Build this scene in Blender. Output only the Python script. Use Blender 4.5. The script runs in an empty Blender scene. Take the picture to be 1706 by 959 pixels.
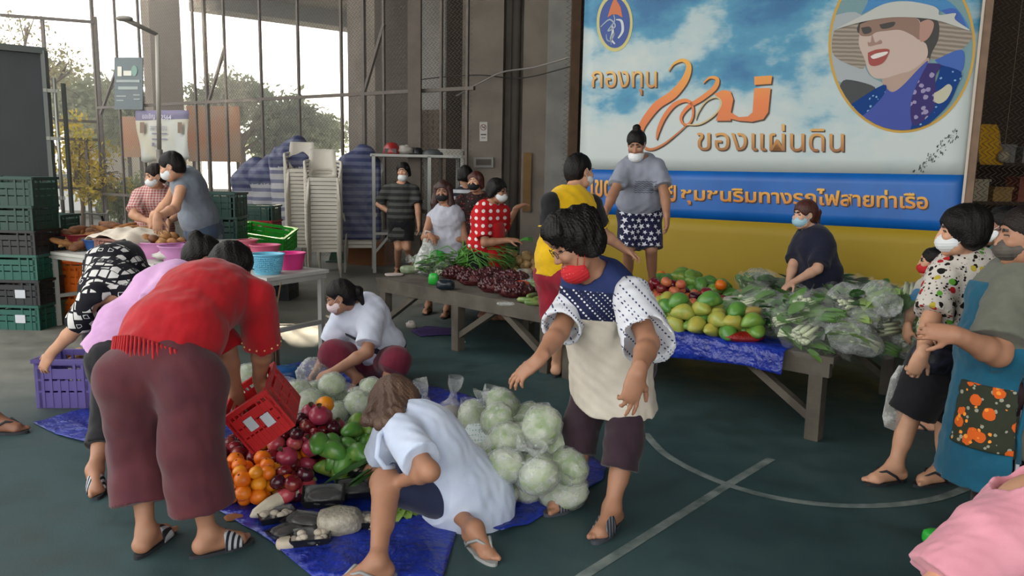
import bpy, bmesh, math, random
import numpy as np
from mathutils import Vector, Matrix
from mathutils.bvhtree import BVHTree
R_ = math.radians
SC = bpy.context.scene
COL = SC.collection
# ---------------------------------------------------------------- camera, sky, light, exposure
W, H, F = 1706.0, 959.0, 1270.0
CAM_H, PITCH, ROLL = 1.6, 8.6, 1.06
cam_data = bpy.data.cameras.new('camera')
cam = bpy.data.objects.new('camera', cam_data)
COL.objects.link(cam)
CAM_M = Matrix.Rotation(R_(90 - PITCH), 3, 'X') @ Matrix.Rotation(R_(ROLL), 3, 'Z')
cam.matrix_world = Matrix.Translation((0, 0, CAM_H)) @ CAM_M.to_4x4()
cam_data.sensor_width = 36.0
cam_data.lens = 36.0 * F / W
cam_data.clip_end = 300
SC.camera = cam
SC.view_settings.view_transform = 'Standard'
SC.view_settings.look = 'None'
SC.view_settings.gamma = 1.0
SC.view_settings.use_curve_mapping = False
SC.view_settings.exposure = 0.0
world = bpy.data.worlds.new('sky')
SC.world = world
world.use_nodes = True
_nt = world.node_tree
_bg = _nt.nodes['Background']
_sky = _nt.nodes.new('ShaderNodeTexSky')
_sky.sky_type = 'HOSEK_WILKIE'
_sky.turbidity = 6.0
_sky.ground_albedo = 0.3
_sky.sun_direction = (-0.45, 0.85, 0.5)
_mx = _nt.nodes.new('ShaderNodeMix')
_mx.data_type = 'RGBA'
_mx.inputs[0].default_value = 0.75
_mx.inputs[7].default_value = (0.98, 0.97, 0.93, 1)
_nt.links.new(_sky.outputs[0], _mx.inputs[6])
_nt.links.new(_mx.outputs[2], _bg.inputs[0])
_bg.inputs[1].default_value = 4.1
sun_data = bpy.data.lights.new('sun', 'SUN')
sun_data.energy = 75.0
sun_data.angle = R_(1.2)
sun_data.color = (1.0, 0.84, 0.6)
sun = bpy.data.objects.new('sun', sun_data)
COL.objects.link(sun)
sun.rotation_euler = Vector((0.45, -0.85, -0.50)).to_track_quat('-Z', 'Y').to_euler()
# ---------------------------------------------------------------- helpers
def V(*a): return Vector(a if len(a) > 1 else a[0])
def ray(x, y): return (CAM_M @ Vector(((x - W / 2) / F, -(y - H / 2) / F, -1.0)))
def P(x, y, d):
    r = ray(x, y); return Vector((0, 0, CAM_H)) + r * (d / r.y)
def G(x, y, z=0.0):
    r = ray(x, y); return Vector((0, 0, CAM_H)) + r * ((z - CAM_H) / r.z)
def onray(x, y, p0, L, s):
    """point on the sight ray of (x, y) at distance L from p0, the far (s=1) or the near (s=-1) one"""
    o = Vector((0, 0, CAM_H)); r = ray(x, y).normalized(); q = p0 - o
    t = q.dot(r); h2 = (q - r * t).length_squared
    return o + r * (t + s * math.sqrt(max(L * L - h2, 0.0)))
def lin(h):
    h = h.lstrip('#')
    return tuple(((v / 12.92) if v <= 0.04045 else ((v + 0.055) / 1.055) ** 2.4) for v in (int(h[i:i + 2], 16) / 255 for i in (0, 2, 4))) + (1.0,)
MATS = {}
class NT:
    """small node-tree writer"""
    def __init__(s, name):
        s.m = bpy.data.materials.new(name); s.m.use_nodes = True; s.t = s.m.node_tree
        s.b = s.t.nodes['Principled BSDF']; s.out = s.t.nodes['Material Output']
    def n(s, typ, **kw):
        nd = s.t.nodes.new('ShaderNode' + typ)
        for k, v in kw.items(): setattr(nd, k, v)
        return nd
    def l(s, a, b): s.t.links.new(a, b)
    def coord(s, scale=(1, 1, 1), kind='Object', rot=(0, 0, 0), loc=(0, 0, 0)):
        tc = s.n('TexCoord'); mp = s.n('Mapping'); s.l(tc.outputs[kind], mp.inputs[0])
        mp.inputs['Scale'].default_value = scale; mp.inputs['Rotation'].default_value = rot; mp.inputs['Location'].default_value = loc
        return mp.outputs[0]
    def noise(s, co, scale, detail=3, rough=.5):
        nd = s.n('TexNoise'); s.l(co, nd.inputs['Vector']); nd.inputs['Scale'].default_value = scale
        nd.inputs['Detail'].default_value = detail; nd.inputs['Roughness'].default_value = rough
        return nd.outputs[0]
    def vor(s, co, scale, feature='F1', rnd=1.0, metric='EUCLIDEAN'):
        nd = s.n('TexVoronoi'); nd.feature = feature; nd.distance = metric; s.l(co, nd.inputs['Vector'])
        nd.inputs['Scale'].default_value = scale; nd.inputs['Randomness'].default_value = rnd
        return nd
    def ramp(s, fac, stops, interp='LINEAR'):
        nd = s.n('ValToRGB'); cr = nd.color_ramp; cr.interpolation = interp
        while len(cr.elements) < len(stops): cr.elements.new(0.5)
        for e, (p, c) in zip(cr.elements, stops):
            e.position = p; e.color = lin(c) if isinstance(c, str) else c
        s.l(fac, nd.inputs[0]); return nd.outputs[0]
    def math(s, op, a, b=None, clamp=False):
        nd = s.n('Math', operation=op, use_clamp=clamp)
        for i, v in enumerate((a, b)):
            if v is None: continue
            if isinstance(v, (int, float)): nd.inputs[i].default_value = v
            else: s.l(v, nd.inputs[i])
        return nd.outputs[0]
    def mix(s, fac, a, b, blend='MIX'):
        nd = s.n('Mix', data_type='RGBA', blend_type=blend)
        for i, v in ((0, fac), (6, a), (7, b)):
            if isinstance(v, (int, float)): nd.inputs[i].default_value = v
            elif isinstance(v, str): nd.inputs[i].default_value = lin(v)
            elif isinstance(v, tuple): nd.inputs[i].default_value = v
            else: s.l(v, nd.inputs[i])
        return nd.outputs[2]
    def bump(s, h, strength=.3, dist=.01):
        nd = s.n('Bump'); nd.inputs['Strength'].default_value = strength; nd.inputs['Distance'].default_value = dist
        s.l(h, nd.inputs['Height']); s.l(nd.outputs[0], s.b.inputs['Normal'])
    def col(s, v):
        if isinstance(v, str): s.b.inputs['Base Color'].default_value = lin(v)
        elif isinstance(v, tuple): s.b.inputs['Base Color'].default_value = v
        else: s.l(v, s.b.inputs['Base Color'])
        return s
    def rough(s, r, spec=.5):
        s.b.inputs['Roughness'].default_value = r; s.b.inputs['Specular IOR Level'].default_value = spec; return s
def mat(name, color, rough=.6, var=.0, scale=8.0, bump=0.0, bscale=None, metal=0.0, spec=.5, var_to=None, coat=0.0, sss=0.0, detail=4):
    """plain procedural material: a colour with noise variation and noise relief"""
    if name in MATS: return MATS[name]
    t = NT(name); t.rough(rough, spec); co = t.coord()
    if var > 0 or var_to:
        n = t.noise(co, scale, detail)
        base = lin(color) if isinstance(color, str) else color
        to = lin(var_to) if var_to else tuple(c * (1 - var) for c in base[:3]) + (1,)
        t.col(t.ramp(n, [(.35, base), (.68, to)]))
    else: t.col(color)
    if bump: t.bump(t.noise(co, bscale or scale * 2, 4), bump)
    t.b.inputs['Metallic'].default_value = metal
    if coat: t.b.inputs['Coat Weight'].default_value = coat
    if sss:
        t.b.inputs['Subsurface Weight'].default_value = sss; t.b.inputs['Subsurface Radius'].default_value = (.02, .008, .005)
    MATS[name] = t.m; return t.m
def plastic_film(name, tint='ffffff', alpha=.45, rough=.15, scale=30, bump=.6):
    """thin clear bag film: mostly see-through with crumpled glossy highlights"""
    if name in MATS: return MATS[name]
    t = NT(name); t.col(tint); t.rough(rough, .8); co = t.coord()
    n = t.noise(co, scale, 3, .6); t.bump(n, bump, .012)
    tr = t.n('BsdfTransparent'); mx = t.n('MixShader')
    lw = t.n('LayerWeight'); lw.inputs[0].default_value = .4
    r = t.ramp(n, [(.5, (alpha * .35,) * 3 + (1,)), (.68, (alpha,) * 3 + (1,))])
    f = t.math('ADD', r, t.math('MULTIPLY', lw.outputs[1], alpha * .7), clamp=True)
    t.l(f, mx.inputs[0]); t.l(tr.outputs[0], mx.inputs[1]); t.l(t.b.outputs[0], mx.inputs[2]); t.l(mx.outputs[0], t.out.inputs[0])
    MATS[name] = t.m; return t.m

def link_mesh(name, v, f, mats, parent=None, midx=None, smooth=False, origin=None):
    """v: (n,3) array in world metres, f: list of index tuples or (m,4)/(m,3) array; linked as one object under parent"""
    v = np.asarray(v, dtype=np.float32)
    off = Vector((0, 0, 0))
    if parent is not None: off = PLACE[parent.name]
    elif origin is not None: off = Vector(origin)
    if len(v): v = v - np.array(off, dtype=np.float32)
    me = bpy.data.meshes.new(name)
    if isinstance(f, np.ndarray):
        k = f.shape[1]; nf = len(f)
        me.vertices.add(len(v)); me.vertices.foreach_set('co', v.ravel())
        me.loops.add(nf * k); me.loops.foreach_set('vertex_index', f.astype(np.int32).ravel())
        me.polygons.add(nf); me.polygons.foreach_set('loop_start', np.arange(0, nf * k, k, dtype=np.int32))
        me.update(calc_edges=True)
    else:
        me.from_pydata(v.tolist(), [], f); me.update()
    if not isinstance(mats, (list, tuple)): mats = [mats]
    for m in mats: me.materials.append(m)
    if midx is not None: me.polygons.foreach_set('material_index', np.asarray(midx, dtype=np.int32))
    if smooth is True: me.polygons.foreach_set('use_smooth', np.ones(len(me.polygons), dtype=bool))
    elif smooth: me.polygons.foreach_set('use_smooth', np.asarray(smooth, dtype=bool))
    o = bpy.data.objects.new(name, me); COL.objects.link(o)
    if parent is not None:
        o.parent = parent; PLACE[o.name] = off; KIDS.setdefault(parent.name, []).append(o)
    else:
        o.location = off; PLACE[o.name] = off
    return o
PLACE = {}; KIDS = {}
def tag(o, label=None, cat=None, group=None, kind=None):
    if label: o['label'] = label
    if cat: o['category'] = cat
    if group: o['group'] = group
    if kind: o['kind'] = kind
    return o
def empty(name, loc, label=None, cat=None, group=None):
    o = bpy.data.objects.new(name, None); COL.objects.link(o); o.location = loc; o.empty_display_size = .05
    PLACE[o.name] = Vector(loc); return tag(o, label, cat, group)
def dup(root, loc, rz=0.0, label=None, group=None, scale=None, rot=None):
    def cp(o, par):
        c = o.copy(); COL.objects.link(c); c.parent = par
        for ch in KIDS.get(o.name, ()): cp(ch, c)
        return c
    r = cp(root, None); r.location = loc; r.rotation_euler = rot if rot else (0, 0, rz)
    if scale is not None: r.scale = scale if hasattr(scale, '__len__') else (scale,) * 3
    if label: r['label'] = label
    if group: r['group'] = group
    return r
class MB:
    """collects shapes (world metres) and links them as ONE mesh object"""
    def __init__(s): s.v = []; s.f = []; s.m = []; s.s = []; s.cur = 0
    def add(s, v, f, smooth=False):
        b = len(s.v); s.v.extend([tuple(p) for p in v]); s.f.extend([tuple(i + b for i in q) for q in f])
        s.m.extend([s.cur] * len(f)); s.s.extend([smooth] * len(f)); return s
    def box(s, c, size, M=None, rz=0.0):
        x, y, z = (d / 2 for d in size)
        pts = [Vector((sx * x, sy * y, sz * z)) for sx in (-1, 1) for sy in (-1, 1) for sz in (-1, 1)]
        if M is None: M = Matrix.Rotation(rz, 3, 'Z')
        pts = [M @ p + Vector(c) for p in pts]
        return s.add(pts, [(0, 1, 3, 2), (4, 6, 7, 5), (0, 4, 5, 1), (2, 3, 7, 6), (0, 2, 6, 4), (1, 5, 7, 3)])
    def beam(s, a, b, w, h=None, up=(0, 0, 1)):
        """rectangular bar from a to b"""
        a, b = Vector(a), Vector(b); d = (b - a); L = d.length
        if L < 1e-6: return s
        d.normalize(); u = Vector(up)
        if abs(d.dot(u)) > .98: u = Vector((0, 1, 0))
        r = d.cross(u).normalized(); u = r.cross(d)
        return s.box((a + b) / 2, (L, w, h or w), Matrix((d, r, u)).transposed())
    def tube(s, pts, rad, n=8, cap=True, smooth=True):
        pts = [Vector(p) for p in pts]; k = len(pts)
        rad = rad if hasattr(rad, '__len__') else [rad] * k
        vs = []; fs = []; prev = None
        for i, p in enumerate(pts):
            d = (pts[min(i + 1, k - 1)] - pts[max(i - 1, 0)])
            if d.length < 1e-9: d = Vector((0, 0, 1))
            d.normalize()
            if prev is None:
                u = Vector((0, 0, 1)) if abs(d.z) < .9 else Vector((1, 0, 0))
                u = (u - d * u.dot(d)).normalized()
            else: u = (prev - d * prev.dot(d)).normalized()
            prev = u; w = d.cross(u)
            for j in range(n):
                a = 2 * math.pi * j / n; vs.append(p + (u * math.cos(a) + w * math.sin(a)) * rad[i])
        for i in range(k - 1):
            for j in range(n):
                j2 = (j + 1) % n; fs.append((i * n + j, i * n + j2, (i + 1) * n + j2, (i + 1) * n + j))
        if cap: fs.append(tuple(range(n - 1, -1, -1))); fs.append(tuple(range((k - 1) * n, k * n)))
        return s.add(vs, fs, smooth)
    def lathe(s, prof, c=(0, 0, 0), n=24, M=None, sq=None, smooth=True, closed=False):
        """profile [(r, z)] turned about z"""
        vs = []; fs = []; k = len(prof)
        for r, z in prof:
            for j in range(n):
                a = 2 * math.pi * j / n; p = Vector((r * math.cos(a), r * math.sin(a) * (sq or 1), z))
                vs.append((M @ p if M else p) + Vector(c))
        for i in range(k - 1):
            for j in range(n):
                j2 = (j + 1) % n; fs.append((i * n + j, i * n + j2, (i + 1) * n + j2, (i + 1) * n + j))
        return s.add(vs, fs, smooth)
    def ball(s, c, r, n=12, M=None, fn=None):
        """ellipsoid with optional shape function on the unit direction"""
        r = r if hasattr(r, '__len__') else (r, r, r); vs = []; fs = []; m = n // 2
        for i in range(m + 1):
            th = math.pi * i / m
            for j in range(n):
                a = 2 * math.pi * j / n; d = Vector((math.sin(th) * math.cos(a), math.sin(th) * math.sin(a), math.cos(th)))
                k = fn(d) if fn else 1.0
                p = Vector((d.x * r[0] * k, d.y * r[1] * k, d.z * r[2] * k)); vs.append((M @ p if M else p) + Vector(c))
        for i in range(m):
            for j in range(n):
                j2 = (j + 1) % n; fs.append((i * n + j, (i + 1) * n + j, (i + 1) * n + j2, i * n + j2))
        return s.add(vs, fs, True)
    def prism(s, pts, a, b):
        """closed outline pts (3D) extruded by the vector from a to b"""
        n = len(pts); e = Vector(b) - Vector(a)
        vs = [Vector(p) for p in pts] + [Vector(p) + e for p in pts]
        fs = [tuple(range(n - 1, -1, -1)), tuple(range(n, 2 * n))] + [(i, (i + 1) % n, n + (i + 1) % n, n + i) for i in range(n)]
        return s.add(vs, fs)
    def build(s, name, mats, parent=None, origin=None):
        return link_mesh(name, np.array(s.v, dtype=np.float32).reshape(-1, 3), s.f, mats, parent, s.m, s.s, origin)
def sine_noise(seed, wl, n=5):
    rs = np.random.RandomState(seed); k = rs.normal(size=(n, 3)); k /= np.linalg.norm(k, axis=1)[:, None]
    k *= (2 * np.pi / wl) * rs.uniform(.6, 1.6, size=(n, 1)); ph = rs.uniform(0, 6.28, n)
    def f(p):
        s = 0
        for i in range(n): s = s + np.sin(p @ k[i].astype(np.float32) + ph[i] + (1.2 * np.sin(p @ k[(i + 1) % n].astype(np.float32) * .5) if i else 0))
        return s / n
    return f
# ---- smooth-union bodies: tapered rounded limbs and ellipsoids, meshed by surface nets
class C:
    """tapered rounded limb a-b; flat=(direction, factor) flattens it; cap: cut flat at b (1), at a (2), both (3)"""
    def __init__(s, a, b, ra, rb, k=.03, m=0, flat=None, cap=0, sub=False, only=False):
        s.a = np.array(a, dtype=np.float32); s.b = np.array(b, dtype=np.float32); s.ra, s.rb, s.k, s.m, s.sub, s.cap = ra, rb, k, m, sub, cap
        s.flat = None
        if flat is not None:
            f = np.array(flat[0], dtype=np.float32); s.flat = (f / np.linalg.norm(f), float(flat[1]))
        s.lip = max(1.0, s.flat[1]) if s.flat else 1.0
        s.only = only
    def box(s):
        r = max(s.ra, s.rb) / (min(1.0, s.flat[1]) if s.flat else 1.0); return np.minimum(s.a, s.b) - r, np.maximum(s.a, s.b) + r
    def d(s, p):
        q = p - s.a; ba = s.b - s.a
        if s.flat:
            f, k = s.flat; q = q + np.outer(q @ f * (k - 1), f).astype(np.float32); ba2 = ba + (ba @ f) * (k - 1) * f
        else: ba2 = ba
        L2 = float(ba2 @ ba2) + 1e-12
        tr = (q @ ba2) / L2; t = np.clip(tr, 0, 1)
        e = q - t[:, None] * ba2
        d = np.sqrt(np.einsum('ij,ij->i', e, e)) - (s.ra + t * (s.rb - s.ra))
        L = math.sqrt(L2)
        if s.cap & 1: d = np.maximum(d, (tr - 1) * L)
        if s.cap & 2: d = np.maximum(d, -tr * L)
        return d / s.lip
class E:
    """ellipsoid with centre c, radii r and axes the columns of M"""
    def __init__(s, c, r, M=None, k=.03, m=0, sub=False, only=False):
        s.c = np.array(c, dtype=np.float32); s.r = np.array(r, dtype=np.float32); s.M = np.array(M if M is not None else np.eye(3), dtype=np.float32)
        s.k, s.m, s.sub, s.only = k, m, sub, only
    def box(s):
        e = np.sqrt(((s.M * s.r) ** 2).sum(1)); return s.c - e, s.c + e
    def d(s, p):
        q = (p - s.c) @ s.M; u = q / s.r
        k0 = np.sqrt(np.einsum('ij,ij->i', u, u)) + 1e-9; w = q / (s.r * s.r)
        k1 = np.sqrt(np.einsum('ij,ij->i', w, w)) + 1e-9
        return np.where(k0 < .3, (k0 - 1) * s.r.min(), k0 * (k0 - 1) / k1)
class HS:
    """cut: keeps the side with n.(p-o) < 0"""
    def __init__(s, o, n): s.o = np.array(o, dtype=np.float32); n = Vector(n).normalized(); s.n = np.array(n, dtype=np.float32)
    def d(s, p): return (p - s.o) @ s.n
class BX:
    """rounded box"""
    def __init__(s, c, h, M=None, r=.01, k=.01, m=0, sub=False, only=False):
        s.c = np.array(c, dtype=np.float32); s.h = np.array(h, dtype=np.float32); s.M = np.array(M if M is not None else np.eye(3), dtype=np.float32)
        s.rr, s.k, s.m, s.sub, s.only = r, k, m, sub, only
    def box(s):
        e = np.abs(s.M) @ s.h; return s.c - e, s.c + e
    def d(s, p):
        q = np.abs((p - s.c) @ s.M) - (s.h - s.rr); return np.sqrt((np.maximum(q, 0) ** 2).sum(1)) + np.minimum(q.max(1), 0) - s.rr
def field(prims, cuts, p, disp=None, only=None):
    d = np.full(len(p), 9.0, dtype=np.float32)
    for q in prims:
        if q.sub: continue
        e = q.d(p); k = q.k
        h = np.maximum(k - np.abs(d - e), 0) / k if k > 0 else 0
        d = np.minimum(d, e) - h * h * k * .25
    for q in prims:
        if not q.sub: continue
        e = -q.d(p); k = q.k
        h = np.maximum(k - np.abs(d - e), 0) / k
        d = np.maximum(d, e) + h * h * k * .25
    if disp is not None: d = d + disp(p)
    for c in cuts: d = np.maximum(d, c.d(p))
    return d
def nets(prims, vox, cuts=(), disp=None, pad=.02):
    """vertices, quads and per-face material ids of the surface"""
    bs = [q.box() for q in prims if not q.sub]
    lo = np.min([b[0] for b in bs], 0) - pad; hi = np.max([b[1] for b in bs], 0) + pad
    B = 16; nb = np.ceil((hi - lo) / (vox * B)).astype(int)
    g = np.stack(np.meshgrid(*[np.arange(n) for n in nb], indexing='ij'), -1).reshape(-1, 3)
    cen = (lo + (g + .5) * B * vox).astype(np.float32)
    half = B * vox * .5 * 1.7321
    D = np.stack([q.d(cen) for q in prims])
    subs = np.array([q.sub for q in prims]); ks = np.array([q.k for q in prims])
    near = D < (half + ks[:, None] + .03)
    keep = near[~subs].any(0)
    dall = field(prims, cuts, cen, None)
    keep &= (dall > -half * 1.6 - .03)
    NY = nb[1] * B + 8; NZ = nb[2] * B + 8
    r = np.arange(-1, B + 1)
    idx = np.stack(np.meshgrid(r, r, r, indexing='ij'), -1).reshape(-1, 3)      # corners -1..B
    n1 = B + 2
    VK = []; VP = []; Q = []
    for bi in np.nonzero(keep)[0]:
        loc = [q for q, nn in zip(prims, near[:, bi]) if nn]
        base = g[bi] * B
        p = (lo + (base + idx) * vox).astype(np.float32)
        d = field(loc, cuts, p, disp).reshape(n1, n1, n1)
        s = d < 0
        if s.all() or not s.any(): continue
        # cells with corners (i..i+1), i in 0..B-1 -> array 1..B
        c = s[:-1, :-1, :-1].astype(np.int8) + s[1:, :-1, :-1] + s[:-1, 1:, :-1] + s[1:, 1:, :-1] + s[:-1, :-1, 1:] + s[1:, :-1, 1:] + s[:-1, 1:, 1:] + s[1:, 1:, 1:]
        mix = (c > 0) & (c < 8); mix[0] = False; mix[:, 0] = False; mix[:, :, 0] = False
        ci = np.argwhere(mix)
        if len(ci):
            acc = np.zeros((len(ci), 3)); cnt = np.zeros(len(ci))
            dd = {}
            for a in (0, 1):
                for b in (0, 1):
                    for e in (0, 1): dd[a, b, e] = d[ci[:, 0] + a, ci[:, 1] + b, ci[:, 2] + e]
            for ax in range(3):
                for u in (0, 1):
                    for w in (0, 1):
                        A = [u, w]; A.insert(ax, 0); Bc = [u, w]; Bc.insert(ax, 1)
                        d0, d1 = dd[tuple(A)], dd[tuple(Bc)]; x = (d0 < 0) != (d1 < 0)
                        t = np.where(x, d0 / np.where(x, d0 - d1, 1), 0)
                        for k in range(3): acc[:, k] += np.where(x, (t if k == ax else A[k]), 0)
                        cnt += x
            pos = lo + (base + (ci - 1) + acc / cnt[:, None]) * vox
            gi = base + (ci - 1) + 1
            VK.append((gi[:, 0] * NY + gi[:, 1]) * NZ + gi[:, 2]); VP.append(pos)
        for ax in range(3):
            sl0 = [slice(1, n1 - 1)] * 3; sl1 = list(sl0); sl1[ax] = slice(2, n1)
            s0 = s[tuple(sl0)]; s1 = s[tuple(sl1)]
            e = np.argwhere(s0 != s1)
            if not len(e): continue
            flip = s0[e[:, 0], e[:, 1], e[:, 2]]
            gi = base + e + 1
            b, cx = [(1, 2), (2, 0), (0, 1)][ax]
            def key(db, dc):
                q = gi.copy(); q[:, b] -= db; q[:, cx] -= dc; return (q[:, 0] * NY + q[:, 1]) * NZ + q[:, 2]
            quad = np.stack([key(1, 1), key(0, 1), key(0, 0), key(1, 0)], 1)
            quad[~flip] = quad[~flip][:, ::-1]
            Q.append(quad)
    VK = np.concatenate(VK); VP = np.concatenate(VP); Q = np.concatenate(Q)
    o = np.argsort(VK); VK = VK[o]; VP = VP[o]
    ix = np.searchsorted(VK, Q); ix = np.clip(ix, 0, len(VK) - 1)
    ok = (VK[ix] == Q).all(1); ix = ix[ok]
    return VP.astype(np.float32), ix
def relax(v, f, it=1, lam=.5):
    n = len(v)
    for _ in range(it):
        acc = np.zeros((n, 3)); c = np.zeros(n)
        for a, b in ((0, 1), (1, 2), (2, 3), (3, 0)):
            for k in range(3):
                acc[:, k] += np.bincount(f[:, a], v[f[:, b], k], n) + np.bincount(f[:, b], v[f[:, a], k], n)
            c += np.bincount(f[:, a], minlength=n) + np.bincount(f[:, b], minlength=n)
        v = v + lam * (acc / np.maximum(c, 1)[:, None] - v)
    return v.astype(np.float32)
def solid(name, prims, vox, mats, parent, cuts=(), disp=None, smooth=1):
    v, f = nets(prims, vox, cuts, disp)
    if smooth: v = relax(v, f, smooth)
    mi = None
    if any(q.m for q in prims):
        c = v[f].mean(1); best = np.full(len(c), 9.0); mi = np.zeros(len(c), dtype=np.int32)
        for q in prims:
            if q.sub: continue
            e = q.d(c); w = e < best; best[w] = e[w]; mi[w] = q.m
    return link_mesh(name, v, f, mats, parent, mi, True)
def Z0(v, z=0.0): return Vector((v.x, v.y, z))
DN = Vector((0, 0, -1))
# ---------------------------------------------------------------- the place: floor, deck, pillars, fence
def plan(pts, z0, z1, mb):
    """vertical prism over a plan outline"""
    return mb.prism([(x, y, z0) for x, y in pts], (0, 0, z0), (0, 0, z1))
def ground_strip(pts, w, z, mb):
    """flat strip along ground points"""
    pts = [Vector(p) for p in pts]; vs = []; fs = []
    for i, p in enumerate(pts):
        d = (pts[min(i + 1, len(pts) - 1)] - pts[max(i - 1, 0)]).normalized(); n = V(-d.y, d.x, 0) * w / 2
        vs += [V(p.x + n.x, p.y + n.y, z), V(p.x - n.x, p.y - n.y, z)]
    fs = [(2 * i, 2 * i + 1, 2 * i + 3, 2 * i + 2) for i in range(len(pts) - 1)]
    return mb.add(vs, fs)
def smooth_path(pts, n=8):
    pts = [Vector(p) for p in pts]; q = [pts[0]] + pts + [pts[-1]]; o = []
    for i in range(1, len(q) - 2):
        for k in range(n):
            t = k / n; a, b, c, d = q[i - 1:i + 3]
            o.append(.5 * ((2 * b) + (c - a) * t + (2 * a - 5 * b + 4 * c - d) * t * t + (3 * b - a - 3 * c + d) * t ** 3))
    return o + [pts[-1]]
t = NT('court_floor'); co = t.coord(); n1 = t.noise(co, .5, 6, .6); n2 = t.noise(co, 3.5, 6, .65)
paint = t.ramp(t.math('ADD', t.math('MULTIPLY', n1, .55), t.math('MULTIPLY', n2, .45)), [(.36, lin('#27393a')), (.5, lin('#31484a')), (.66, lin('#3d5150'))])
conc = t.ramp(n2, [(.35, lin('#5a5a53')), (.65, lin('#74726a'))])
sx = t.n('SeparateXYZ'); t.l(co, sx.inputs[0])
edge = t.math('ADD', t.math('MULTIPLY', sx.outputs['Y'], .55), t.math('ADD', t.math('MULTIPLY', sx.outputs['X'], -.75), t.math('MULTIPLY', n1, 1.4)))
t.col(t.mix(t.math('MULTIPLY', t.math('SUBTRACT', edge, 5.3), .7, True), paint, conc))
t.rough(.62, .35); t.l(t.ramp(n2, [(.3, (.45,) * 3 + (1,)), (.7, (.8,) * 3 + (1,))]), t.b.inputs['Roughness']); t.bump(t.noise(co, 90, 3), .12, .004)
mb = MB(); mb.box((2, 10, -.1), (44, 48, .2)); tag(mb.build('floor', t.m), kind='structure')
wl = mat('court_line', '#7d8784', .7, .35, 9, var_to='#4c5a58')
mb = MB(); ground_strip([G(900, 1010), G(975, 957), G(1110, 872), G(1215, 806), G(1285, 764)], .05, .002, mb); tag(mb.build('court_line', wl), kind='structure')
mb = MB(); ground_strip(smooth_path([G(1075, 722), G(1110, 758), G(1180, 795), G(1260, 822), G(1340, 837), G(1420, 843), G(1500, 840), G(1570, 828), G(1640, 800)]), .05, .0025, mb); tag(mb.build('court_circle', wl), kind='structure')
conc_m = mat('pillar_concrete', '#857b71', .85, .25, 2.2, .25, 30, var_to='#70675e'); conc_l = mat('pale_plaster', '#94918c', .85, .2, 3, .2, 40, var_to='#827f7c'); conc_d = mat('dark_concrete', '#544d47', .85, .25, 2.2, .25, 30)
conc_deck = mat('deck_concrete', '#5f5b57', .9, .2, .8, .2, 8)
DZ = 7.0
mb = MB(); plan([(-10.7, 26.2), (-6.8, 29.3), (16, 47), (22, 20), (16, -5.5), (-3.6, -5.5), (-6.9, 20.3)], DZ, DZ + .9, mb)  # left edge, out of view, bent inward to let the sun patch in
for a, b in (((-10.2, 25), (15, 44)), ((-8.6, 17), (19, 30))): mb.beam((a[0], a[1], DZ - .25), (b[0], b[1], DZ - .25), .9, .5)
tag(mb.build('ceiling', conc_deck), kind='structure')
# main pillar: a pier with a drain channel
c0 = P(856, 300, 12.6); u = V(1, -.10, 0).normalized(); w = V(.10, 1, 0).normalized()
def pc(a, b): q = V(c0.x, c0.y, 0) + u * a + w * b; return (q.x, q.y)
mb = MB(); plan([pc(-.86, -.05), pc(-.2, -.05), pc(-.2, .3), pc(.12, .3), pc(.12, -.02), pc(.88, .1), pc(.88, 1.5), pc(-.86, 1.5)], 0, DZ, mb)
pil = tag(mb.build('pillar_centre', conc_m), kind='structure')
mb = MB(); plan([pc(.50, -.0), pc(.86, .05), pc(.86, .09), pc(.5, .07)], .0, DZ, mb); tag(mb.build('trim_1', conc_l), kind='structure')
mb = MB(); mb.tube([V(*pc(-.02, .2), .0), V(*pc(-.02, .2), DZ - .02)], .075, 12); tag(mb.build('drain_pipe', conc_d), 'grey drain pipe running down the channel of the central pillar', 'pipe')
mb = MB(); q = V(*pc(.22, -.03), 0); mb.box(q + V(0, -.0, 1.45), (.13, .06, .95)); tag(mb.build('trim_2', mat('ochre_paint', '#7a5c33', .8, .2, 8)), kind='structure')
# pillars beyond the fence
def pillar(name, x0, x1, xm, d, m, m2):
    a, b, c = P(x0, 300, d + .6), P(xm, 300, d), P(x1, 300, d + .5); mb = MB()
    plan([(a.x, a.y), (b.x, b.y), (c.x, c.y), (c.x + a.x - b.x, c.y + a.y - b.y + .4)], 0, DZ, mb); tag(mb.build(name, m), kind='structure')
pillar('pillar_rear', 582, 690, 626, 17.0, conc_m, conc_d); pillar('pillar_left', 249, 312, 262, 21.0, mat('pillar_tan', '#84786c', .85, .2, 2, .2, 30), conc_d); pillar('pillar_far', 694, 786, 740, 21.0, conc_l, conc_d)
# pierced block wall behind the fence
mb = MB(); a, b = P(676, 300, 19.0), P(790, 300, 18.2); dv = V(b.x - a.x, b.y - a.y, 0).normalized()
L = V(b.x - a.x, b.y - a.y, 0).length; bw = mat('block_wall', '#9d8a7a', .85, .15, 6)
k = int(L / .145)
for i in range(k + 1): mb.beam(V(a.x, a.y, 0) + dv * i * .145, V(a.x, a.y, 3.05) + dv * i * .145, .06, .12, up=(dv.x, dv.y, 0))
for j in range(22): mb.beam(V(a.x, a.y, .03 + j * .14), V(b.x, b.y, .03 + j * .14), .11, .06)
tag(mb.build('wall_back', bw), kind='structure')
mb = MB(); mb.box(V((a.x + b.x) / 2 * 1.05, (a.y + b.y) / 2 + 1.2, 1.5), (L * 1.3, .1, 3.1)); tag(mb.build('wall_back_inner', mat('dim_wall', '#5a4e46', .9)), kind='structure')
# ground, road and low wall outside
mb = MB(); mb.box((-20, 50, -.14), (120, 60, .2)); mb.box((-34, 5, -.15), (30, 60, .2)); tag(mb.build('ground_outside', mat('dusty_ground', '#8d8a80', .95, .15, .8)), kind='structure')
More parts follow.
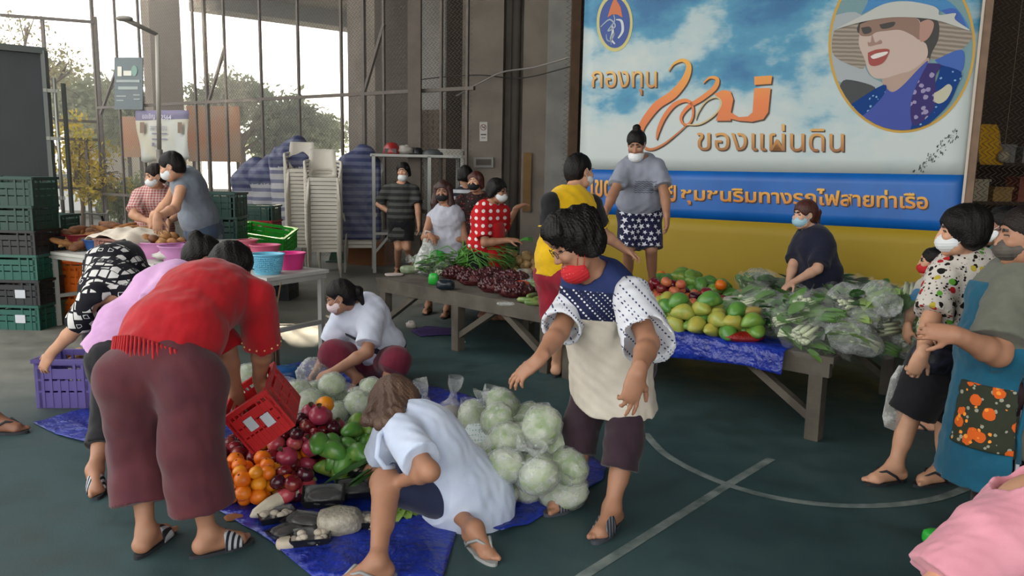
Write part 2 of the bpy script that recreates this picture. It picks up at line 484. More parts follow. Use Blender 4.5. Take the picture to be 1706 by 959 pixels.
# fence
steel = mat('dark_steel', '#4a4540', .6, .3, 12, var_to='#5d5047'); wire = mat('fence_wire', '#57534c', .5)
FA, FB = V(-10.55, 18.2, 0), V(-.2, 11.65, 0); FD = (FB - FA).normalized()
def fpt(x, y):
    """point on the fence plane seen at pixel (x, y)"""
    r = ray(x, y); o = V(0, 0, CAM_H); n = V(-FD.y, FD.x, 0); return o + r * ((FA - o).dot(n) / r.dot(n))
FROOT = fpt(430, 300); fence = empty('chain_link_fence', (FROOT.x, FROOT.y, 0), 'tall chain link fence on dark posts behind the stacked chairs', 'fence')
FH = 5.6
for x in (163, 200, 238, 327, 346, 378, 437, 499, 570, 607, 640, 735, 778):
    p = fpt(x, 185); MB().beam((p.x, p.y, 0), (p.x, p.y, FH), .06 if x in (163, 607, 346) else .042, up=(FD.x, FD.y, 0)).build('post', steel, fence)
a, b = fpt(163, 185), fpt(790, 180)
for z in (2.86, .95, 5.5): MB().beam((a.x, a.y, z), (b.x, b.y, z), .055, up=(0, 0, 1)).build('rail', steel, fence)
for (x0, y0), (x1, y1) in (((168, 190), (197, 108)), ((345, 178), (374, 82)), ((603, 166), (640, 40))): MB().beam(fpt(x0, y0), fpt(x1, y1), .05).build('brace', steel, fence)
def chain_link(A, B, z0, z1, h=.038, r=.005):
    A, B = np.array(A, dtype=np.float32), np.array(B, dtype=np.float32); L = np.linalg.norm(B - A); d = (B - A) / L; nrm = np.array([-d[1], d[0], 0])
    nw = int(L / (2 * h)); ns = int((z1 - z0) / h); j = np.arange(ns + 1)
    vs = []; fs = []; base = 0
    for i in range(nw):
        x = (i * 2 * h) + np.where(j % 2 == 0, -h, h) * 1.02 + h; c = A[None] + d[None] * x[:, None]; c = c + np.array([0, 0, 1])[None] * (z0 + j * h)[:, None] + nrm[None] * (np.where(j % 2 == 0, 1, -1) * .002)[:, None]
        ring = np.stack([c + d * r, c - d * r * .5 + nrm * r * .87, c - d * r * .5 - nrm * r * .87], 1); vs.append(ring.reshape(-1, 3))
        q = base + np.arange(ns)[:, None] * 3
        for a_, b_ in ((0, 1), (1, 2), (2, 0)): fs.append(np.concatenate([q + a_, q + b_, q + 3 + b_, q + 3 + a_], 1))
        base += (ns + 1) * 3
    return np.concatenate(vs), np.concatenate(fs)
v, f = chain_link((a.x, a.y, 0), (b.x, b.y, 0), .05, FH - .15); link_mesh('wire_mesh', v, f, wire, fence)
# thick post where two fences meet, and the left gate
mb = MB(); p = fpt(693, 185) + V(0, -.12, 0); mb.beam((p.x, p.y, 0), (p.x, p.y, DZ - .02), .2, up=(1, 0, 0)); tag(mb.build('fence_corner_post', mat('grey_brown_post', '#6a6058', .8, .2, 8)), 'thick grey brown post standing left of the central pillar', 'post')
g0 = fpt(158, 185); gate = empty('yard_gate', (g0.x - .8, g0.y, 0), 'open barred gate frame beside the lorry', 'gate')
def gp(x, y): return P(x, y, g0.y - .55 + (x - 90) / 70 * .5)
for p0, p1 in (((0, 25), (158, 37)), ((92, 200), (164, 203)), ((95, 231), (166, 233)), ((95, 312), (170, 316))): MB().beam(gp(*p0), gp(*p1), .06).build('rail', steel, gate)
for x0, x1 in ((70, 72), (158, 170), (143, 148)):
    q = gp(x0, 28 if x0 != 143 else 232); MB().beam((q.x, q.y, 0), (q.x, q.y, q.z), .06, up=(1, 0, 0)).build('post', steel, gate)
# lorry at the left edge
tr = empty('lorry', P(20, 400, 9.4) * 1 - V(0, 0, P(20, 400, 9.4).z), 'dark grey box lorry parked with its rear end by the stacked crates', 'lorry')
R1 = P(84, 200, 9.2); rx = R1.x; td = V(-.74, 1, 0).normalized(); tu = V(td.y, -td.x, 0)
def tp_(a, b, z): q = V(rx, 9.2, 0) - tu * a + td * b; return V(q.x, q.y, z)
mb = MB(); mb.prism([tp_(0, 0, .95), tp_(2.3, 0, .95), tp_(2.3, 5.2, .95), tp_(0, 5.2, .95)], (0, 0, .95), (0, 0, 2.92)); mb.build('cargo_box', mat('lorry_grey', '#33383a', .5, .15, 3), tr)
mb = MB()
for a in (.02, 1.15, 2.28): mb.beam(tp_(a, -.03, .97), tp_(a, -.03, 2.9), .07, .05, up=(1, 0, 0))
mb.beam(tp_(0, -.03, 2.9), tp_(2.3, -.03, 2.9), .06, .07); mb.beam(tp_(0, -.03, .97), tp_(2.3, -.03, .97), .06, .09); mb.build('door_frame', mat('lorry_trim', '#4d524f', .5), tr)
mb = MB(); mb.tube([tp_(-.06, -.05, .9), tp_(-.06, -.05, 2.6)], .022, 8)
for z in (1.2, 1.9, 2.45): mb.beam(tp_(-.09, -.05, z), tp_(.06, -.05, z), .04)
mb.build('lock_rod', mat('worn_alloy', '#9a9a92', .4, metal=.6), tr)
mb = MB(); mb.beam(tp_(-.16, .02, .9), tp_(-.16, .02, 2.55), .05, .03, up=(1, 0, 0)); mb.build('door_edge', MATS['lorry_trim'], tr)
mb = MB(); mb.prism([tp_(.3, .3, .62), tp_(2.0, .3, .62), tp_(2.0, 6.6, .62), tp_(.3, 6.6, .62)], (0, 0, .62), (0, 0, .94)); mb.build('chassis', mat('black_plastic', '#17181a', .4), tr)
for a in (.25, 2.05):
    mb = MB(); M = Matrix((tu, td, V(0, 0, 1))).transposed() @ Matrix.Rotation(R_(90), 3, 'Y'); mb.lathe([(.2, -.13), (.36, -.13), (.42, -.08), (.42, .08), (.36, .13), (.2, .13)], tp_(a, 1.3, .42), 24, M); mb.build('wheel', mat('tyre', '#1b1b1b', .8), tr)
mb = MB(); mb.prism([tp_(.1, 5.5, .9), tp_(2.2, 5.5, .9), tp_(2.2, 7.2, .9), tp_(.1, 7.2, .9)], (0, 0, .9), (0, 0, 2.4)); mb.build('cab', MATS['lorry_grey'], tr)
# street lamp, notice board, poster, hoardings
lp = empty('street_lamp', V(P(268, 300, 14.2).x, 14.2, 0), 'slim lamp post with a long slanting arm in front of the left pillar', 'lamp')
b0 = V(PLACE[lp.name].x, 14.2, 0); MB().tube([b0, b0 + V(0, 0, 1.9)], .06, 10).build('pole_base', mat('galvanised', '#75716a', .5, metal=.4), lp)
top = P(262, 58, 14.2); MB().tube([b0 + V(0, 0, 1.9), top], .04, 10).build('pole', mat('pale_pole', '#a39d92', .5), lp)
arm = P(207, 31, 13.8); MB().tube([top, arm], [.035, .05], 8).build('arm', MATS['galvanised'], lp)
mb = MB(); d = (arm - top).normalized(); mb.ball(arm, (.16, .07, .05), 10); mb.build('lamp_head', MATS['galvanised'], lp)
def on_fence(x, y, off=.05): return fpt(x, y) + V(-.62, -.78, 0) * off
def quad_board(mb, x0, y0, x1, y1, off, th=.02):
    p = [on_fence(x0, y1, off), on_fence(x1, y1, off), on_fence(x1, y0, off), on_fence(x0, y0, off)]; n = V(.53, .85, 0) * th
    mb.prism(p, (0, 0, 0), n)
nb = empty('notice_board', on_fence(222, 182, .1), 'dark blue grey notice board with pale lettering hung high on the fence', 'sign')
mb = MB(); quad_board(mb, 200, 97, 247, 183, .12); mb.build('panel', mat('board_blue', '#4a565c', .6), nb)
mb = MB()
for x0, y0, x1, y1 in ((204, 134, 243, 138), (207, 145, 240, 150), (204, 160, 220, 162), (232, 158, 243, 160), (204, 167, 216, 169), (233, 165, 243, 167)): quad_board(mb, x0, y0, x1, y1, .13, .004)
mb.build('lettering', mat('board_pale', '#87918f', .6), nb)
mb = MB(); quad_board(mb, 206, 112, 213, 128, .13, .004); quad_board(mb, 216, 119, 229, 127, .13, .004); mb.build('emblem', mat('board_white', '#c5c4b8', .6), nb)
mb = MB(); p = [on_fence(234 + 5 * math.cos(a), 119 + 9 * math.sin(a), .132) for a in np.linspace(0, 6.2, 14)]; mb.prism(p, (0, 0, 0), (.003, .004, 0)); mb.build('round_emblem', mat('board_teal', '#5f8579', .6), nb)
ps = empty('vinyl_poster', on_fence(272, 268, .1), 'crumpled white vinyl poster with a purple header tied to the fence', 'poster')
mb = MB(); n = 10; vs = []
for j in range(n + 1):
    for i in range(n + 1):
        x = 231 + (318 - 231) * i / n + (j / n) * ((i / n) * 2 + (1 - i / n) * 9); y = 184 + 84 * j / n + (3 * math.sin(i * 1.1) if j == n else 0); vs.append(on_fence(x, y, .07 + .025 * math.sin(i * 1.7 + j * .6)))
mb.add(vs, [(j * (n + 1) + i, (j + 1) * (n + 1) + i, (j + 1) * (n + 1) + i + 1, j * (n + 1) + i + 1) for j in range(n) for i in range(n)], True)
pm = NT('poster_print'); cz = pm.coord(); sz = pm.n('SeparateXYZ'); pm.l(cz, sz.inputs[0]); zt = (on_fence(272, 200, .1) - PLACE[ps.name]).z
pm.col(pm.mix(pm.math('GREATER_THAN', sz.outputs['Z'], zt), pm.ramp(pm.noise(cz, 1.4, 2), [(.4, lin('#b9b4a0')), (.6, lin('#b7bab4'))]), '#6b6480')); pm.rough(.7)
o = mb.build('sheet', pm.m, ps); sm = o.modifiers.new('thick', 'SOLIDIFY'); sm.thickness = .004
def text_mesh(body, bold=0.0):
    c = bpy.data.curves.new('lettering', 'FONT'); c.body = body; c.size = 1; c.offset = bold; c.resolution_u = 4
    o = bpy.data.objects.new('lettering', c); COL.objects.link(o); bpy.context.view_layer.update()
    me = bpy.data.meshes.new_from_object(o.evaluated_get(bpy.context.evaluated_depsgraph_get()))
    v = np.array([tuple(q.co) for q in me.vertices]); f = [tuple(p.vertices) for p in me.polygons]
    bpy.data.objects.remove(o); bpy.data.curves.remove(c); bpy.data.meshes.remove(me)
    lo, hi = v.min(0), v.max(0); return (v[:, :2] - lo[:2]) / (hi[:2] - lo[:2]), f
def text_on(mb, body, quad, fn, bold=0.0):
    """lettering fitted into the pixel quad (left-bottom, right-bottom, right-top, left-top)"""
    uv, f = text_mesh(body, bold); q = [np.array(p, dtype=float) for p in quad]
    pts = []
    for s, t_ in uv:
        p = q[0] * (1 - s) * (1 - t_) + q[1] * s * (1 - t_) + q[2] * s * t_ + q[3] * (1 - s) * t_; pts.append(fn(p[0], p[1]))
    mb.add(pts, f)
mb = MB(); text_on(mb, 'ขอเชิญ', [(246, 200), (267, 200), (267, 190), (246, 190)], lambda x, y: on_fence(x, y, .115)); text_on(mb, '2564', [(277, 200), (294, 200), (294, 192), (277, 192)], lambda x, y: on_fence(x, y, .115)); mb.build('header_lettering', mat('poster_white', '#c9c6cf', .7), ps)
mb = MB(); text_on(mb, 'ลงทะเบียน', [(259, 218), (287, 218), (287, 207), (259, 207)], lambda x, y: on_fence(x, y, .115))
for y in (222, 231): quad_board(mb, 262, y, 287, y + 2, .115, .003)
quad_board(mb, 262, 238, 266, 244, .115, .003); mb.build('lettering', mat('poster_ink', '#716c83', .7), ps)
mb = MB()
for x in (242, 305): quad_board(mb, x, 204, x + 7, 222, .115, .003)
mb.build('printed_figures', mat('poster_brown', '#77604f', .7), ps)
for i, (x0, y0, x1, y1, d, lb) in enumerate(((203, 194, 240, 262, 19.5, 'orange hoarding seen through the fence left of the poster'), (311, 176, 402, 270, 19.0, 'wide orange hoarding seen through the fence right of the poster'))):
    a, b = P(x0, y0, d), P(x1, y1, d); hb = empty('hoarding', V((a.x + b.x) / 2, d, 0), lb, 'hoarding')
    MB().box(((a.x + b.x) / 2, d, (a.z + b.z) / 2), (b.x - a.x, .06, a.z - b.z)).build('panel', mat('hoarding_orange', '#b3714a', .7, .2, 1.2, var_to='#a89078'), hb)
    for x in (a.x + .1, b.x - .1): MB().beam((x, d + .07, 0), (x, d + .07, b.z + .4), .07, up=(1, 0, 0)).build('post', steel, hb)
# no-smoking sign and junction box on the pillar, cables
def on_pil(x, y, off=.0):
    r = ray(x, y); o = V(0, 0, CAM_H); q = V(*pc(-.5, -.05), 0); return o + r * ((q - w * off - o).dot(w) / r.dot(w))
ns = empty('no_smoking_sign', on_pil(805, 235, .01), 'small white no smoking plate on the central pillar', 'sign')
def pil_quad(mb, x0, y0, x1, y1, off, th): mb.prism([on_pil(x0, y1, off), on_pil(x1, y1, off), on_pil(x1, y0, off), on_pil(x0, y0, off)], (0, 0, 0), w * th)
mb = MB(); pil_quad(mb, 799, 203, 812, 235, .012, .012); mb.build('plate', mat('sign_white', '#b5b2ac', .5), ns)
mb = MB(); c = on_pil(805.5, 212, .016); ur = (on_pil(812, 212, .016) - c).length * .8
vs = []; 
for k in range(20):
    a = 6.283 * k / 20
    for r in (ur, ur * .78): vs.append(c + u * math.cos(a) * r + V(0, 0, 1) * math.sin(a) * r)
mb.add(vs, [(2 * k, 2 * k + 1, (2 * k + 3) % 40, (2 * k + 2) % 40) for k in range(20)])
dg = (u + V(0, 0, 1)).normalized(); mb.beam(c - (u - V(0, 0, 1)).normalized() * ur * .85 - w * .002, c + (u - V(0, 0, 1)).normalized() * ur * .85 - w * .002, .002, ur * .2, up=(u + V(0, 0, 1))); mb.build('ban_ring', mat('sign_red', '#7a3a36', .5), ns)
mb = MB(); mb.beam(c - u * ur * .5 - w * .003, c + u * ur * .45 - w * .003, .002, ur * .22); mb.tube([c + u * ur * .4, c + u * ur * .5 + V(0, 0, ur * .35), c + u * ur * .3 + V(0, 0, ur * .5)], .004, 4); pil_quad(mb, 801, 223, 810, 225, .014, .003); pil_quad(mb, 802, 229, 809, 230, .014, .003); mb.build('pictogram', mat('sign_black', '#26211f', .5), ns)
jb = empty('junction_box', on_pil(806, 278, .02), 'grey switch box fixed low on the central pillar', 'box'); mb = MB(); pil_quad(mb, 789, 262, 822, 279, .05, .05); mb.build('body', conc_l, jb); mb = MB(); pil_quad(mb, 793, 265, 818, 275, .06, .012); mb.build('cover', conc_d, jb)
for i, (pts, lb) in enumerate((([(760, 160, 12.4), (800, 138, 12.35), (838, 120, 12.3), (890, 112, 12.2), (950, 95, 11.0)], 'pale sagging cable drooping across the central pillar'), ([(690, 134, 12.9), (740, 128, 12.5), (800, 125, 12.35), (870, 130, 12.3), (960, 108, 11.0)], 'dark thin cable crossing the central pillar below the pale one'))):
    MB_ = MB(); MB_.tube(smooth_path([P(*q) for q in pts]), .014 if i == 0 else .009, 6); tag(MB_.build('cable', mat('cable_pale', '#8a8580', .6) if i == 0 else mat('cable_dark', '#2a2725', .6)), lb, 'cable')
# right of the pillar: narrow fence bay; and the dark lean-to behind the banner's right edge
mb = MB(); p = P(952, 300, 10.6); mb.beam((p.x, p.y, 0), (p.x, p.y, DZ - .02), .12, up=(1, 0, 0)); tag(mb.build('brown_post', mat('rust_brown', '#57402c', .8, .3, 6)), 'rusty brown post standing just left of the banner', 'post')
nf = empty('narrow_fence', V(P(955, 300, 10.9).x, 10.9, 0), 'narrow strip of chain link between the pillar and the banner', 'fence')
v, f = chain_link((P(936, 300, 10.9).x, 10.9, 0), (P(990, 300, 10.75).x, 10.75, 0), .05, 4.6); link_mesh('wire_mesh', v, f, mat('rust_wire', '#5d4a3a', .6), nf)
q = P(985, 300, 10.75); MB().beam((q.x, q.y, 0), (q.x, q.y, 4.7), .05, up=(1, 0, 0)).build('post', MATS['rust_brown'], nf)
dw = mat('lean_to_board', '#3a2d22', .9, .3, 2, var_to='#2c231b')
mb = MB(); mb.box((1.6, 13.6, 3.4), (5.6, .15, 7)); tag(mb.build('wall_behind_banner', dw), kind='structure')
mb = MB(); mb.box((8.9, 6.4, 3.5), (.2, 25, 7)); tag(mb.build('wall_right', dw), kind='structure')  # lengthened unseen past the camera to cut light from the right
mb = MB(); mb.box((6.7, 9.9, 3.5), (5.2, .15, 7)); tag(mb.build('wall_lean_to', dw), kind='structure')
# added slab above the frame: blocks the sun except a hole for the patch
mb = MB()
for x0, x1, y0, y1 in ((-34, -5, 19, 27.75), (-34, -5, 29.15, 47), (-34, -13.5, 27.75, 29.15), (-12.6, -5, 27.75, 29.15)): mb.box(((x0 + x1) / 2, (y0 + y1) / 2, 12.3), (x1 - x0, y1 - y0, .5))
tag(mb.build('sun_block_slab', conc_deck), kind='structure')
# trees outside
def tree(name, label, base, h, crown, nleaf, lm, tm, seed, leaf=.09, group=None, bare=.0, trunk=.16):
    """trunk, forking branches, and a crown of single leaves"""
    rs = random.Random(seed); root = empty(name, base, label, 'tree', group); mb = MB(); tips = []
    base = Vector(base); c0_ = base + V(0, 0, h * .42)
    mb.tube([base, base + V(.05, 0, h * .2), c0_], [trunk, trunk * .8, trunk * .65], 9)
    for i in range(11):
        c, r = crown[i % len(crown)]; e = base + Vector(c) + V(rs.uniform(-.8, .8) * r[0], rs.uniform(-.8, .8) * r[1], rs.uniform(-.6, .8) * r[2]); m = c0_ * .5 + e * .5 + V(rs.uniform(-.3, .3), rs.uniform(-.3, .3), rs.uniform(-.1, .5))
        mb.tube(smooth_path([c0_ + V(0, 0, rs.uniform(-.5, .1)), m, e], 4), [trunk * .5 * (1 - .085 * k) for k in range(9)], 6)
        for j in range(5):
            t_ = e + V(rs.uniform(-1, 1), rs.uniform(-1, 1), rs.uniform(-.7, .8)) * .35 * max(r); mb.tube([m * .4 + e * .6, e * .5 + t_ * .5 + V(0, 0, .12), t_], [trunk * .16, trunk * .1, .008], 4); tips.append(t_)
    mb.build('trunk', tm, root)
    rn = np.random.RandomState(seed); n = nleaf; which = rn.randint(0, len(crown), n)
    cc = np.array([crown[k][0] for k in range(len(crown))])[which]; rr = np.array([crown[k][1] for k in range(len(crown))])[which]
    cl = rn.normal(size=(60, 3)); cl /= np.linalg.norm(cl, axis=1)[:, None]; cl *= rn.uniform(.3, 1, (60, 1)); k = rn.randint(0, 60, n)
    p = np.array(base) + cc + rr * (cl[k] + rn.normal(size=(n, 3)) * .16)
    a = rn.normal(size=(n, 3)); a /= np.linalg.norm(a, axis=1)[:, None]; b = np.cross(a, rn.normal(size=(n, 3))); b /= np.linalg.norm(b, axis=1)[:, None]; s = leaf * rn.uniform(.6, 1.3, (n, 1))
    v = np.stack([p - a * s, p + b * s * .45, p + a * s, p - b * s * .45], 1).reshape(-1, 3); link_mesh('foliage', v, np.arange(4 * n).reshape(-1, 4), lm, root)
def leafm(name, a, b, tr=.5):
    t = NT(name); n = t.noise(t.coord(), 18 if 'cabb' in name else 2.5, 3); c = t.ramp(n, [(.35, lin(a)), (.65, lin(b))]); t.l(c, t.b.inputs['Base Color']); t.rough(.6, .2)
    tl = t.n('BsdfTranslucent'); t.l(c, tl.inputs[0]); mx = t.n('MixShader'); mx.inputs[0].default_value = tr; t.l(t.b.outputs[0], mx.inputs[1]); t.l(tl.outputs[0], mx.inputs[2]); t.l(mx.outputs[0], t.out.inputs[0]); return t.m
bark = mat('bark', '#6b5a4a', .9, .3, 8, .3)
def gx(x, d): return V(P(x, 300, d).x, d, 0)
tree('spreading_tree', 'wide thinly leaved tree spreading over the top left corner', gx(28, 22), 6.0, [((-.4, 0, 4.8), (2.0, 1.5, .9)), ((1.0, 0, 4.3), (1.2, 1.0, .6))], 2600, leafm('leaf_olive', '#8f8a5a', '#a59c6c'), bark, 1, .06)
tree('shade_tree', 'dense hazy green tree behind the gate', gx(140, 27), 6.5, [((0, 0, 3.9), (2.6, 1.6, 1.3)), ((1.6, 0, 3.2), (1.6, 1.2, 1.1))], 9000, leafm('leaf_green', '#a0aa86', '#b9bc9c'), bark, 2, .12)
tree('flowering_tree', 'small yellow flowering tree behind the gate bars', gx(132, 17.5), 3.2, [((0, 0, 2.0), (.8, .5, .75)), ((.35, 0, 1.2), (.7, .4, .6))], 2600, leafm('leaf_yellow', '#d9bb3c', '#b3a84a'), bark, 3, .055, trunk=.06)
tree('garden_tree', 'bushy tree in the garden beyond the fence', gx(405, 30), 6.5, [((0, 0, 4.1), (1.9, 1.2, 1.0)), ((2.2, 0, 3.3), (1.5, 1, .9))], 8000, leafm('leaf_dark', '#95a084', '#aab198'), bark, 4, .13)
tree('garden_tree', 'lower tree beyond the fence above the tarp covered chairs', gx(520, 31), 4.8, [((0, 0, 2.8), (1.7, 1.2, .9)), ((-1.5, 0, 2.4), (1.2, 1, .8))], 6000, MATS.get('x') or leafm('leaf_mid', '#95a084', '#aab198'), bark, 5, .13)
for i, (x, d, lb) in enumerate(((196, 18.5, 'green shrub at the foot of the fence below the notice board'), (225, 19.0, 'green shrub below the left orange hoarding'))):
    tree('shrub', lb, gx(x, d), 1.5, [((0, 0, .75), (.55, .4, .55))], 1500, leafm('leaf_shrub', '#7d8c58', '#93a070'), bark, 6 + i, .06, trunk=.03)
# white sheds, parked car and low wall out there
mb = MB(); a, b = P(92, 152, 31), P(205, 175, 31); mb.prism([(a.x, 31, a.z), (a.x, 36, a.z + .9), (a.x, 41, a.z)], (0, 0, 0), (b.x - a.x + 1, 0, -.5)); sr = mb
sh_ = empty('shed', V((a.x + b.x) / 2, 34, 0), 'low building with a pale roof behind the yellow flowering tree', 'building'); mb.build('roof', mat('pale_roof', '#c5c3bb', .6), sh_)
MB().box(((a.x + b.x) / 2, 35, 1.6), (b.x - a.x, 7, 3.2)).build('wall', mat('shed_wall', '#a09a8c', .9), sh_)
car = empty('parked_car', gx(130, 23.5), 'small white car parked beyond the gate', 'car'); cb = PLACE[car.name]
mb = MB(); pr = [(-1.9, .25), (-1.95, .75), (-1.2, .85), (-.7, 1.38), (.7, 1.4), (1.3, .9), (1.95, .78), (1.95, .25)]
mb.prism([cb + V(x, -.8, z) for x, z in pr], (0, 0, 0), (0, 1.6, 0)); mb.build('body', mat('car_white', '#c9c9c6', .3), car)
mb = MB(); mb.prism([cb + V(x, -.81, z) for x, z in ((-1.0, .88), (-.62, 1.3), (.64, 1.32), (1.1, .9))], (0, 0, 0), (0, 1.62, 0)); mb.build('windows', mat('car_glass', '#3c4347', .1), car)
for x in (-1.2, 1.25): mb = MB(); mb.lathe([(.1, -.1), (.32, -.1), (.32, .1), (.1, .1)], cb + V(x, -.75, .32), 18, Matrix.Rotation(R_(90), 3, 'X')); mb.build('wheel', MATS['tyre'], car)
mb = MB(); a, b = gx(170, 22.5), gx(580, 20.5); mb.beam(a + V(0, 0, .5), b + V(0, 0, .5), .15, 1.0); tag(mb.build('wall_garden', mat('white_wall', '#bdb9b0', .9, .1, 2)), kind='structure')
# ---------------------------------------------------------------- materials shared by people and goods
MT = {}
def skin(n, c): return mat('skin_' + n, c, .52, .12, 14, .08, 60, sss=.08, spec=.4)
SK = dict(a=skin('tan', '#a0735a'), b=skin('light', '#c69578'), c=skin('brown', '#875d49'), d=skin('fair', '#cfa188'))
MT['eye_white'] = mat('eye_white', '#d8cfc8', .25); MT['eye_dark'] = mat('eye_dark', '#1c1310', .35); MT['lips'] = mat('lips', '#9a5148', .45)
HAIR = dict(k=mat('hair_black', '#0f0b0b', .5, .3, 40, .5, 140, spec=.25), b=mat('hair_brown', '#4a352b', .5, .3, 6, .5, 140, var_to='#5e4636'), r=mat('hair_red', '#4a1f17', .45, .4, 30, .5, 120), d=mat('hair_dark_brown', '#1c1310', .5, .3, 40, .5, 140, spec=.25))
def cloth(name, c, rough=.85, var=.10, weave=True, var_to=None):
    if name in MATS: return MATS[name]
    t = NT(name); t.rough(rough, .25); co = t.coord(); n = t.noise(co, 7, 5, .6); base = lin(c)
    t.col(t.ramp(n, [(.35, base), (.7, lin(var_to) if var_to else tuple(q * (1 - var) for q in base[:3]) + (1,))]))
    t.bump(t.math('ADD', t.noise(co, 22, 3), t.math('MULTIPLY', t.noise(co, 420, 1), .25)), .25, .008)
    t.b.inputs['Sheen Weight'].default_value = .15; MATS[name] = t.m; return t.m
def polka(name, base, dot, sc, size, rot=(0, 0, 0), plane=(1, 0, 1), rnd=0.0):
    """dots on a square lattice seen along one cloth direction"""
    t = NT(name); t.rough(.85, .25); co = t.coord(tuple(sc * p for p in plane), rot=rot)
    v = t.vor(co, 1.0, rnd=rnd); m = t.math('LESS_THAN', v.outputs['Distance'], size)
    t.col(t.mix(m, base, dot)); t.bump(t.noise(t.coord(), 22, 3), .25, .008); MATS[name] = t.m; return t.m
def stripes(name, a, b, sc, width=.5, axis='Z', rough=.85):
    t = NT(name); t.rough(rough, .25); co = t.coord(); sx = t.n('SeparateXYZ'); t.l(co, sx.inputs[0])
    w = t.math('LESS_THAN', t.math('FRACT', t.math('MULTIPLY', sx.outputs[axis], sc)), width)
    t.col(t.mix(w, a, b)); t.bump(t.noise(co, 22, 3), .25, .008); MATS[name] = t.m; return t.m
def blotch(name, base, layers, rough=.85):
    """printed fabric: each layer (colour, scale, threshold, offset) prints spots of one colour"""
    t = NT(name); t.rough(rough, .25); cur = base
    for c, sc, th, off in layers:
        co = t.coord(loc=(off, off * .7, off * .3)); v = t.vor(co, sc); n = t.noise(co, sc * 2.2, 2)
        cur = t.mix(t.math('LESS_THAN', t.math('ADD', v.outputs['Distance'], t.math('MULTIPLY', n, .25)), th), cur, c)
    t.col(cur); t.bump(t.noise(t.coord(), 22, 3), .25, .008); MATS[name] = t.m; return t.m
def gingham(name, a, b, sc):
    t = NT(name); t.rough(.85, .25); co = t.coord(); sx = t.n('SeparateXYZ'); t.l(co, sx.inputs[0])
    u = t.math('LESS_THAN', t.math('FRACT', t.math('MULTIPLY', sx.outputs['X'], sc)), .5); w = t.math('LESS_THAN', t.math('FRACT', t.math('MULTIPLY', sx.outputs['Z'], sc)), .5)
    t.col(t.mix(t.math('MULTIPLY', t.math('ADD', u, w), .5), a, b)); MATS[name] = t.m; return t.m
MT['mask_w'] = mat('mask_white', '#d5d8da', .8, .05, 20, .2); MT['mask_b'] = mat('mask_black', '#14141a', .8); MT['mask_r'] = blotch('mask_red', '#b3262c', [('#e8c9c4', 70, .22, .3)]); MT['mask_blue'] = mat('mask_blue', '#9dc3d2', .8, .05, 20, .2)
MT['mask_camo'] = mat('mask_camouflage', '#57504a', .85, .0, 26, .1, var_to='#37302c')
MT['black_plastic'] = mat('black_plastic', '#17181a', .4); MT['sole_dark'] = mat('sandal_dark', '#23252b', .7, .2, 20)
# ---------------------------------------------------------------- the printed banner
BL, BR = P(968, 277, 8.65), P(1606, 298, 6.6); BU = V(BR.x - BL.x, BR.y - BL.y, 0).normalized(); BN = V(BU.y, -BU.x, 0)
def bp(x, y, off=0.0):
    r = ray(x, y); o = V(0, 0, CAM_H); q = V(BL.x, BL.y, 0) + BN * off; return o + r * ((q - o).dot(BN) / r.dot(BN))
BLX = V(BL.x, BL.y, 0); BLEN = V(BR.x - BL.x, BR.y - BL.y, 0).length
bn = empty('banner', BLX + BU * BLEN / 2, 'huge printed banner with a hatted portrait and gold Thai lettering', 'banner')
def bz(s, z, off=0): q = BLX + BU * s + BN * off; return V(q.x, q.y, z)
zb, zy = (bp(990, 277).z + bp(1604, 298).z) / 2, (bp(993, 350).z + bp(1564, 392).z) / 2
mb = MB(); nx = 26
def band(z0, z1, m, nz):
    mb.cur = m; vs = []
    for j in range(nz + 1):
        for i in range(nx + 1):
            s = -.02 + (BLEN + .02) * i / nx; z = z0 + (z1 - z0) * j / nz; vs.append(bz(s, z, 0))
    mb.add(vs, [(j * (nx + 1) + i, j * (nx + 1) + i + 1, (j + 1) * (nx + 1) + i + 1, (j + 1) * (nx + 1) + i) for j in range(nz) for i in range(nx)], True)
band(zb, 4.3, 0, 20); band(zy, zb, 1, 5); band(.05, zy, 2, 8)
t = NT('banner_sky'); co = t.coord((.9, .9, 1.5)); n = t.noise(co, .9, 6, .55); sx = t.n('SeparateXYZ'); t.l(t.coord(), sx.inputs[0])
zf = t.math('MULTIPLY', t.math('SUBTRACT', sx.outputs['Z'], 2.1), .62)
fac = t.math('ADD', t.math('MULTIPLY', t.math('SUBTRACT', n, .5), 3.0), zf)
t.col(t.ramp(fac, [(.0, lin('#b4bcbb')), (.28, lin('#9fb3b8')), (.48, lin('#3f86a6')), (.75, lin('#1d6391')), (1.0, lin('#175a88'))])); t.rough(.45, .4); t.bump(t.noise(t.coord(), 3, 3), .12, .03)
bm_blue = mat('banner_blue', '#0a5cab', .42, .06, 3, .1, 4, var_to='#0a529c'); bm_yel = mat('banner_yellow', '#9a800e', .6, .06, 2, .15, 4)
sheet = mb.build('sheet', [t.m, bm_blue, bm_yel], bn); sm = sheet.modifiers.new('thick', 'SOLIDIFY'); sm.thickness = .004; sm.offset = -1
def shape(name, polys, m, off, par=None, clip=None, px=None):
    mb = MB()
    for p in polys:
        if px: p = [px(*q) for q in p]
        if clip: p = clip(p)
        if len(p) > 2: mb.add([bp(x, y, off) for x, y in p], [tuple(range(len(p)))])
    return mb.build(name, m, par or bn)
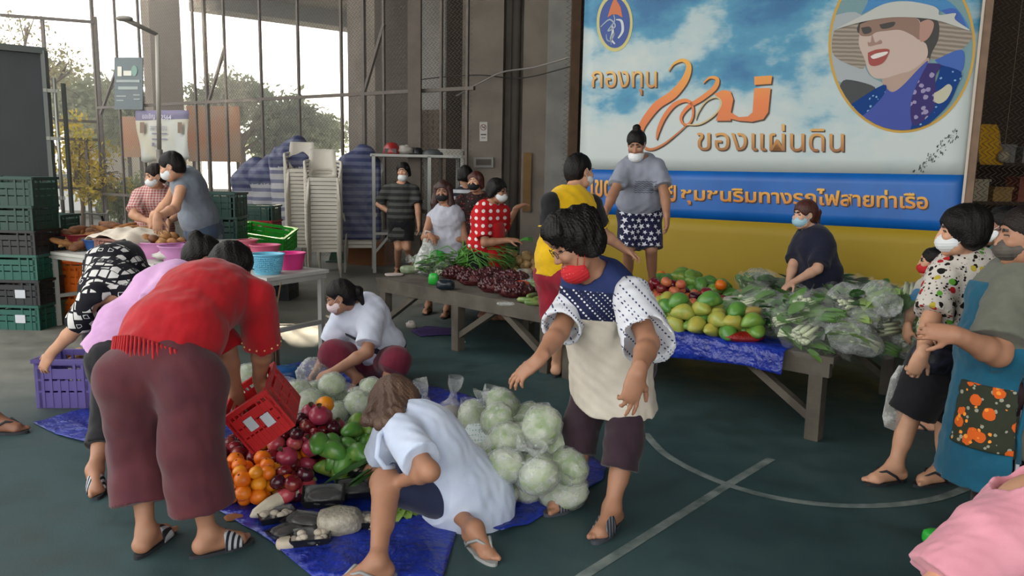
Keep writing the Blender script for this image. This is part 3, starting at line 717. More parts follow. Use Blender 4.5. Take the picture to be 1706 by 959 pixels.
# gold lettering: dark print behind, colour in front
def goldm(name, z0, z1, a, b, c):
    t = NT(name); sx = t.n('SeparateXYZ'); t.l(t.coord(), sx.inputs[0]); f = t.math('MULTIPLY', t.math('SUBTRACT', sx.outputs['Z'], z0), 1 / (z1 - z0), True)
    t.col(t.ramp(f, [(0, lin(a)), (.5, lin(b)), (1, lin(c))])); t.rough(.45); return t.m
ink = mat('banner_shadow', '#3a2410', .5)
for body, quad, bold, (z0, z1), cols in (('กองทุน', [(985, 158), (1094, 158), (1094, 118), (986, 118)], .006, (bp(1040, 158).z, bp(1040, 118).z), ('#9a5f28', '#c08a3c', '#d4a75a')),
        ('ของแผ่นดิน', [(1161, 250), (1406, 253), (1406, 207), (1161, 206)], .004, (bp(1280, 252).z, bp(1280, 208).z), ('#8a5420', '#b8813a', '#c99a4c')),
        ('เขตคลองเตย', [(984, 327), (1126, 336), (1126, 308), (984, 298)], .022, (bp(1050, 335).z, bp(1050, 300).z), ('#b56a20', '#d08c30', '#d8a23c')),
        ('ชุมชนริมทางรถไฟสายท่าเรือ', [(1134, 340), (1546, 357), (1546, 318), (1134, 307)], .022, (bp(1330, 350).z, bp(1330, 315).z), ('#b0601c', '#cf8a2e', '#d9a63e'))):
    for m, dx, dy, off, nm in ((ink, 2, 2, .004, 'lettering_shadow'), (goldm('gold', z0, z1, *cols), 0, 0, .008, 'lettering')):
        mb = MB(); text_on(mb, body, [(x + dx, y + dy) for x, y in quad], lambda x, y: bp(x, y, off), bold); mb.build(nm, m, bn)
Zm = lambda x, y: (960 + x / 3.69, y / 3.69)
def brush(pts, wid, off, m, name, dx=0):
    p = smooth_path([V(x + dx, y + dx, 0) for x, y in pts], 6); wv = np.interp(np.linspace(0, 1, len(p)), np.linspace(0, 1, len(wid)), wid); mb = MB(); vs = []
    for i, q in enumerate(p):
        d = (p[min(i + 1, len(p) - 1)] - p[max(i - 1, 0)]).normalized(); n = V(-d.y, d.x, 0) * wv[i] / 2
        for s in (q + n, q - n): x, y = Zm(s.x, s.y); vs.append(bp(x, y, off))
    mb.add(vs, [(2 * i, 2 * i + 1, 2 * i + 3, 2 * i + 2) for i in range(len(p) - 1)]); return mb.build(name, m, bn)
zt, zl = bp(1120, 100).z, bp(1120, 250).z
gm = goldm('gold_big', zl, zt, '#b06020', '#cf6a2a', '#d39a2c')
A = ([(568, 437), (600, 392), (655, 370), (692, 405), (668, 490), (595, 580), (500, 645), (430, 730), (395, 800), (400, 880), (450, 918), (530, 890), (620, 820), (680, 765)], [5, 12, 22, 32, 44, 52, 50, 46, 38, 22, 16, 12, 8, 6])
B = ([(780, 512), (820, 477), (866, 486), (850, 540), (770, 605), (690, 655), (645, 715), (655, 758), (690, 762), (716, 715), (712, 645), (670, 617), (600, 645), (540, 720), (505, 800), (493, 858)], [5, 14, 24, 30, 30, 24, 18, 15, 13, 12, 16, 22, 26, 26, 22, 6])
Cc = ([(680, 765), (760, 762), (850, 705), (892, 635), (862, 598), (800, 620), (755, 680), (733, 735)], [7, 9, 10, 10, 9, 8, 8, 5])
for k, (pts, wid) in enumerate((A, B, Cc)):
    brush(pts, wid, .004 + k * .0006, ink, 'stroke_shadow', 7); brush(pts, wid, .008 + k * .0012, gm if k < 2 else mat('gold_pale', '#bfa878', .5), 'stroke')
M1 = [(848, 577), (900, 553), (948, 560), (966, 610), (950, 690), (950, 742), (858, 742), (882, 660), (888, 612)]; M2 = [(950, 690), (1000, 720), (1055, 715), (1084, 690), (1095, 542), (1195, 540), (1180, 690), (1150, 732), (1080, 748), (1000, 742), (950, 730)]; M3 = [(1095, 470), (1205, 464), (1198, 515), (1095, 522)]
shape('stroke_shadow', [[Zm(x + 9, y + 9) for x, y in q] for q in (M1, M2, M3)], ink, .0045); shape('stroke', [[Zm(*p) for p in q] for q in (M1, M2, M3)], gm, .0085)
# round crest at the top left
def oval(cx, cy, a, b, n=40, t0=0): return [(cx + a * math.cos(t0 + 6.2832 * k / n), cy + b * math.sin(t0 + 6.2832 * k / n)) for k in range(n)]
shape('crest_rim', [oval(1024, 38, 30, 48)], mat('crest_yellow', '#b5ad6a', .5), .004); shape('crest_field', [oval(1024, 38, 25.5, 42)], mat('crest_blue', '#123a86', .5), .006)
shape('crest_crown', [[(1012, 29), (1017, 12), (1021, 2), (1025, -8), (1028, 2), (1034, 12), (1037, 29), (1028, 24), (1020, 24)]], mat('crest_orange', '#b9602e', .5), .008)
for pts, wd, m in (([(150, 165), (205, 120), (240, 160), (195, 190), (235, 130), (230, 90)], [5, 9, 9, 8, 7, 4], '#8c9aa8'), ([(185, 210), (190, 245), (215, 250), (235, 205), (215, 230), (215, 275)], [5, 8, 8, 8, 7, 4], '#77869a'), ([(245, 120), (278, 130), (285, 190), (258, 235)], [5, 16, 16, 8], '#b9bcc0'), ([(220, 150), (225, 200), (215, 240), (238, 270)], [8, 15, 15, 8], '#b4b8bc')): brush(pts, wd, .009, mat('crest_' + m[1:], m, .5), 'crest_cypher')
# portrait medallion
OV = oval(1360 + 570 / 4, 300 / 4, 490 / 4, 585 / 4, 60)
def clip(poly, cl=oval(1360 + 570 / 4, 300 / 4, 472 / 4, 567 / 4, 48)):
    out = poly
    for i in range(len(cl)):
        a, b = cl[i], cl[(i + 1) % len(cl)]; src = out; out = []
        ins = lambda p: (b[0] - a[0]) * (p[1] - a[1]) - (b[1] - a[1]) * (p[0] - a[0]) >= 0
        for j in range(len(src)):
            p, q = src[j], src[(j + 1) % len(src)]
            if ins(p): out.append(p)
            if ins(p) != ins(q):
                d1 = (b[0] - a[0]) * (p[1] - a[1]) - (b[1] - a[1]) * (p[0] - a[0]); d2 = (b[0] - a[0]) * (q[1] - a[1]) - (b[1] - a[1]) * (q[0] - a[0]); t_ = d1 / (d1 - d2); out.append((p[0] + (q[0] - p[0]) * t_, p[1] + (q[1] - p[1]) * t_))
        if not out: return []
    return out
Zp = lambda x, y: (1360 + x / 4, y / 4)
def sm_poly(pts, n=5): p = [V(x, y, 0) for x, y in pts]; p = smooth_path(p + [p[0]], n)[:-1]; return [(q.x, q.y) for q in p]
shape('portrait_rim', [OV], mat('medallion_gold', '#b38a24', .5), .004)
straw = NT('straw'); sc = straw.coord(); wv_ = straw.n('TexWave'); wv_.wave_type = 'RINGS'; wv_.inputs['Scale'].default_value = 9; wv_.inputs['Distortion'].default_value = 1.5; straw.l(sc, wv_.inputs[0]); straw.col(straw.ramp(wv_.outputs[0], [(.2, lin('#8f8478')), (.8, lin('#6f6458'))])); straw.rough(.6)
scarf = blotch('scarf_print', '#3a3266', [('#8f86a8', 14, .42, 0)]); jacket = blotch('jacket_print', '#143a78', [('#7a9cc0', 22, .32, 0)])
lay = [('portrait_backdrop', '#5f8288', [[(-500, -900), (1600, -900), (1600, 1600), (-500, 1600)]]), ('portrait_cloud', '#8f979b', [[(60, 120), (300, 100), (330, 460), (450, 560), (390, 600), (100, 500)]]), ('portrait_dark', '#1c2026', [[(150, 590), (200, 530), (390, 580), (330, 650), (200, 720)]]), ('portrait_crown', '#1f6fa6', [[(300, 95), (340, 20), (400, -120), (700, -130), (820, -30), (910, 30), (985, 120), (1015, 195), (930, 135), (815, 70), (600, 8), (450, 28)]]),
       ('portrait_brim', straw.m, [[(118, 205), (300, 145), (300, 250), (325, 445), (220, 430), (120, 372), (103, 290)], [(790, 130), (1022, 205), (1012, 290), (900, 370), (775, 397), (755, 350), (805, 250)]]),
       ('portrait_hair', '#17120f', [[(290, 140), (640, 112), (800, 130), (815, 250), (770, 350), (745, 420), (700, 380), (660, 250), (300, 230)]]), ('portrait_ribbon', '#0f4a9c', [[(790, 400), (960, 330), (988, 400), (955, 485), (830, 435)], [(830, 70), (930, 60), (1000, 180), (930, 135)]]),
       ('portrait_neck', '#9c8274', [[(440, 500), (640, 440), (740, 385), (745, 425), (660, 520), (580, 590), (500, 615), (445, 565)]]),
       ('portrait_face', '#b09a90', [[(292, 165), (420, 120), (640, 117), (695, 155), (692, 255), (735, 300), (735, 385), (640, 465), (560, 490), (450, 522), (385, 518), (345, 470), (322, 395), (284, 300), (288, 225)]]),
       ('portrait_face_shade', '#7a5a4c', [[(294, 160), (420, 120), (640, 117), (692, 160), (690, 262), (640, 235), (560, 200), (470, 205), (400, 215), (355, 240), (290, 232)]]),  # shade over the upper face, put into the print as a darker colour
       ('portrait_ear', '#9c7466', [[(690, 150), (742, 130), (782, 152), (772, 212), (735, 265), (690, 270)]]),
       ('portrait_eyes', '#1d1411', [[(298, 185), (355, 178), (366, 212), (318, 226)], [(420, 163), (520, 145), (508, 178), (440, 192)]]), ('portrait_nose', '#8a6a5e', [[(342, 278), (350, 308), (400, 298), (438, 288), (428, 265), (392, 282), (372, 232), (362, 280)]]),
       ('portrait_lips', '#8c2a24', [[(343, 352), (400, 330), (482, 328), (476, 372), (440, 422), (382, 440), (350, 420)]]), ('portrait_teeth', '#c9c4bf', [[(360, 376), (400, 356), (474, 344), (460, 366), (384, 392)]]),
       ('portrait_blouse', '#0c2f8c', [[(445, 560), (500, 612), (570, 575), (700, 440), (742, 420), (650, 640), (660, 900), (540, 930), (380, 900), (250, 790), (420, 600)]]), ('portrait_jacket', jacket, [[(200, 715), (445, 565), (440, 645), (280, 790), (230, 760)], [(830, 432), (965, 480), (940, 570), (860, 720), (650, 900), (640, 820), (790, 560)]]),
       ('portrait_scarf', scarf, [[(742, 420), (832, 432), (792, 510), (800, 650), (760, 760), (645, 835), (636, 650)]]), ('portrait_flower', '#a9a690', [[(785, 620), (830, 595), (880, 560), (905, 590), (870, 660), (820, 690), (785, 670)]]),
       ('portrait_band', '#a9aaa6', [[(120, 198), (300, 105), (450, 27), (600, 8), (760, 35), (815, 65), (822, 100), (928, 88), (925, 130), (1022, 203), (830, 142), (700, 120), (500, 116), (300, 147)]])]
for i, (nm, c, polys) in enumerate(lay):
  for q in polys: shape(nm, [[Zp(*p) for p in (sm_poly(q) if i else q)]], c if not isinstance(c, str) else mat(nm, c, .5), .006 + i * .0007, clip=clip)
rs = random.Random(8); mb = MB()
for i in range(90):
    tt = rs.random(); x = 1524 + 70 * tt + rs.uniform(-7, 7); y = 292 - 70 * tt + rs.uniform(-10, 6); h = rs.uniform(1, 5); mb.add([bp(x, y, .006), bp(x + 1.2, y, .006), bp(x + 2, y - h, .006), bp(x + 1, y - h, .006)], [(0, 1, 2, 3)])
mb.build('mould_marks', mat('mould', '#22282c', .8), bn)
wood = mat('batten_wood', '#7a6250', .8, .25, 10); mb = MB(); a = bp(1608, 300); mb.beam(V(a.x, a.y, 0) + BU * .04 - BN * .03, V(a.x, a.y, 4.3) + BU * .04 - BN * .03, .09, .06, up=(BU.x, BU.y, 0)); mb.build('edge_batten', wood, bn)
mb = MB(); mb.beam(V(a.x, a.y, 0) + BU * .0 + BN * .01, V(a.x, a.y, 4.3) + BN * .01, .03, .02, up=(BU.x, BU.y, 0)); mb.build('edge_rail', mat('pale_strip', '#b5a99c', .6), bn)
for i in range(4): a0 = bz(.1 + (BLEN - .2) * i / 3, 0, -.1); MB().beam(a0, a0 + V(0, 0, 4.3), .06, up=(BU.x, BU.y, 0)).build('back_post', wood, bn)
# ---------------------------------------------------------------- people: skeleton from the joints, then one continuous body and clothes
def nv(v): return Vector(v).normalized()
def yawdir(y): a = R_(y); return Vector((-math.sin(a), math.cos(a), 0))
def frame(y, z):
    """columns right, forward, up: forward kept, up made square"""
    y = nv(y); x = nv(y.cross(Vector(z))); return Matrix((x, y, x.cross(y))).transposed()
class Skel: pass
LEN = dict(nk=.47, sh=.165, up=.275, fo=.235, th=.40, hp=.085)
def solve(J, g=1.0, yaw=0.0, face=(0, 0, 0), right=None):
    S = Skel(); S.g = g; S.yaw = yaw
    def get(key, p0, L):
        v = J[key]; s = v[2]
        if isinstance(s, Vector): return s.copy()
        if s == 'g': return G(v[0], v[1], .087 * g)
        if isinstance(s, tuple): return G(v[0], v[1], s[0])
        if abs(s) > 1.5: return P(v[0], v[1], s)
        return onray(v[0], v[1], p0, L * g * (v[3] if len(v) > 3 else 1), s)
    S.pv = get('pv', None, 0)
    S.nk = get('nk', S.pv, LEN['nk'])
    S.f = yawdir(yaw); S.r = Vector((S.f.y, -S.f.x, 0))
    S.sp = get('sp', None, 0) if 'sp' in J else (S.pv + S.nk) / 2
    for sd, sg in (('l', -1), ('r', 1)):
        for a, b, L in (('s', 'nk', 'sh'), ('e', 's' + sd, 'up'), ('w', 'e' + sd, 'fo')):
            k = a + sd
            setattr(S, k, get(k, getattr(S, b), LEN[L]) if k in J else None)
        h = 'h' + sd
        setattr(S, h, get(h, S.pv, LEN['hp']) if h in J else S.pv + S.r * sg * LEN['hp'] * g - Vector((0, 0, .03 * g)))
        hh = getattr(S, h)
        setattr(S, 'a' + sd, get('a' + sd, None, 0) if 'a' + sd in J else None)
        kk = 'k' + sd
        if kk in J: setattr(S, kk, get(kk, hh, LEN['th']))
        elif getattr(S, 'a' + sd) is not None:
            a_ = getattr(S, 'a' + sd); d = (a_ - hh).length; L1, L2 = .40 * g, .385 * g
            q = (L1 * L1 - L2 * L2 + d * d) / (2 * d); hgt = math.sqrt(max(L1 * L1 - q * q, 0)); u = (a_ - hh).normalized()
            n = S.f - u * S.f.dot(u); setattr(S, kk, hh + u * q + n.normalized() * hgt)
        else: setattr(S, kk, None)
    S.ax = (S.sr - S.sl).normalized()
    up = (S.nk - S.sp).normalized(); S.up = up
    S.cf = up.cross(S.ax).normalized()                       # chest front
    S.TM = Matrix((S.cf.cross(up).normalized(), S.cf, up)).transposed()
    lo = (S.sp - S.pv).normalized(); hf = S.f - lo * S.f.dot(lo)
    S.pf = hf.normalized() if hf.length > .05 else S.cf
    S.PM = Matrix((S.pf.cross(lo).normalized(), S.pf, lo)).transposed()
    S.BM = frame((S.cf + S.pf), (up + lo))
    y, p, r = face
    S.hd = get('hd', S.nk, .20)
    S.HM = Matrix.Rotation(R_(y), 3, 'Z') @ Matrix.Rotation(R_(p), 3, 'X') @ Matrix.Rotation(R_(r), 3, 'Y')
    return S
def hpt(S, x, y, z): return S.hd + S.HM @ Vector((x, y, z)) * S.g
def body_lengths(S):
    o = []
    for n, a, b, L in (('nk', S.pv, S.nk, .47), ('ual', S.sl, S.el, .275), ('uar', S.sr, S.er, .275), ('fal', S.el, S.wl, .235), ('far', S.er, S.wr, .235), ('thl', S.hl, S.kl, .4), ('thr', S.hr, S.kr, .4), ('shl', S.kl, S.al, .385), ('shr', S.kr, S.ar, .385), ('hd', S.nk, S.hd, .2)):
        if a is not None and b is not None: o.append('%s %.2f' % (n, (a - b).length / (L * S.g)))
    return ' '.join(o)
def hand(w, d, n, side, g=1.0, curl=(.35, .4, .45, .5), thumb=.3, spread=.06, fr=.0085):
    """palm and five fingers; d: wrist to fingers, n: palm normal, side=+1 right hand, -1 left hand"""
    d = nv(d); n = nv(Vector(n) - d * Vector(n).dot(d)); t = n.cross(d) * side    # towards the thumb
    pr = []; w = Vector(w)
    pr.append(C(w - d * .03 * g, w + d * .045 * g, .025 * g, .033 * g, .02, flat=(n, 1.6)))
    pr.append(C(w + d * .03 * g, w + d * .075 * g, .034 * g, .036 * g, .015, flat=(n, 2.1)))
    ln = (.072, .080, .074, .058)
    for i in range(4):
        o = (.028, .0095, -.0095, -.027)[i]
        p = w + d * (.084, .089, .084, .076)[i] * g + t * o * g; a = curl[i] * .6; q = nv(d + t * (o * spread / .028 * 2))
        for j, fr_ in enumerate((.46, .30, .24)):
            v = q * math.cos(a) + n * math.sin(a); e = p + v * ln[i] * fr_ * g
            pr.append(C(p, e, (fr - j * .0008) * g, (fr - (j + 1) * .0008) * g, .006)); p = e; a += curl[i] * 1.1
    p = w + d * .022 * g + t * .022 * g; v = nv(d * .62 + t * .72 + n * thumb); e = p + v * .04 * g
    pr.append(C(w + d * .015 * g, e, .015 * g, .0125 * g, .012)); v2 = nv(v + d * .5 + n * thumb * .8)
    m = e + v2 * .032 * g; pr.append(C(e, m, .0105 * g, .0095 * g, .006)); pr.append(C(m, m + nv(v2 + d * .3) * .024 * g, .0095 * g, .008 * g, .006))
    return pr
def foot(a, f, g=1.0, up=(0, 0, 1), sd=1):
    f = nv(f); u = nv(Vector(up) - f * f.dot(Vector(up))); x = f.cross(u) * 1.0     # right of the foot
    a = Vector(a); pr = [C(a, a - f * .03 * g - u * .035 * g, .034 * g, .033 * g, .03), C(a + f * .01 * g, a + f * .125 * g - u * .052 * g, .036 * g, .027 * g, .03),
          C(a - f * .035 * g - u * .046 * g, a + f * .13 * g - u * .055 * g, .03 * g, .024 * g, .02, flat=(x, .78))]
    for i in range(5):
        o = (-.026, -.008, .007, .020, .031)[i] * sd; L = (.062, .058, .05, .042, .034)[i]; r = (.0125, .0095, .009, .0085, .008)[i]
        p = a + f * (.128 - i * .006) * g + x * o * g - u * .058 * g
        pr.append(C(p, p + f * L * .75 * g - u * .006 * g, r * g, r * g, .008))
    return pr
def head_prims(S, face=True, fm=1.0, big=True):
    g = S.g; M = S.HM
    def p(x, y, z): return hpt(S, x, y, z)
    def e(c, r, m=0, k=.015, sub=False): return E(p(*c), [q * g for q in r], M, k * g, m, sub)
    pr = [e((0, -.016, .032), (.073, .09, .082), k=.03), e((0, .028, -.022), (.062 * fm, .062, .082), k=.03), C(p(-.03, .03, -.075), p(0, .062, -.094), .034 * g * fm, .019 * g, .025), C(p(.03, .03, -.075), p(0, .062, -.094), .034 * g * fm, .019 * g, .025),
          C(p(0, .086, .012), p(0, .103, -.026), .0085 * g, .0125 * g, .012)]
    for s in (-1, 1):
        pr += [e((s * .012, .093, -.031), (.0085, .01, .007), k=.008), e((s * .074, -.006, -.004), (.009, .019, .031), k=.01), e((s * .081, -.002, -.002), (.006, .009, .017), k=.006, sub=True),
               e((s * .032, .097, .012), (.02, .016, .012), k=.016, sub=True), e((s * .04, .07, -.02), (.024, .02, .02), k=.02)]
        if big:
            pr += [e((s * .031, .0775, .010), (.0145, .0115, .0062), m=1, k=.002), e((s * .0305, .0865, .011), (.0062, .0042, .0055), m=2, k=.001),
                   e((s * .031, .081, .0185), (.0165, .011, .0045), k=.004), e((s * .033, .0845, .032), (.02, .007, .0042), m=2, k=.003)]
        else: pr += [e((s * .031, .082, .011), (.0155, .010, .0042), m=2, k=.002), e((s * .033, .086, .032), (.02, .007, .004), m=2, k=.003)]
    pr += [e((0, .090, -.056), (.021, .010, .005), m=3, k=.005), e((0, .089, -.065), (.017, .010, .006), m=3, k=.005)]
    return pr
def limb(a, b, r0, r1, g, bulge=None): return C(a, b, r0 * g, r1 * g, .025)
def body_prims(S, fat=1.0, bust=.0, belly=1.0, arms=1.0, legs=1.0, hands=None, feet=None, big=True, fm=1.0, torso=True):
    g = S.g; pr = []
    ch = S.sp * .38 + S.nk * .62; be = S.pv * .5 + S.sp * .5
    if torso:
        pr += [E(ch, (.15 * fat * g, .105 * fat * g, .17 * g), S.TM, .06), E(be, (.14 * fat * belly * g, .108 * fat * belly * g, .16 * g), S.BM, .06),
           E(S.pv, (.165 * fat * g, .118 * fat * g, .125 * g), S.PM, .06), C(S.sl + S.ax * .015, S.sr - S.ax * .015, .05 * g, .05 * g, .05),
           C(S.nk - S.up * .03 * g, S.hd - S.HM @ Vector((0, .012, .05)) * g, .056 * g, .05 * g, .03)]
        if bust:
            for s in (-1, 1): pr.append(E(ch + S.ax * s * .068 * g + S.cf * .075 * g * fat - S.up * .02, (.068 * bust * g,) * 3, S.TM, .04))
        for h, s in ((S.hl, -1), (S.hr, 1)): pr.append(E(h - S.pf * .045 * g + S.PM.col[2] * .01, (.088 * fat * g, .085 * fat * g, .1 * g), S.PM, .05))
    for sd, sg in (('l', -1), ('r', 1)):
        s, e, w = (getattr(S, k + sd) for k in 'sew')
        if e is not None:
            pr += [C(s, e, .050 * g * arms, .039 * g * arms, .03), C(e, e * .7 + w * .3, .038 * g * arms, .040 * g * arms, .03), C(e * .7 + w * .3, w, .040 * g * arms, .0265 * g * arms, .02)]
            hs = (hands or {}).get(sd)
            if hs: pr += hand(w, hs[0], hs[1], sg, g * .97, **(hs[2] if len(hs) > 2 else {}))
        h, k, a = getattr(S, 'h' + sd), getattr(S, 'k' + sd), getattr(S, 'a' + sd)
        if k is not None:
            pr.append(C(h, k, .082 * g * legs, .052 * g * legs, .04))
            if a is not None:
                ax = nv(a - k); bk = nv(h - k) + nv(a - k); bk = bk if bk.length > .15 else -S.f
                bk = nv(bk - ax * bk.dot(ax))
                pr += [C(k, a, .05 * g * legs, .034 * g, .03), C(k * .85 + a * .15 + bk * .014 * g, k * .45 + a * .55 + bk * .012 * g, .047 * g * legs, .038 * g * legs, .03)]
                ft = (feet or {}).get(sd)
                if ft: pr += foot(a, ft[0], g, ft[1] if len(ft) > 1 else (0, 0, 1), sg)
    pr += head_prims(S, fm=fm, big=False)
    return pr
def fold(seed, amp, wl=.11):
    f = sine_noise(seed, wl); h = sine_noise(seed + 7, wl * .45, 4)
    return lambda p: amp * (f(p) + .35 * h(p))
def top_prims(S, fat=1.0, bust=0.0, belly=1.0, inf=.014, sleeve=.6, hem=.06, hemr=.17, arm=.052, cuff=.062, arms=1.0, flat=1.35, sleeves='lr', hempt=None, side=0, drape=0.0, long=None, hemflat=None, k=.05):
    """shirt: torso, shoulders, sleeves open at the cuff, hem cut square. sleeve: share of the upper arm (over 1: on down the forearm)"""
    g = S.g; ch = S.sp * .38 + S.nk * .62; be = S.pv * .5 + S.sp * .5; i = inf
    pr = [E(ch, (.15 * fat * g + i, .105 * fat * g + i, .17 * g + i), S.TM, .06), E(be, (.14 * fat * belly * g + i, .108 * fat * belly * g + i, .15 * g), S.BM, .06), C(S.sl + S.ax * .015, S.sr - S.ax * .015, .053 * g + i * .6, .053 * g + i * .6, .05)]
    if bust:
        for s in (-1, 1): pr.append(E(ch + S.ax * s * .062 * g + S.cf * .075 * g * fat - S.up * .02, (.074 * bust * g + i * .5,) * 3, S.TM, .06))
    hp = Vector(hempt) if hempt is not None else S.pv - S.PM.col[2] * hem * g
    pr.append(C(S.sp * .75 + S.nk * .25, hp, .145 * fat * g + i, hemr * g, .06, flat=(hemflat or (S.pf + S.cf), flat), cap=1))
    for sd in sleeves:
        s, e, w = (getattr(S, q + sd) for q in 'sew')
        if e is None: continue
        if sleeve <= 1:
            q = s + (e - s) * sleeve; pr.append(C(s, q, arm * g * arms + i * .7, cuff * g * arms, .04, cap=1))
        else:
            q = e + (w - e) * (sleeve - 1); pr += [C(s, e, arm * g * arms + i * .7, arm * g * arms + i * .5, .04), C(e, q, arm * g * arms + i * .5, cuff * g * arms, .03, cap=1)]
    pr.append(C(S.nk + S.up * .02 * g + S.cf * .025 * g, S.nk + S.up * .16 * g + S.cf * .03 * g, .062 * g, .10 * g, .01, sub=True))
    return pr
def pants_prims(S, fat=1.0, inf=.012, leg=1.45, thigh=.088, knee=.075, hemr=.08, legs='lr', k=.04):
    """leg: 1 ends at the knee, 2 at the ankle; under 1 a share of the thigh"""
    g = S.g; pr = [E(S.pv, (.165 * fat * g + inf, .118 * fat * g + inf, .12 * g + inf), S.PM, .06), C(S.pv, S.pv * .6 + S.sp * .4, .15 * fat * g, .14 * fat * g, .06, flat=(S.PM.col[1], 1.3), cap=1)]
    for h, s in ((S.hl, -1), (S.hr, 1)): pr.append(E(h - S.pf * .045 * g + S.PM.col[2] * .01, (.092 * fat * g + inf, .088 * fat * g + inf, .1 * g + inf), S.PM, .05))
    for sd in legs:
        h, kn, a = getattr(S, 'h' + sd), getattr(S, 'k' + sd), getattr(S, 'a' + sd)
        if leg <= 1:
            q = h + (kn - h) * leg; pr.append(C(h, q, thigh * g * fat + inf, hemr * g * fat, k, cap=1))
        else:
            q = kn + (a - kn) * (leg - 1); pr += [C(h, kn, thigh * g * fat + inf, knee * g * fat, k), C(kn, q, knee * g * fat, hemr * g * fat, .03, cap=1)]
    return pr
def hair_prims(S, style='short', vol=.014, low=-.05, front=.0, m=0):
    """cap of hair over the skull with the face left free; style adds a bun, a tail or long strands (head space)"""
    g = S.g; M = S.HM
    def p(x, y, z): return hpt(S, x, y, z)
    pr = [E(p(0, -.02, .034), ((.073 + vol) * g, (.09 + vol) * g, (.082 + vol) * g), M, .02 * g), E(p(0, -.05, -.01), ((.066 + vol) * g, (.058 + vol) * g, .09 * g), M, .03 * g)]
    if style == 'full':
        for s in (-1, 1): pr.append(C(p(s * .066, .01, .05), p(s * .072, -.03, -.05), .03 * g, .03 * g, .03 * g))
    if style == 'bun': pr += [E(p(0, -.10, .075), (.042 * g, .042 * g, .042 * g), M, .012 * g)]
    if style == 'topbun': pr += [E(p(0, -.045, .135), (.036 * g, .036 * g, .032 * g), M, .012 * g)]
    if style == 'pony': pr += [C(p(0, -.10, .03), p(0, -.14, -.01), .025 * g, .03 * g, .02), C(p(0, -.14, -.01), p(0, -.13, -.13), .03 * g, .012 * g, .02)]
    if style == 'lowbun': pr += [E(p(0, -.115, -.02), (.035 * g, .03 * g, .03 * g), M, .015 * g)]
    pr.append(E(p(0, .105, -.028 + front), (.072 * g, .078 * g, .084 * g), M, .012 * g, sub=True))
    if style != 'full':
        for s in (-1, 1): pr.append(E(p(s * .088, .005, -.02), (.03 * g, .03 * g, .042 * g), M, .01 * g, sub=True))
    return pr, [HS(p(0, 0, low), -(M @ Vector((0, -.5, 1))))]
def strands(seed, M, amp=.004, c=(0, 0, 0), n=44):
    Ma = np.array(M, dtype=np.float32); f = sine_noise(seed, .06, 4); c = np.array(c, dtype=np.float32)
    def d(p):
        q = (p - c) @ Ma; a = np.arctan2(q[:, 0], q[:, 1] + .02)
        return amp * (.4 * np.sin(a * n + 2.5 * f(p) + q[:, 2] * 25) + .7 * f(p))
    return d
def mask_obj(S, parent, m, drop=0.0, fwd=0.0, vox=.004):
    """pleated cloth mask over nose and mouth (drop > 0: pulled down) with ear loops"""
    g = S.g; M = S.HM
    def p(x, y, z): return hpt(S, x, y, z)
    pr = [E(p(0, .038 + fwd, -.048 - drop), (.0695 * g, .079 * g, .058 * g), M, .01)]
    cuts = [HS(p(0, .022 + fwd, 0), -(M @ Vector((0, 1, 0)))), HS(p(0, 0, -.004 - drop), M @ Vector((0, 0, 1)))]
    Ma = np.array(M, dtype=np.float32); h0 = np.array(S.hd, dtype=np.float32)
    o = solid('face_mask', pr, vox, m, parent, cuts, lambda q: .0012 * np.sin(((q - h0) @ Ma)[:, 2] * 420), 1)
    mb = MB()
    for s in (-1, 1):
        for z0, z1 in ((-.018, .02), (-.075, -.025)):
            mb.tube([p(s * .062, .052, z0 - drop), p(s * .07, .03, (z0 - drop) * .6 + z1 * .4), p(s * .079, -.004, z1), p(s * .077, -.02, z1 * .5)], .0016 * g, 5)
    mb.build('ear_loop', m, parent); return o
def glasses_obj(S, parent, m):
    mb = MB()
    for s in (-1, 1):
        c = [hpt(S, s * .032 + .023 * math.cos(a), .101 - .004 * abs(math.cos(a)), .010 + .017 * math.sin(a)) for a in np.linspace(0, 6.283, 17)]
        mb.tube(c, .0017, 5, cap=False); mb.tube([hpt(S, s * .055, .098, .013), hpt(S, s * .073, .06, .014), hpt(S, s * .08, -.005, .016), hpt(S, s * .078, -.02, .004)], .0016, 5)
    mb.tube([hpt(S, -.009, .102, .014), hpt(S, 0, .105, .016), hpt(S, .009, .102, .014)], .0016, 5)
    return mb.build('eyeglasses', m, parent)
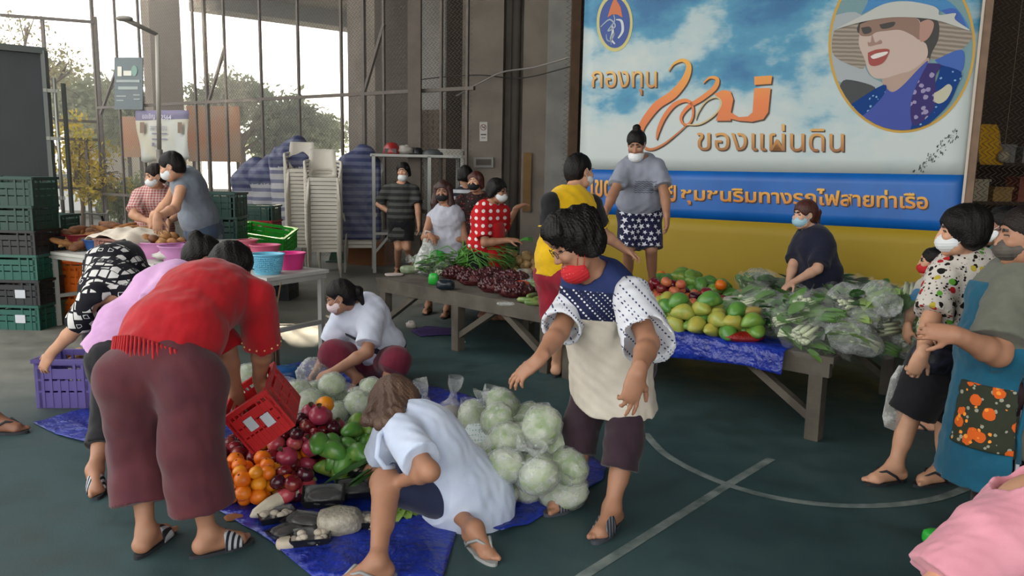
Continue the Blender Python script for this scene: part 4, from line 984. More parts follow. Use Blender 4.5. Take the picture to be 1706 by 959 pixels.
def sandal(a, f, g, m_sole, m_strap, parent, style='slide', up=(0, 0, 1), sd=1, name='sandal'):
    """sole, and straps that follow the foot; the sole is the part, the strap its sub-part"""
    f = nv(f); u = nv(Vector(up) - f * f.dot(Vector(up))); x = f.cross(u); a = Vector(a)
    mb = MB(); n = 28; top = []
    for i in range(n):
        t = 2 * math.pi * i / n; yy = .055 + .135 * math.sin(t); ww = .043 if yy > .06 else .036
        top.append(a + f * yy * g + x * ww * math.cos(t) * g * (1 if math.cos(t) * sd > 0 else 1.02) - u * .071 * g)
    mb.prism(top, (0, 0, 0), tuple(-u * .016 * g))
    so = mb.build(name, m_sole, parent)
    st = MB()
    if style == 'slide':
        rows = []
        for j in range(8):
            y = .055 + .075 * j / 7; h = .088 - .042 * j / 7
            rows.append([a + f * y * g + x * (.047 - .003 * j / 7) * math.cos(t) * g + u * (-.072 + h * math.sin(t)) * g for t in np.linspace(0, math.pi, 13)])
        vs = [p for r in rows for p in r]; fs = [(j * 13 + i, j * 13 + i + 1, (j + 1) * 13 + i + 1, (j + 1) * 13 + i) for j in range(7) for i in range(12)]
        st.add(vs, fs, True)
        o = st.build('strap', m_strap, so); so_m = o.modifiers.new('thick', 'SOLIDIFY'); so_m.thickness = .004; so_m.offset = 1
    else:
        tip = a + f * .135 * g - u * .032 * g - x * .012 * sd * g
        for s in (-1, 1):
            st.tube([tip, a + f * .085 * g + x * s * .03 * g - u * .008 * g, a + f * .03 * g + x * s * .044 * g - u * .04 * g, a + f * .0 * g + x * s * .04 * g - u * .072 * g], [.005, .007, .007, .006], 6)
        st.tube([tip, tip - u * .025 * g], .004, 5)
        st.build('strap', m_strap, so)
    return so
def person(S, label, skin, fat=1.0, bust=0, belly=1.0, arms=1.0, legs=1.0, hands=None, feet=None, vox=.006, group=None, fm=1.0, big=True, name='person', torso=True):
    loc = Vector((S.pv.x, S.pv.y, 0))
    root = empty(name, loc, label, 'person', group)
    solid('body', body_prims(S, fat, bust, belly, arms, legs, hands, feet, big, fm, torso), vox, [skin, MT['eye_white'], MT['eye_dark'], MT['lips']], root, smooth=1)
    print('PERSON', label[:30], body_lengths(S)); return root
def decal(ob, polys, m, off=.002):
    """print flat shapes onto a garment: each poly is a list of (origin point, direction) rays"""
    me = ob.data; par = PLACE[ob.name]
    bv = BVHTree.FromPolygons([v.co + par for v in me.vertices], [tuple(p.vertices) for p in me.polygons])
    vs = []; fs = []
    for poly in polys:
        pts = []
        for o, d in poly:
            h = bv.ray_cast(o, d)
            if h[0] is None: pts = None; break
            pts.append(h[0] - d.normalized() * off)
        if pts: fs.append(tuple(range(len(vs), len(vs) + len(pts)))); vs.extend(pts)
    b = len(me.vertices)
    bm = bmesh.new(); bm.from_mesh(me); me.materials.append(m); mi = len(me.materials) - 1
    nvs = [bm.verts.new(v - par) for v in vs]
    for f in fs:
        q = bm.faces.new([nvs[i] for i in f]); q.material_index = mi
    bm.to_mesh(me); bm.free(); me.update()
def dress(name, S, prims, vox, m, root, cuts=(), seed=1, amp=.005, wl=.11, smooth=1): return solid(name, prims, vox, m, root, cuts, fold(seed, amp, wl), smooth)
def hair(S, root, m, style='short', vol=.014, low=-.05, extra=(), amp=.004, seed=3, vox=.006, front=0.0, name='hair', nocut=False):
    pr, cuts = hair_prims(S, style, vol, low, front)
    if extra:   # strands below the hairline: a cut would take them off, so the cap alone is left uncut
        pr = pr + list(extra)
    if nocut: cuts = ()
    return solid(name, pr, vox, m, root, cuts, strands(seed, S.HM, amp, S.hd), 0)
# -- red fringed top, bent over the red crate
S = solve(dict(pv=(272, 592, 3.08), nk=(365, 472, 1), sp=(312, 518, 3.2), hd=(388, 446, 1), sl=(312, 492, 1, 1.25), sr=(428, 494, -1, 1.25), el=(378, 585, 1), wl=(392, 650, 1, .9), er=(437, 575, 1), wr=(432, 632, 1),
          hl=(222, 640, 3.05), hr=(325, 640, 3.02), kl=(232, 745, 3.12), kr=(318, 745, 2.98), al=(243, 886, 'g'), ar=(347, 890, 'g')), .98, -32, (-42, -28, 0))
red = person(S, 'person in a red fringed top and maroon cropped trousers bent over a red crate', SK['a'], 1.22, .9, 1.15, 1.15, 1.1,
             dict(l=(Vector((.1, .1, -1)), V(.5, -.8, 0)), r=(V(.25, .1, -1), V(-.3, -.9, 0))), dict(l=(V(.15, .98, 0),), r=(V(.8, .6, 0),)), fm=1.1)
t = top_prims(S, 1.27, .8, 1.22, .016, 1.0, .03, .205, .066, .080, 1.12, flat=1.25, hempt=S.pv + V(-.02, -.02, -.015))
red_top = dress('top', S, t, .008, cloth('red_cotton', '#a8111c', var_to='#900d18'), red, seed=11, amp=.006)
dress('trousers', S, pants_prims(S, 1.2, .014, 1.66, .102, .104, .114, k=.06), .008, cloth('maroon_cotton', '#55272c', var_to='#47202a'), red, seed=12, amp=.006, wl=.16)
hair(S, red, HAIR['k'], 'full', .016, -.09)
S_red = S
mb = MB(); rnd = random.Random(5); bvh = BVHTree.FromPolygons([v.co + PLACE[red_top.name] for v in red_top.data.vertices], [tuple(p.vertices) for p in red_top.data.polygons])
for i in range(64):                                                # knotted fringe along the hem
    a = 2 * math.pi * i / 64; hp = S.pv + V(-.02, -.02, -.02); M = S.PM
    d = (M @ V(math.cos(a) * 1.0, math.sin(a) * .8, 0)).normalized(); h = bvh.ray_cast(hp + S.PM.col[2] * .02 + d * .32, -d)
    if h[0] is None: continue
    p = h[0] + d * .004; L = rnd.uniform(.10, .16)
    mb.tube([p + V(0, 0, .012), p + d * .012 + V(0, 0, -L * .4), p + d * .014 + V(rnd.uniform(-.01, .01), rnd.uniform(-.01, .01), -L)], [.006, .0055, .0045], 5)
mb.build('fringe', MATS['red_cotton'], red)
mb = MB()
for i in range(16):
    a = 2 * math.pi * i / 16; ax = (S.er - S.sr).normalized(); u = ax.orthogonal().normalized(); w = ax.cross(u)
    mb.ball(S.er - ax * .03 + (u * math.cos(a) + w * math.sin(a)) * .088, .005, 6)
mb.build('sleeve_beads', mat('bead_gold', '#d8b878', .4), red)
MT['slide_stripe'] = stripes('slide_stripes', '#20222a', '#a9abb0', 55, .5, 'X')
sandal(S.al, V(.15, .98, 0), 1.0, MT['sole_dark'], MT['slide_stripe'], red, sd=-1); sandal(S.ar, V(.8, .6, 0), 1.0, MT['sole_dark'], MT['slide_stripe'], red)
# -- lilac top, bent over beside her
S = solve(dict(pv=(205, 590, 3.95), nk=(308, 458, 1), hd=(340, 430, 1), sl=(285, 478, -1, 1.1), sr=(318, 470, 1, 1.1), el=(235, 528, -1, .9), wl=(275, 560, 1), er=(320, 560, 1), wr=(340, 610, 1),
          hl=(190, 612, 3.88), hr=(215, 600, 4.03), kl=(180, 700, 3.85), kr=(225, 690, 4.05), al=(158, 782, 'g'), ar=(228, 765, 'g')), 1.0, -58, (-60, -35, 0))
lilac = person(S, 'person in a plain lilac top and black cropped trousers bent between two others', SK['a'], 1.1, .9, 1.1, 1.1, 1.0, dict(l=(V(.6, .2, -.7), V(0, -1, 0)), r=(V(.3, .2, -1), V(0, 1, 0))), dict(l=(V(.5, -.85, 0),), r=(V(.85, .5, 0),)))
t = top_prims(S, 1.18, .8, 1.2, .016, .62, .08, .20, .06, .078, 1.1, hempt=S.pv - S.PM.col[2] * .07)
dress('top', S, t, .008, cloth('lilac_cotton', '#c79bc4', var_to='#b98db8'), lilac, seed=21, amp=.006)
dress('trousers', S, pants_prims(S, 1.1, .012, 1.55, .09, .075, .075), .008, cloth('black_knit', '#16151a'), lilac, seed=22)
hair(S, lilac, HAIR['k'], 'bun', .014, -.07)
sandal(S.al, V(.5, -.85, 0), 1.0, MT['sole_dark'], MT['slide_stripe'], lilac, sd=-1); sandal(S.ar, V(.85, .5, 0), 1.0, MT['sole_dark'], MT['slide_stripe'], lilac)
# -- monochrome print top, stooping to the purple crate
S = solve(dict(pv=(200, 452, 5.05), nk=(188, 492, 4.62), hd=(205, 535, 4.5), sr=(158, 492, -1, 1.1), sl=(228, 490, -1, 1.1), er=(128, 545, 1), wr=(84, 590, 1, 1.05), el=(240, 560, 1), wl=(200, 610, 1),
          hl=(225, 470, 5.05), hr=(172, 470, 5.05), kl=(222, 560, 5.0), kr=(165, 560, 5.0), al=(215, 655, 'g'), ar=(190, 655, 'g')), 1.0, 172, (165, -50, 0))
mono = person(S, 'person in a black and white printed top stooping to a purple crate', SK['b'], 1.15, .9, 1.1, 1.05, 1.0, dict(r=(V(-.5, 0, -.8), V(.3, .9, -.2)), l=(V(-.2, 0, -1), V(0, 1, 0))), dict(l=(V(0, -1, 0),), r=(V(-.1, -1, 0),)))
t = NT('mono_print'); t.rough(.85, .25); co = t.coord((1, 1, 1)); br = t.vor(co, 17, 'F1', .35, 'CHEBYCHEV'); sq = t.math('LESS_THAN', br.outputs['Distance'], .40)
lx = t.vor(co, 17, 'F1', .35, 'CHEBYCHEV'); ring = t.math('MULTIPLY', t.math('GREATER_THAN', lx.outputs['Distance'], .17), t.math('LESS_THAN', lx.outputs['Distance'], .235)); od = t.n('SeparateColor'); t.l(br.outputs['Color'], od.inputs[0])
t.col(t.mix(t.math('MULTIPLY', sq, t.math('GREATER_THAN', od.outputs[0], .35)), t.mix(t.math('MULTIPLY', ring, t.math('LESS_THAN', od.outputs[0], .35)), '#17171f', '#c9c9c9'), '#d3d1cf'))
dress('top', S, top_prims(S, 1.25, .8, 1.25, .016, .9, .06, .2, .062, .075, 1.1), .009, t.m, mono, seed=31)
dress('trousers', S, pants_prims(S, 1.2, .014, 1.7, .09, .08, .08), .009, MATS['black_knit'], mono, seed=32)
hair(S, mono, HAIR['k'], 'lowbun', .014, -.07)
sandal(S.al, V(0, -1, 0), 1.0, MT['sole_dark'], MT['sole_dark'], mono, 'thong', sd=-1); sandal(S.ar, V(-.1, -1, 0), 1.0, MT['sole_dark'], MT['sole_dark'], mono, 'thong')
# -- squatting woman in white with a mask
S = solve(dict(pv=(632, 596, 5.72), nk=(597, 508, -1), hd=(566, 494, -1), sr=(572, 526, 5.55, 1.05), sl=(620, 528, -1, 1.05), er=(548, 578, 1), wr=(530, 612, -1), el=(612, 586, -1), wl=(553, 620, -1),
          hl=(648, 602, 5.62), hr=(605, 600, 5.72), kr=(556, 590, 5.42), kl=(660, 602, 5.32), ar=(598, 632, 'g'), al=(640, 642, 'g')), 1.0, 135, (100, -22, 0))
squat = person(S, 'person in a white polo shirt and maroon trousers squatting behind bagged cabbages', SK['a'], 1.15, 1.0, 1.15, 1.1, 1.0, dict(l=(V(-.9, -.1, -.3), V(.1, .5, -.8), dict(curl=(.5, .6, .7, .7))), r=(V(-.5, -.3, -.7), V(.8, .1, 0), dict(curl=(.6, .7, .8, .8)))), dict(r=(V(-.2, -.97, 0),), l=(V(.5, -.85, 0),)))
dress('shirt', S, top_prims(S, 1.28, 1.0, 1.3, .018, .78, .09, .215, .066, .084, 1.1, hempt=S.pv + V(.03, .02, -.02)), .008, cloth('white_polo', '#c9cede', var_to='#bcc2d4'), squat, seed=41, amp=.006)
dress('trousers', S, pants_prims(S, 1.25, .012, 1.35, .096, .085, .085), .008, cloth('wine_cotton', '#6d1f33', var_to='#5c1a2c'), squat, seed=42)
hair(S, squat, HAIR['k'], 'pony', .012, -.06); mask_obj(S, squat, mat('mask_pink', '#d9c3c6', .8, .05, 20, .2)); glasses_obj(S, squat, MT['black_plastic'])
sn = (S.up - S.ax * .75).normalized(); so_ = S.sp + S.up * .03
dress('shoulder_strap', S, top_prims(S, 1.28, 1.0, 1.3, .026, 0, .09, .222, hempt=S.pv + V(.03, .02, -.02), sleeves=''), .007, cloth('navy_webbing', '#1d2133'), squat, [HS(so_ + sn * .018, sn), HS(so_ - sn * .018, -sn)], seed=41, amp=.006)
sandal(S.ar, V(-.2, -.97, 0), 1.0, MT['sole_dark'], MT['sole_dark'], squat, 'thong'); sandal(S.al, V(.5, -.85, 0), 1.0, MT['sole_dark'], MT['sole_dark'], squat, 'thong', sd=-1)
# -- crouching girl in a long white shirt, back to us
S = solve(dict(pv=(782, 838, 3.42), nk=(685, 700, 3.30), sp=(748, 758, 3.34), hd=(655, 672, 1), sl=(668, 722, -1), sr=(652, 712, 1), el=(716, 785, -1), wl=(668, 800, 1), er=(632, 775, 1), wr=(600, 800, 1),
          hl=(770, 842, 3.32), hr=(772, 835, 3.5), kl=(642, 800, 3.12), kr=(690, 790, 3.6), al=(630, 935, 'g'), ar=(790, 880, 'g')), .98, 82, (62, -38, 0))
girl = person(S, 'person with loose brown hair in a long white shirt crouching at the tarp edge', SK['a'], 1.0, .5, 1.05, 1.0, 1.1, dict(l=(V(-.9, .5, -.1), V(0, 0, -1)), r=(V(-.7, .2, -.6), V(0, -.4, -1))), dict(l=(V(-.85, -.5, 0),), r=(V(.5, -.85, 0),)))
t = top_prims(S, 1.12, .4, 1.2, .02, .72, .2, .215, .062, .082, 1.1, hempt=S.pv + V(.05, 0, -.11))
t.append(C(S.pv + V(.02, 0, .03), S.pv * .52 + S.kl * .48 + V(.02, 0, -.01), .19, .125, .08, cap=1))
dress('shirt', S, t, .007, cloth('white_shirt', '#c5cfe2', var_to='#b4c0d8'), girl, seed=51, amp=.008, wl=.16)
dress('shorts', S, pants_prims(S, 1.05, .012, .97, .085, .08, .082), .007, cloth('navy_cotton', '#232a45'), girl, seed=52)
xs = [C(hpt(S, *c), P(x, y, d), .05, .03, .04) for c, x, y, d in (((-.05, .02, .03), 612, 700, 3.2), ((-.05, -.03, .02), 634, 706, 3.16), ((.05, .03, .03), 622, 692, 3.36), ((0, -.06, 0), 665, 688, 3.2), ((.02, -.07, 0), 692, 684, 3.3), ((-.04, -.05, .02), 648, 702, 3.14))]
hair(S, girl, HAIR['b'], 'full', .02, -.3, xs, .006, nocut=True)
mb = MB(); mb.tube([S.nk + V(-.06, -.07, .03), P(632, 725, 3.08), P(628, 760, 3.05), P(640, 778, 3.05), P(656, 777, 3.1)], [.012, .012, .012, .012, .012], 6); mb.build('bag_strap', MATS['white_shirt'], girl)
sandal(S.ar, V(.5, -.85, 0), 1.0, mat('sandal_grey', '#8d8f8e', .7), mat('sandal_grey', '#8d8f8e'), girl, 'thong'); sandal(S.al, V(-.85, -.5, 0), 1.0, MATS['sandal_grey'], MATS['sandal_grey'], girl, 'thong', sd=-1)
# -- navy and dotted tunic, reaching down
S = solve(dict(pv=(1024, 598, 3.62), nk=(992, 462, -1), hd=(958, 405, -1, 1.05), sr=(962, 490, 3.56, 1.1), sl=(1052, 492, -1, 1.2), er=(932, 552, -1), wr=(897, 600, -1), el=(1080, 572, -1, 1.1), wl=(1062, 622, -1),
          hr=(1000, 615, 3.68), hl=(1045, 615, 3.55), kr=(966, 715, 3.62), kl=(1040, 735, 3.42), ar=(958, 812, 'g'), al=(1020, 846, 'g')), 1.06, 122, (103, -32, 0))
dots = person(S, 'person in a navy yoke tunic with dotted sleeves reaching down, red mask under chin', SK['a'], 1.02, .7, 1.05, 1.0, .95, dict(r=(V(-.7, -.15, -.55), V(-.3, 0.1, -.9), dict(curl=(.25, .3, .35, .45))), l=(V(-.25, -.1, -.95), V(-.2, .95, 0), dict(curl=(.2, .25, .5, .7)))), dict(r=(V(-.75, -.62, 0),), l=(V(-.5, -.86, 0),)), vox=.005)
t = NT('tunic_print'); t.rough(.85, .2); co = t.coord(); sx = t.n('SeparateXYZ'); t.l(co, sx.inputs[0])
MATS['tunic_dots'] = None; v = t.vor(t.coord((62, 0, 62), rot=(0, R_(45), R_(-25))), 1.0, rnd=0.0); dt = t.math('LESS_THAN', v.outputs['Distance'], .30)
z1 = (P(1000, 530, 3.35).z); z0 = P(1000, 482, 3.35).z
zz = sx.outputs['Z']
t.col(t.mix(t.math('GREATER_THAN', zz, z0), t.mix(t.math('GREATER_THAN', zz, z1), t.ramp(t.noise(co, 9, 4), [(.35, lin('#cfc6b8')), (.7, lin('#bdb3a6'))]), t.mix(dt, '#1a1f3e', '#c9c9cc')), t.ramp(t.noise(co, 9, 4), [(.35, lin('#28335f')), (.7, lin('#212b52'))])))
t.bump(t.noise(co, 22, 3), .25, .008)
tp = top_prims(S, 1.15, .7, 1.2, .02, .1, .22, .225, .07, .10, 1.2, flat=1.3, sleeves='', hempt=S.pv + V(.0, -.01, -.21))
tunic = dress('tunic', S, tp, .007, t.m, dots, seed=61, amp=.008, wl=.15)
sl = [C(S.sl - S.ax * 0, S.sl * .02 + S.el * .98 + V(.01, 0, -.02), .085, .112, .05, cap=1), C(S.el * .92 + S.sl * .08, S.el * 1.1 - S.sl * .1, .094, .103, .002, sub=True)]
sr_ = [C(S.sr, S.sr * .08 + S.er * .92, .08, .096, .05, cap=1), C(S.er * .84 + S.sr * .16, S.er * 1.1 - S.sr * .1, .078, .087, .002, sub=True)]
dm = polka('white_dotted', '#c9cbd2', '#343a60', 72, .27, (0, R_(45), R_(-20)))
for q in (sl, sr_): dress('sleeve', S, q, .007, dm, dots, seed=63, amp=.006)
dress('trousers', S, pants_prims(S, 1.0, .012, 1.42, .088, .085, .083), .007, cloth('aubergine', '#33222b', var_to='#291b23'), dots, seed=62, amp=.006)
xs = [E(hpt(S, *c), (r, r, r * .8), S.HM, .03) for c, r in (((0, .02, .10), .075), ((0, -.07, .07), .075), ((.045, .055, .085), .045), ((-.045, .055, .085), .045), ((.055, -.03, .05), .05), ((-.055, -.03, .05), .05))]
hair(S, dots, HAIR['k'], 'full', .02, -.062, xs, .009); glasses_obj(S, dots, MT['black_plastic']); mask_obj(S, dots, MT['mask_r'], .05)
for a, f, s in ((S.al, V(-.5, -.86, 0), -1), (S.ar, V(-.75, -.62, 0), 1)): sandal(a, f, 1.06, mat('sandal_slate', '#3d4048', .8), stripes('slate_stripes', '#33363d', '#70747a', 70, .4, 'X'), dots, sd=s)
def lace(c, R, n):                                                   # pale motif on the chest: rings of small petals
    o = []
    for i in range(n):
        a = 2 * math.pi * i / n; u = V(.5, -.87, 0).cross(V(0, 0, 1)); p = lambda r, b: (c + u * r * math.cos(b) + V(0, 0, 1) * r * math.sin(b), -S.cf)
        o.append([p(R * .86, a), p(R, a + .16), p(R * 1.12, a), p(R, a - .16)])
    return o
cc = P(995, 512, 3.0); pol = lace(cc, .036, 14) + lace(cc, .02, 9) + lace(cc + V(0, 0, .062), .018, 8) + lace(cc, .008, 5)
decal(tunic, pol, mat('lace_beige', '#b5a998', .85))
# -- man in yellow, back to us
S = solve(dict(pv=(938, 456, 5.78), nk=(950, 322, 5.72), hd=(966, 285, 1), sl=(918, 336, -1, 1.15), sr=(986, 338, 1, 1.15), el=(915, 395, 1, .8), wl=(945, 425, 1), er=(1003, 388, 1), wr=(1040, 415, 1),
          kl=(926, 535, 5.75), kr=(942, 530, 5.9), al=(928, 606, 'g'), ar=(935, 592, 'g')), 1.08, -35, (-55, -8, 0))
man = person(S, 'man in a yellow and black sports shirt and maroon shorts, back turned', SK['b'], 1.02, 0, 1.05, 1.05, 1.0, dict(r=(V(.8, .2, -.4), V(0, 0, -1)), l=(V(.6, .5, -.2), V(0, 0, -1))), dict(l=(V(.3, .95, 0),), r=(V(.5, .85, 0),)), fm=1.06)
dress('shirt', S, top_prims(S, 1.12, 0, 1.15, .018, .1, .0, .2, .06, .07, 1.1, sleeves='', hempt=S.pv + V(0, 0, .0)), .008, cloth('yellow_jersey', '#dcb012', var_to='#c99f0e'), man, seed=71, amp=.006)
for a, b in ((S.sl, S.el), (S.sr, S.er)): dress('sleeve', S, [C(a, a * .3 + b * .7, .075, .078, .03, cap=1)], .008, cloth('black_jersey', '#17171a'), man, seed=72)
dress('shorts', S, pants_prims(S, 1.12, .014, .95, .09, .1, .1), .008, cloth('crimson_shorts', '#8a1428', var_to='#741022'), man, seed=73)
hair(S, man, HAIR['k'], 'short', .010, -.05); mask_obj(S, man, MT['mask_w'])
mb = MB()
for a, b in ((S.sl, S.el), (S.sr, S.er)):
    d = (b - a).normalized(); u = d.orthogonal().normalized(); w = d.cross(u); c = a * .3 + b * .7
    mb.tube([c + (u * math.cos(q) + w * math.sin(q)) * .081 for q in np.linspace(0, 6.283, 15)], .006, 5)
mb.build('cuff_trim', MATS['yellow_jersey'], man)
for a, f, s in ((S.al, V(.3, .95, 0), -1), (S.ar, V(.5, .85, 0), 1)): sandal(a, f, 1.08, MT['sole_dark'], MT['sole_dark'], man, 'thong', sd=s)
# -- woman in star shorts standing on the platform
S = solve(dict(pv=(1066, 352, 6.72), nk=(1066, 270, -1), hd=(1060, 240, -1), sr=(1040, 282, -1, 1.05), sl=(1095, 280, -1, 1.05), er=(1022, 322, -1), wr=(1008, 356, -1), el=(1108, 325, -1), wl=(1111, 362, -1),
          kr=(1047, 415, 6.62), kl=(1085, 415, 6.62), ar=(1047, 471, (.62,)), al=(1087, 473, (.62,))), .94, 172, (165, -28, 0))
star = person(S, 'person in a grey T-shirt and navy star shorts standing barefoot on the platform', SK['a'], 1.08, .9, 1.15, 1.05, 1.0, big=False, hands=dict(r=(V(-.2, -.1, -1), V(.9, .3, 0)), l=(V(.05, -.1, -1), V(-.9, .3, 0))), feet=dict(l=(V(.1, -1, 0),), r=(V(-.15, -1, 0),)))
tee = dress('shirt', S, top_prims(S, 1.18, .9, 1.2, .018, .68, .08, .185, .06, .078, 1.1), .008, cloth('grey_marl', '#8b8f9c', var_to='#7d818e'), star, seed=81, amp=.007)
sh = dress('shorts', S, pants_prims(S, 1.1, .016, .98, .088, .095, .1), .008, cloth('navy_print', '#15183a'), star, seed=82)
pol = []; rs = random.Random(4)
for i in range(-6, 7):
    for j in range(-5, 7):
        r = rs.uniform(.014, .032); a0 = rs.uniform(0, 1.2); cx = i * .056 + (j % 2) * .028 + rs.uniform(-.006, .006); cz = j * .052 + rs.uniform(-.006, .006)
        pts = []
        for k in range(10):
            q = r if k % 2 == 0 else r * .42; a = a0 + math.pi * k / 5
            pts.append((S.pv + V(cx + q * math.cos(a), -1.0, -.12 + cz + q * math.sin(a)), V(0, 1, 0)))
        pol.append(pts)
decal(sh, pol, cloth('star_white', '#d0d2da'))
pol = []
for j in range(6):
    for i in range(14):
        x0 = -.09 + i * .012; z = .17 + j * .018; f = lambda x: .005 * math.sin(x * 190); x1 = x0 + .0122
        pol.append([(S.pv + V(x, -1, z + f(x) + h), V(0, 1, 0)) for x, h in ((x0, -.003), (x1, -.003), (x1, .003), (x0, .003))])
decal(tee, pol, cloth('wave_print', '#4d5262'))
hair(S, star, HAIR['k'], 'topbun', .012, -.05); mask_obj(S, star, MT['mask_w'], .045)
# -- navy T-shirt, leaning on the far side of the greens
S = solve(dict(pv=(1368, 478, 6.35), nk=(1352, 390, -1), hd=(1340, 357, -1), sl=(1372, 408, -1, 1.1), sr=(1336, 402, 1, 1.1), el=(1362, 448, -1, .9), wl=(1322, 470, -1), er=(1322, 440, -1), wr=(1313, 474, -1),
          kl=(1362, 540, 6.2), kr=(1372, 540, 6.45), al=(1368, 604, 'g'), ar=(1378, 600, 'g')), .96, 105, (108, -10, 0))
navy = person(S, 'person in a navy T-shirt and pale blue mask leaning behind the bagged greens', SK['d'], 1.15, 1.0, 1.1, 1.0, 1.0, dict(l=(V(-.8, -.3, -.4), V(0, 0, -1)), r=(V(-.5, -.3, -.8), V(.5, -.5, -.5))), dict(l=(V(-.8, -.6, 0),), r=(V(-.8, -.6, 0),)))
dress('shirt', S, top_prims(S, 1.25, 1.0, 1.2, .018, .85, .1, .2, .062, .08, 1.1), .008, cloth('dark_navy_tee', '#181b30'), navy, seed=91)
dress('trousers', S, pants_prims(S, 1.1, .012, 1.8, .088, .07, .07), .009, MATS['black_knit'], navy, seed=92)
hair(S, navy, HAIR['r'], 'pony', .016, -.06); mask_obj(S, navy, MT['mask_blue'])
mb = MB(); c0 = hpt(S, 0, -.12, .02); mb.tube([c0 + S.HM @ V(.03 * math.cos(a), 0, .03 * math.sin(a)) for a in np.linspace(0, 6.283, 15)], .011, 7); mb.build('hair_tie', MT['mask_w'], navy)
# -- floral blouse and black skirt at the right
S = solve(dict(pv=(1585, 585, 3.98), nk=(1614, 434, 3.98), hd=(1600, 386, -1), sl=(1572, 460, -1, 1.15), sr=(1642, 462, 1, 1.15), el=(1550, 535, -1, .95), wl=(1536, 590, -1, .95), er=(1590, 545, 1), wr=(1545, 575, 1),
          hl=(1560, 605, 3.9), hr=(1600, 605, 4.05), kl=(1515, 685, 3.95), kr=(1575, 690, 4.12), al=(1492, 776, 'g'), ar=(1572, 778, 'g')), 1.02, 72, (72, -6, 0))
flo = person(S, 'person in a flower print blouse and black knee skirt beside the platform end', SK['b'], 1.12, .9, 1.1, 1.05, 1.0, dict(l=(V(-.3, .1, -1), V(.2, .9, 0), dict(curl=(.7, .8, .8, .9))), r=(V(-.6, -.2, -.6), V(0, 0, -1))), dict(l=(V(-.95, -.3, 0),), r=(V(-.95, -.3, 0),)))
fm_ = blotch('flower_print', '#c9c2ba', [('#8c8178', 50, .36, .4), ('#1a1618', 38, .38, 0), ('#16140f', 17, .43, 3.3), ('#a52024', 14, .36, 1.7), ('#b9a63a', 13, .33, 5.1), ('#5a9a35', 13, .33, 7.7)])
dress('blouse', S, top_prims(S, 1.2, .9, 1.2, .018, .85, -.06, .19, .062, .085, 1.1), .008, fm_, flo, seed=101, amp=.006)
dress('skirt', S, pants_prims(S, 1.15, .014, .98, .105, .115, .115, k=.09), .008, MATS['black_knit'], flo, seed=102)
hair(S, flo, HAIR['k'], 'full', .024, -.075, [E(hpt(S, 0, -.05, .05), (.085, .09, .085), S.HM, .03)]); mask_obj(S, flo, MT['mask_w'])
for a, s in ((S.al, -1), (S.ar, 1)): sandal(a, V(-.95, -.3, 0), 1.02, MT['sole_dark'], MT['sole_dark'], flo, 'thong', sd=s)
# -- grey-green shirt and blue apron at the right edge
S = solve(dict(pv=(1688, 622, 3.3), nk=(1718, 448, 3.32), hd=(1704, 392, -1), sl=(1692, 492, -1, 1.25), sr=(1735, 470, 1, 1.2), el=(1662, 590, -1), wl=(1592, 558, -1), er=(1655, 560, 1), wr=(1585, 552, 1),
          hl=(1680, 650, 3.22), hr=(1695, 645, 3.4), kl=(1668, 760, 3.25), kr=(1690, 755, 3.4), al=(1668, 880, 'g'), ar=(1700, 868, 'g')), 1.02, 85, (85, -8, 0))
apr = person(S, 'person in a sage T-shirt and blue flowered apron with folded hands', SK['a'], 1.32, 1.1, 1.3, 1.25, 1.1, dict(l=(V(-.9, .25, .1), V(.1, .9, -.3), dict(curl=(.6, .7, .7, .7))), r=(V(-.8, -.4, .0), V(0, -.4, -.9), dict(curl=(.6, .7, .7, .7)))), dict(l=(V(-.9, -.4, 0),), r=(V(-.9, -.4, 0),)), fm=1.12)
dress('shirt', S, top_prims(S, 1.4, 1.0, 1.35, .02, .82, .36, .235, .078, .105, 1.15, flat=1.1, hempt=S.pv + V(.02, 0, -.33)), .008, cloth('sage_tee', '#62645a', var_to='#57594f'), apr, seed=111, amp=.007)
dress('trousers', S, pants_prims(S, 1.25, .012, 1.75, .095, .09, .09), .009, cloth('plum_track', '#2a1a1f'), apr, seed=112)
mb = MB(); sd = V(0.1, -1, 0)
for o in (-.02, .022):
    pts = []
    for tt in np.linspace(.15, 1.6, 9):
        c = S.hl + (S.kl - S.hl) * tt if tt <= 1 else S.kl + (S.al - S.kl) * (tt - 1)
        pts.append(c + V(o, -.135, 0))
    for a, b in zip(pts[:-1], pts[1:]): mb.beam(a, b, .016, .008, up=(0, -1, 0))
mb.build('side_stripe', mat('stripe_white', '#b9bcc6', .7), apr)
am = cloth('apron_blue', '#12566f', var_to='#0e4860')
def wrap(inf, o, *cuts): return top_prims(S, 1.4, 1.0, 1.35, .02 + inf, 0, .5, .245 + inf, flat=1.1, sleeves='', hempt=S.pv + S.f * .03 + V(0, 0, -.5)), [HS(S.pv + S.f * o, -S.f)] + [HS(*c) for c in cuts]
q, ct = wrap(.016, .09, (S.sp + S.up * .16, S.up)); apron = dress('apron', S, q, .008, am, apr, ct, seed=113, amp=.006)
fl = blotch('apron_flowers', '#2c3024', [('#8f8f80', 26, .34, 2.2), ('#c9581a', 15, .52, .3), ('#e28a30', 24, .33, .6)])
for z0, z1, y0 in ((-.30, -.02, .02),):
    q, ct = wrap(.030, .10, (S.pv + V(0, 0, z1), (0, 0, 1)), (S.pv + V(0, 0, z0), (0, 0, -1)), (S.pv + V(0, -y0, 0), (0, 1, 0))); dress('apron_pocket', S, q, .008, fl, apr, ct, seed=113, amp=.006)
mb = MB(); w0 = S.pv + S.f * .2 + V(0, -.17, .07)
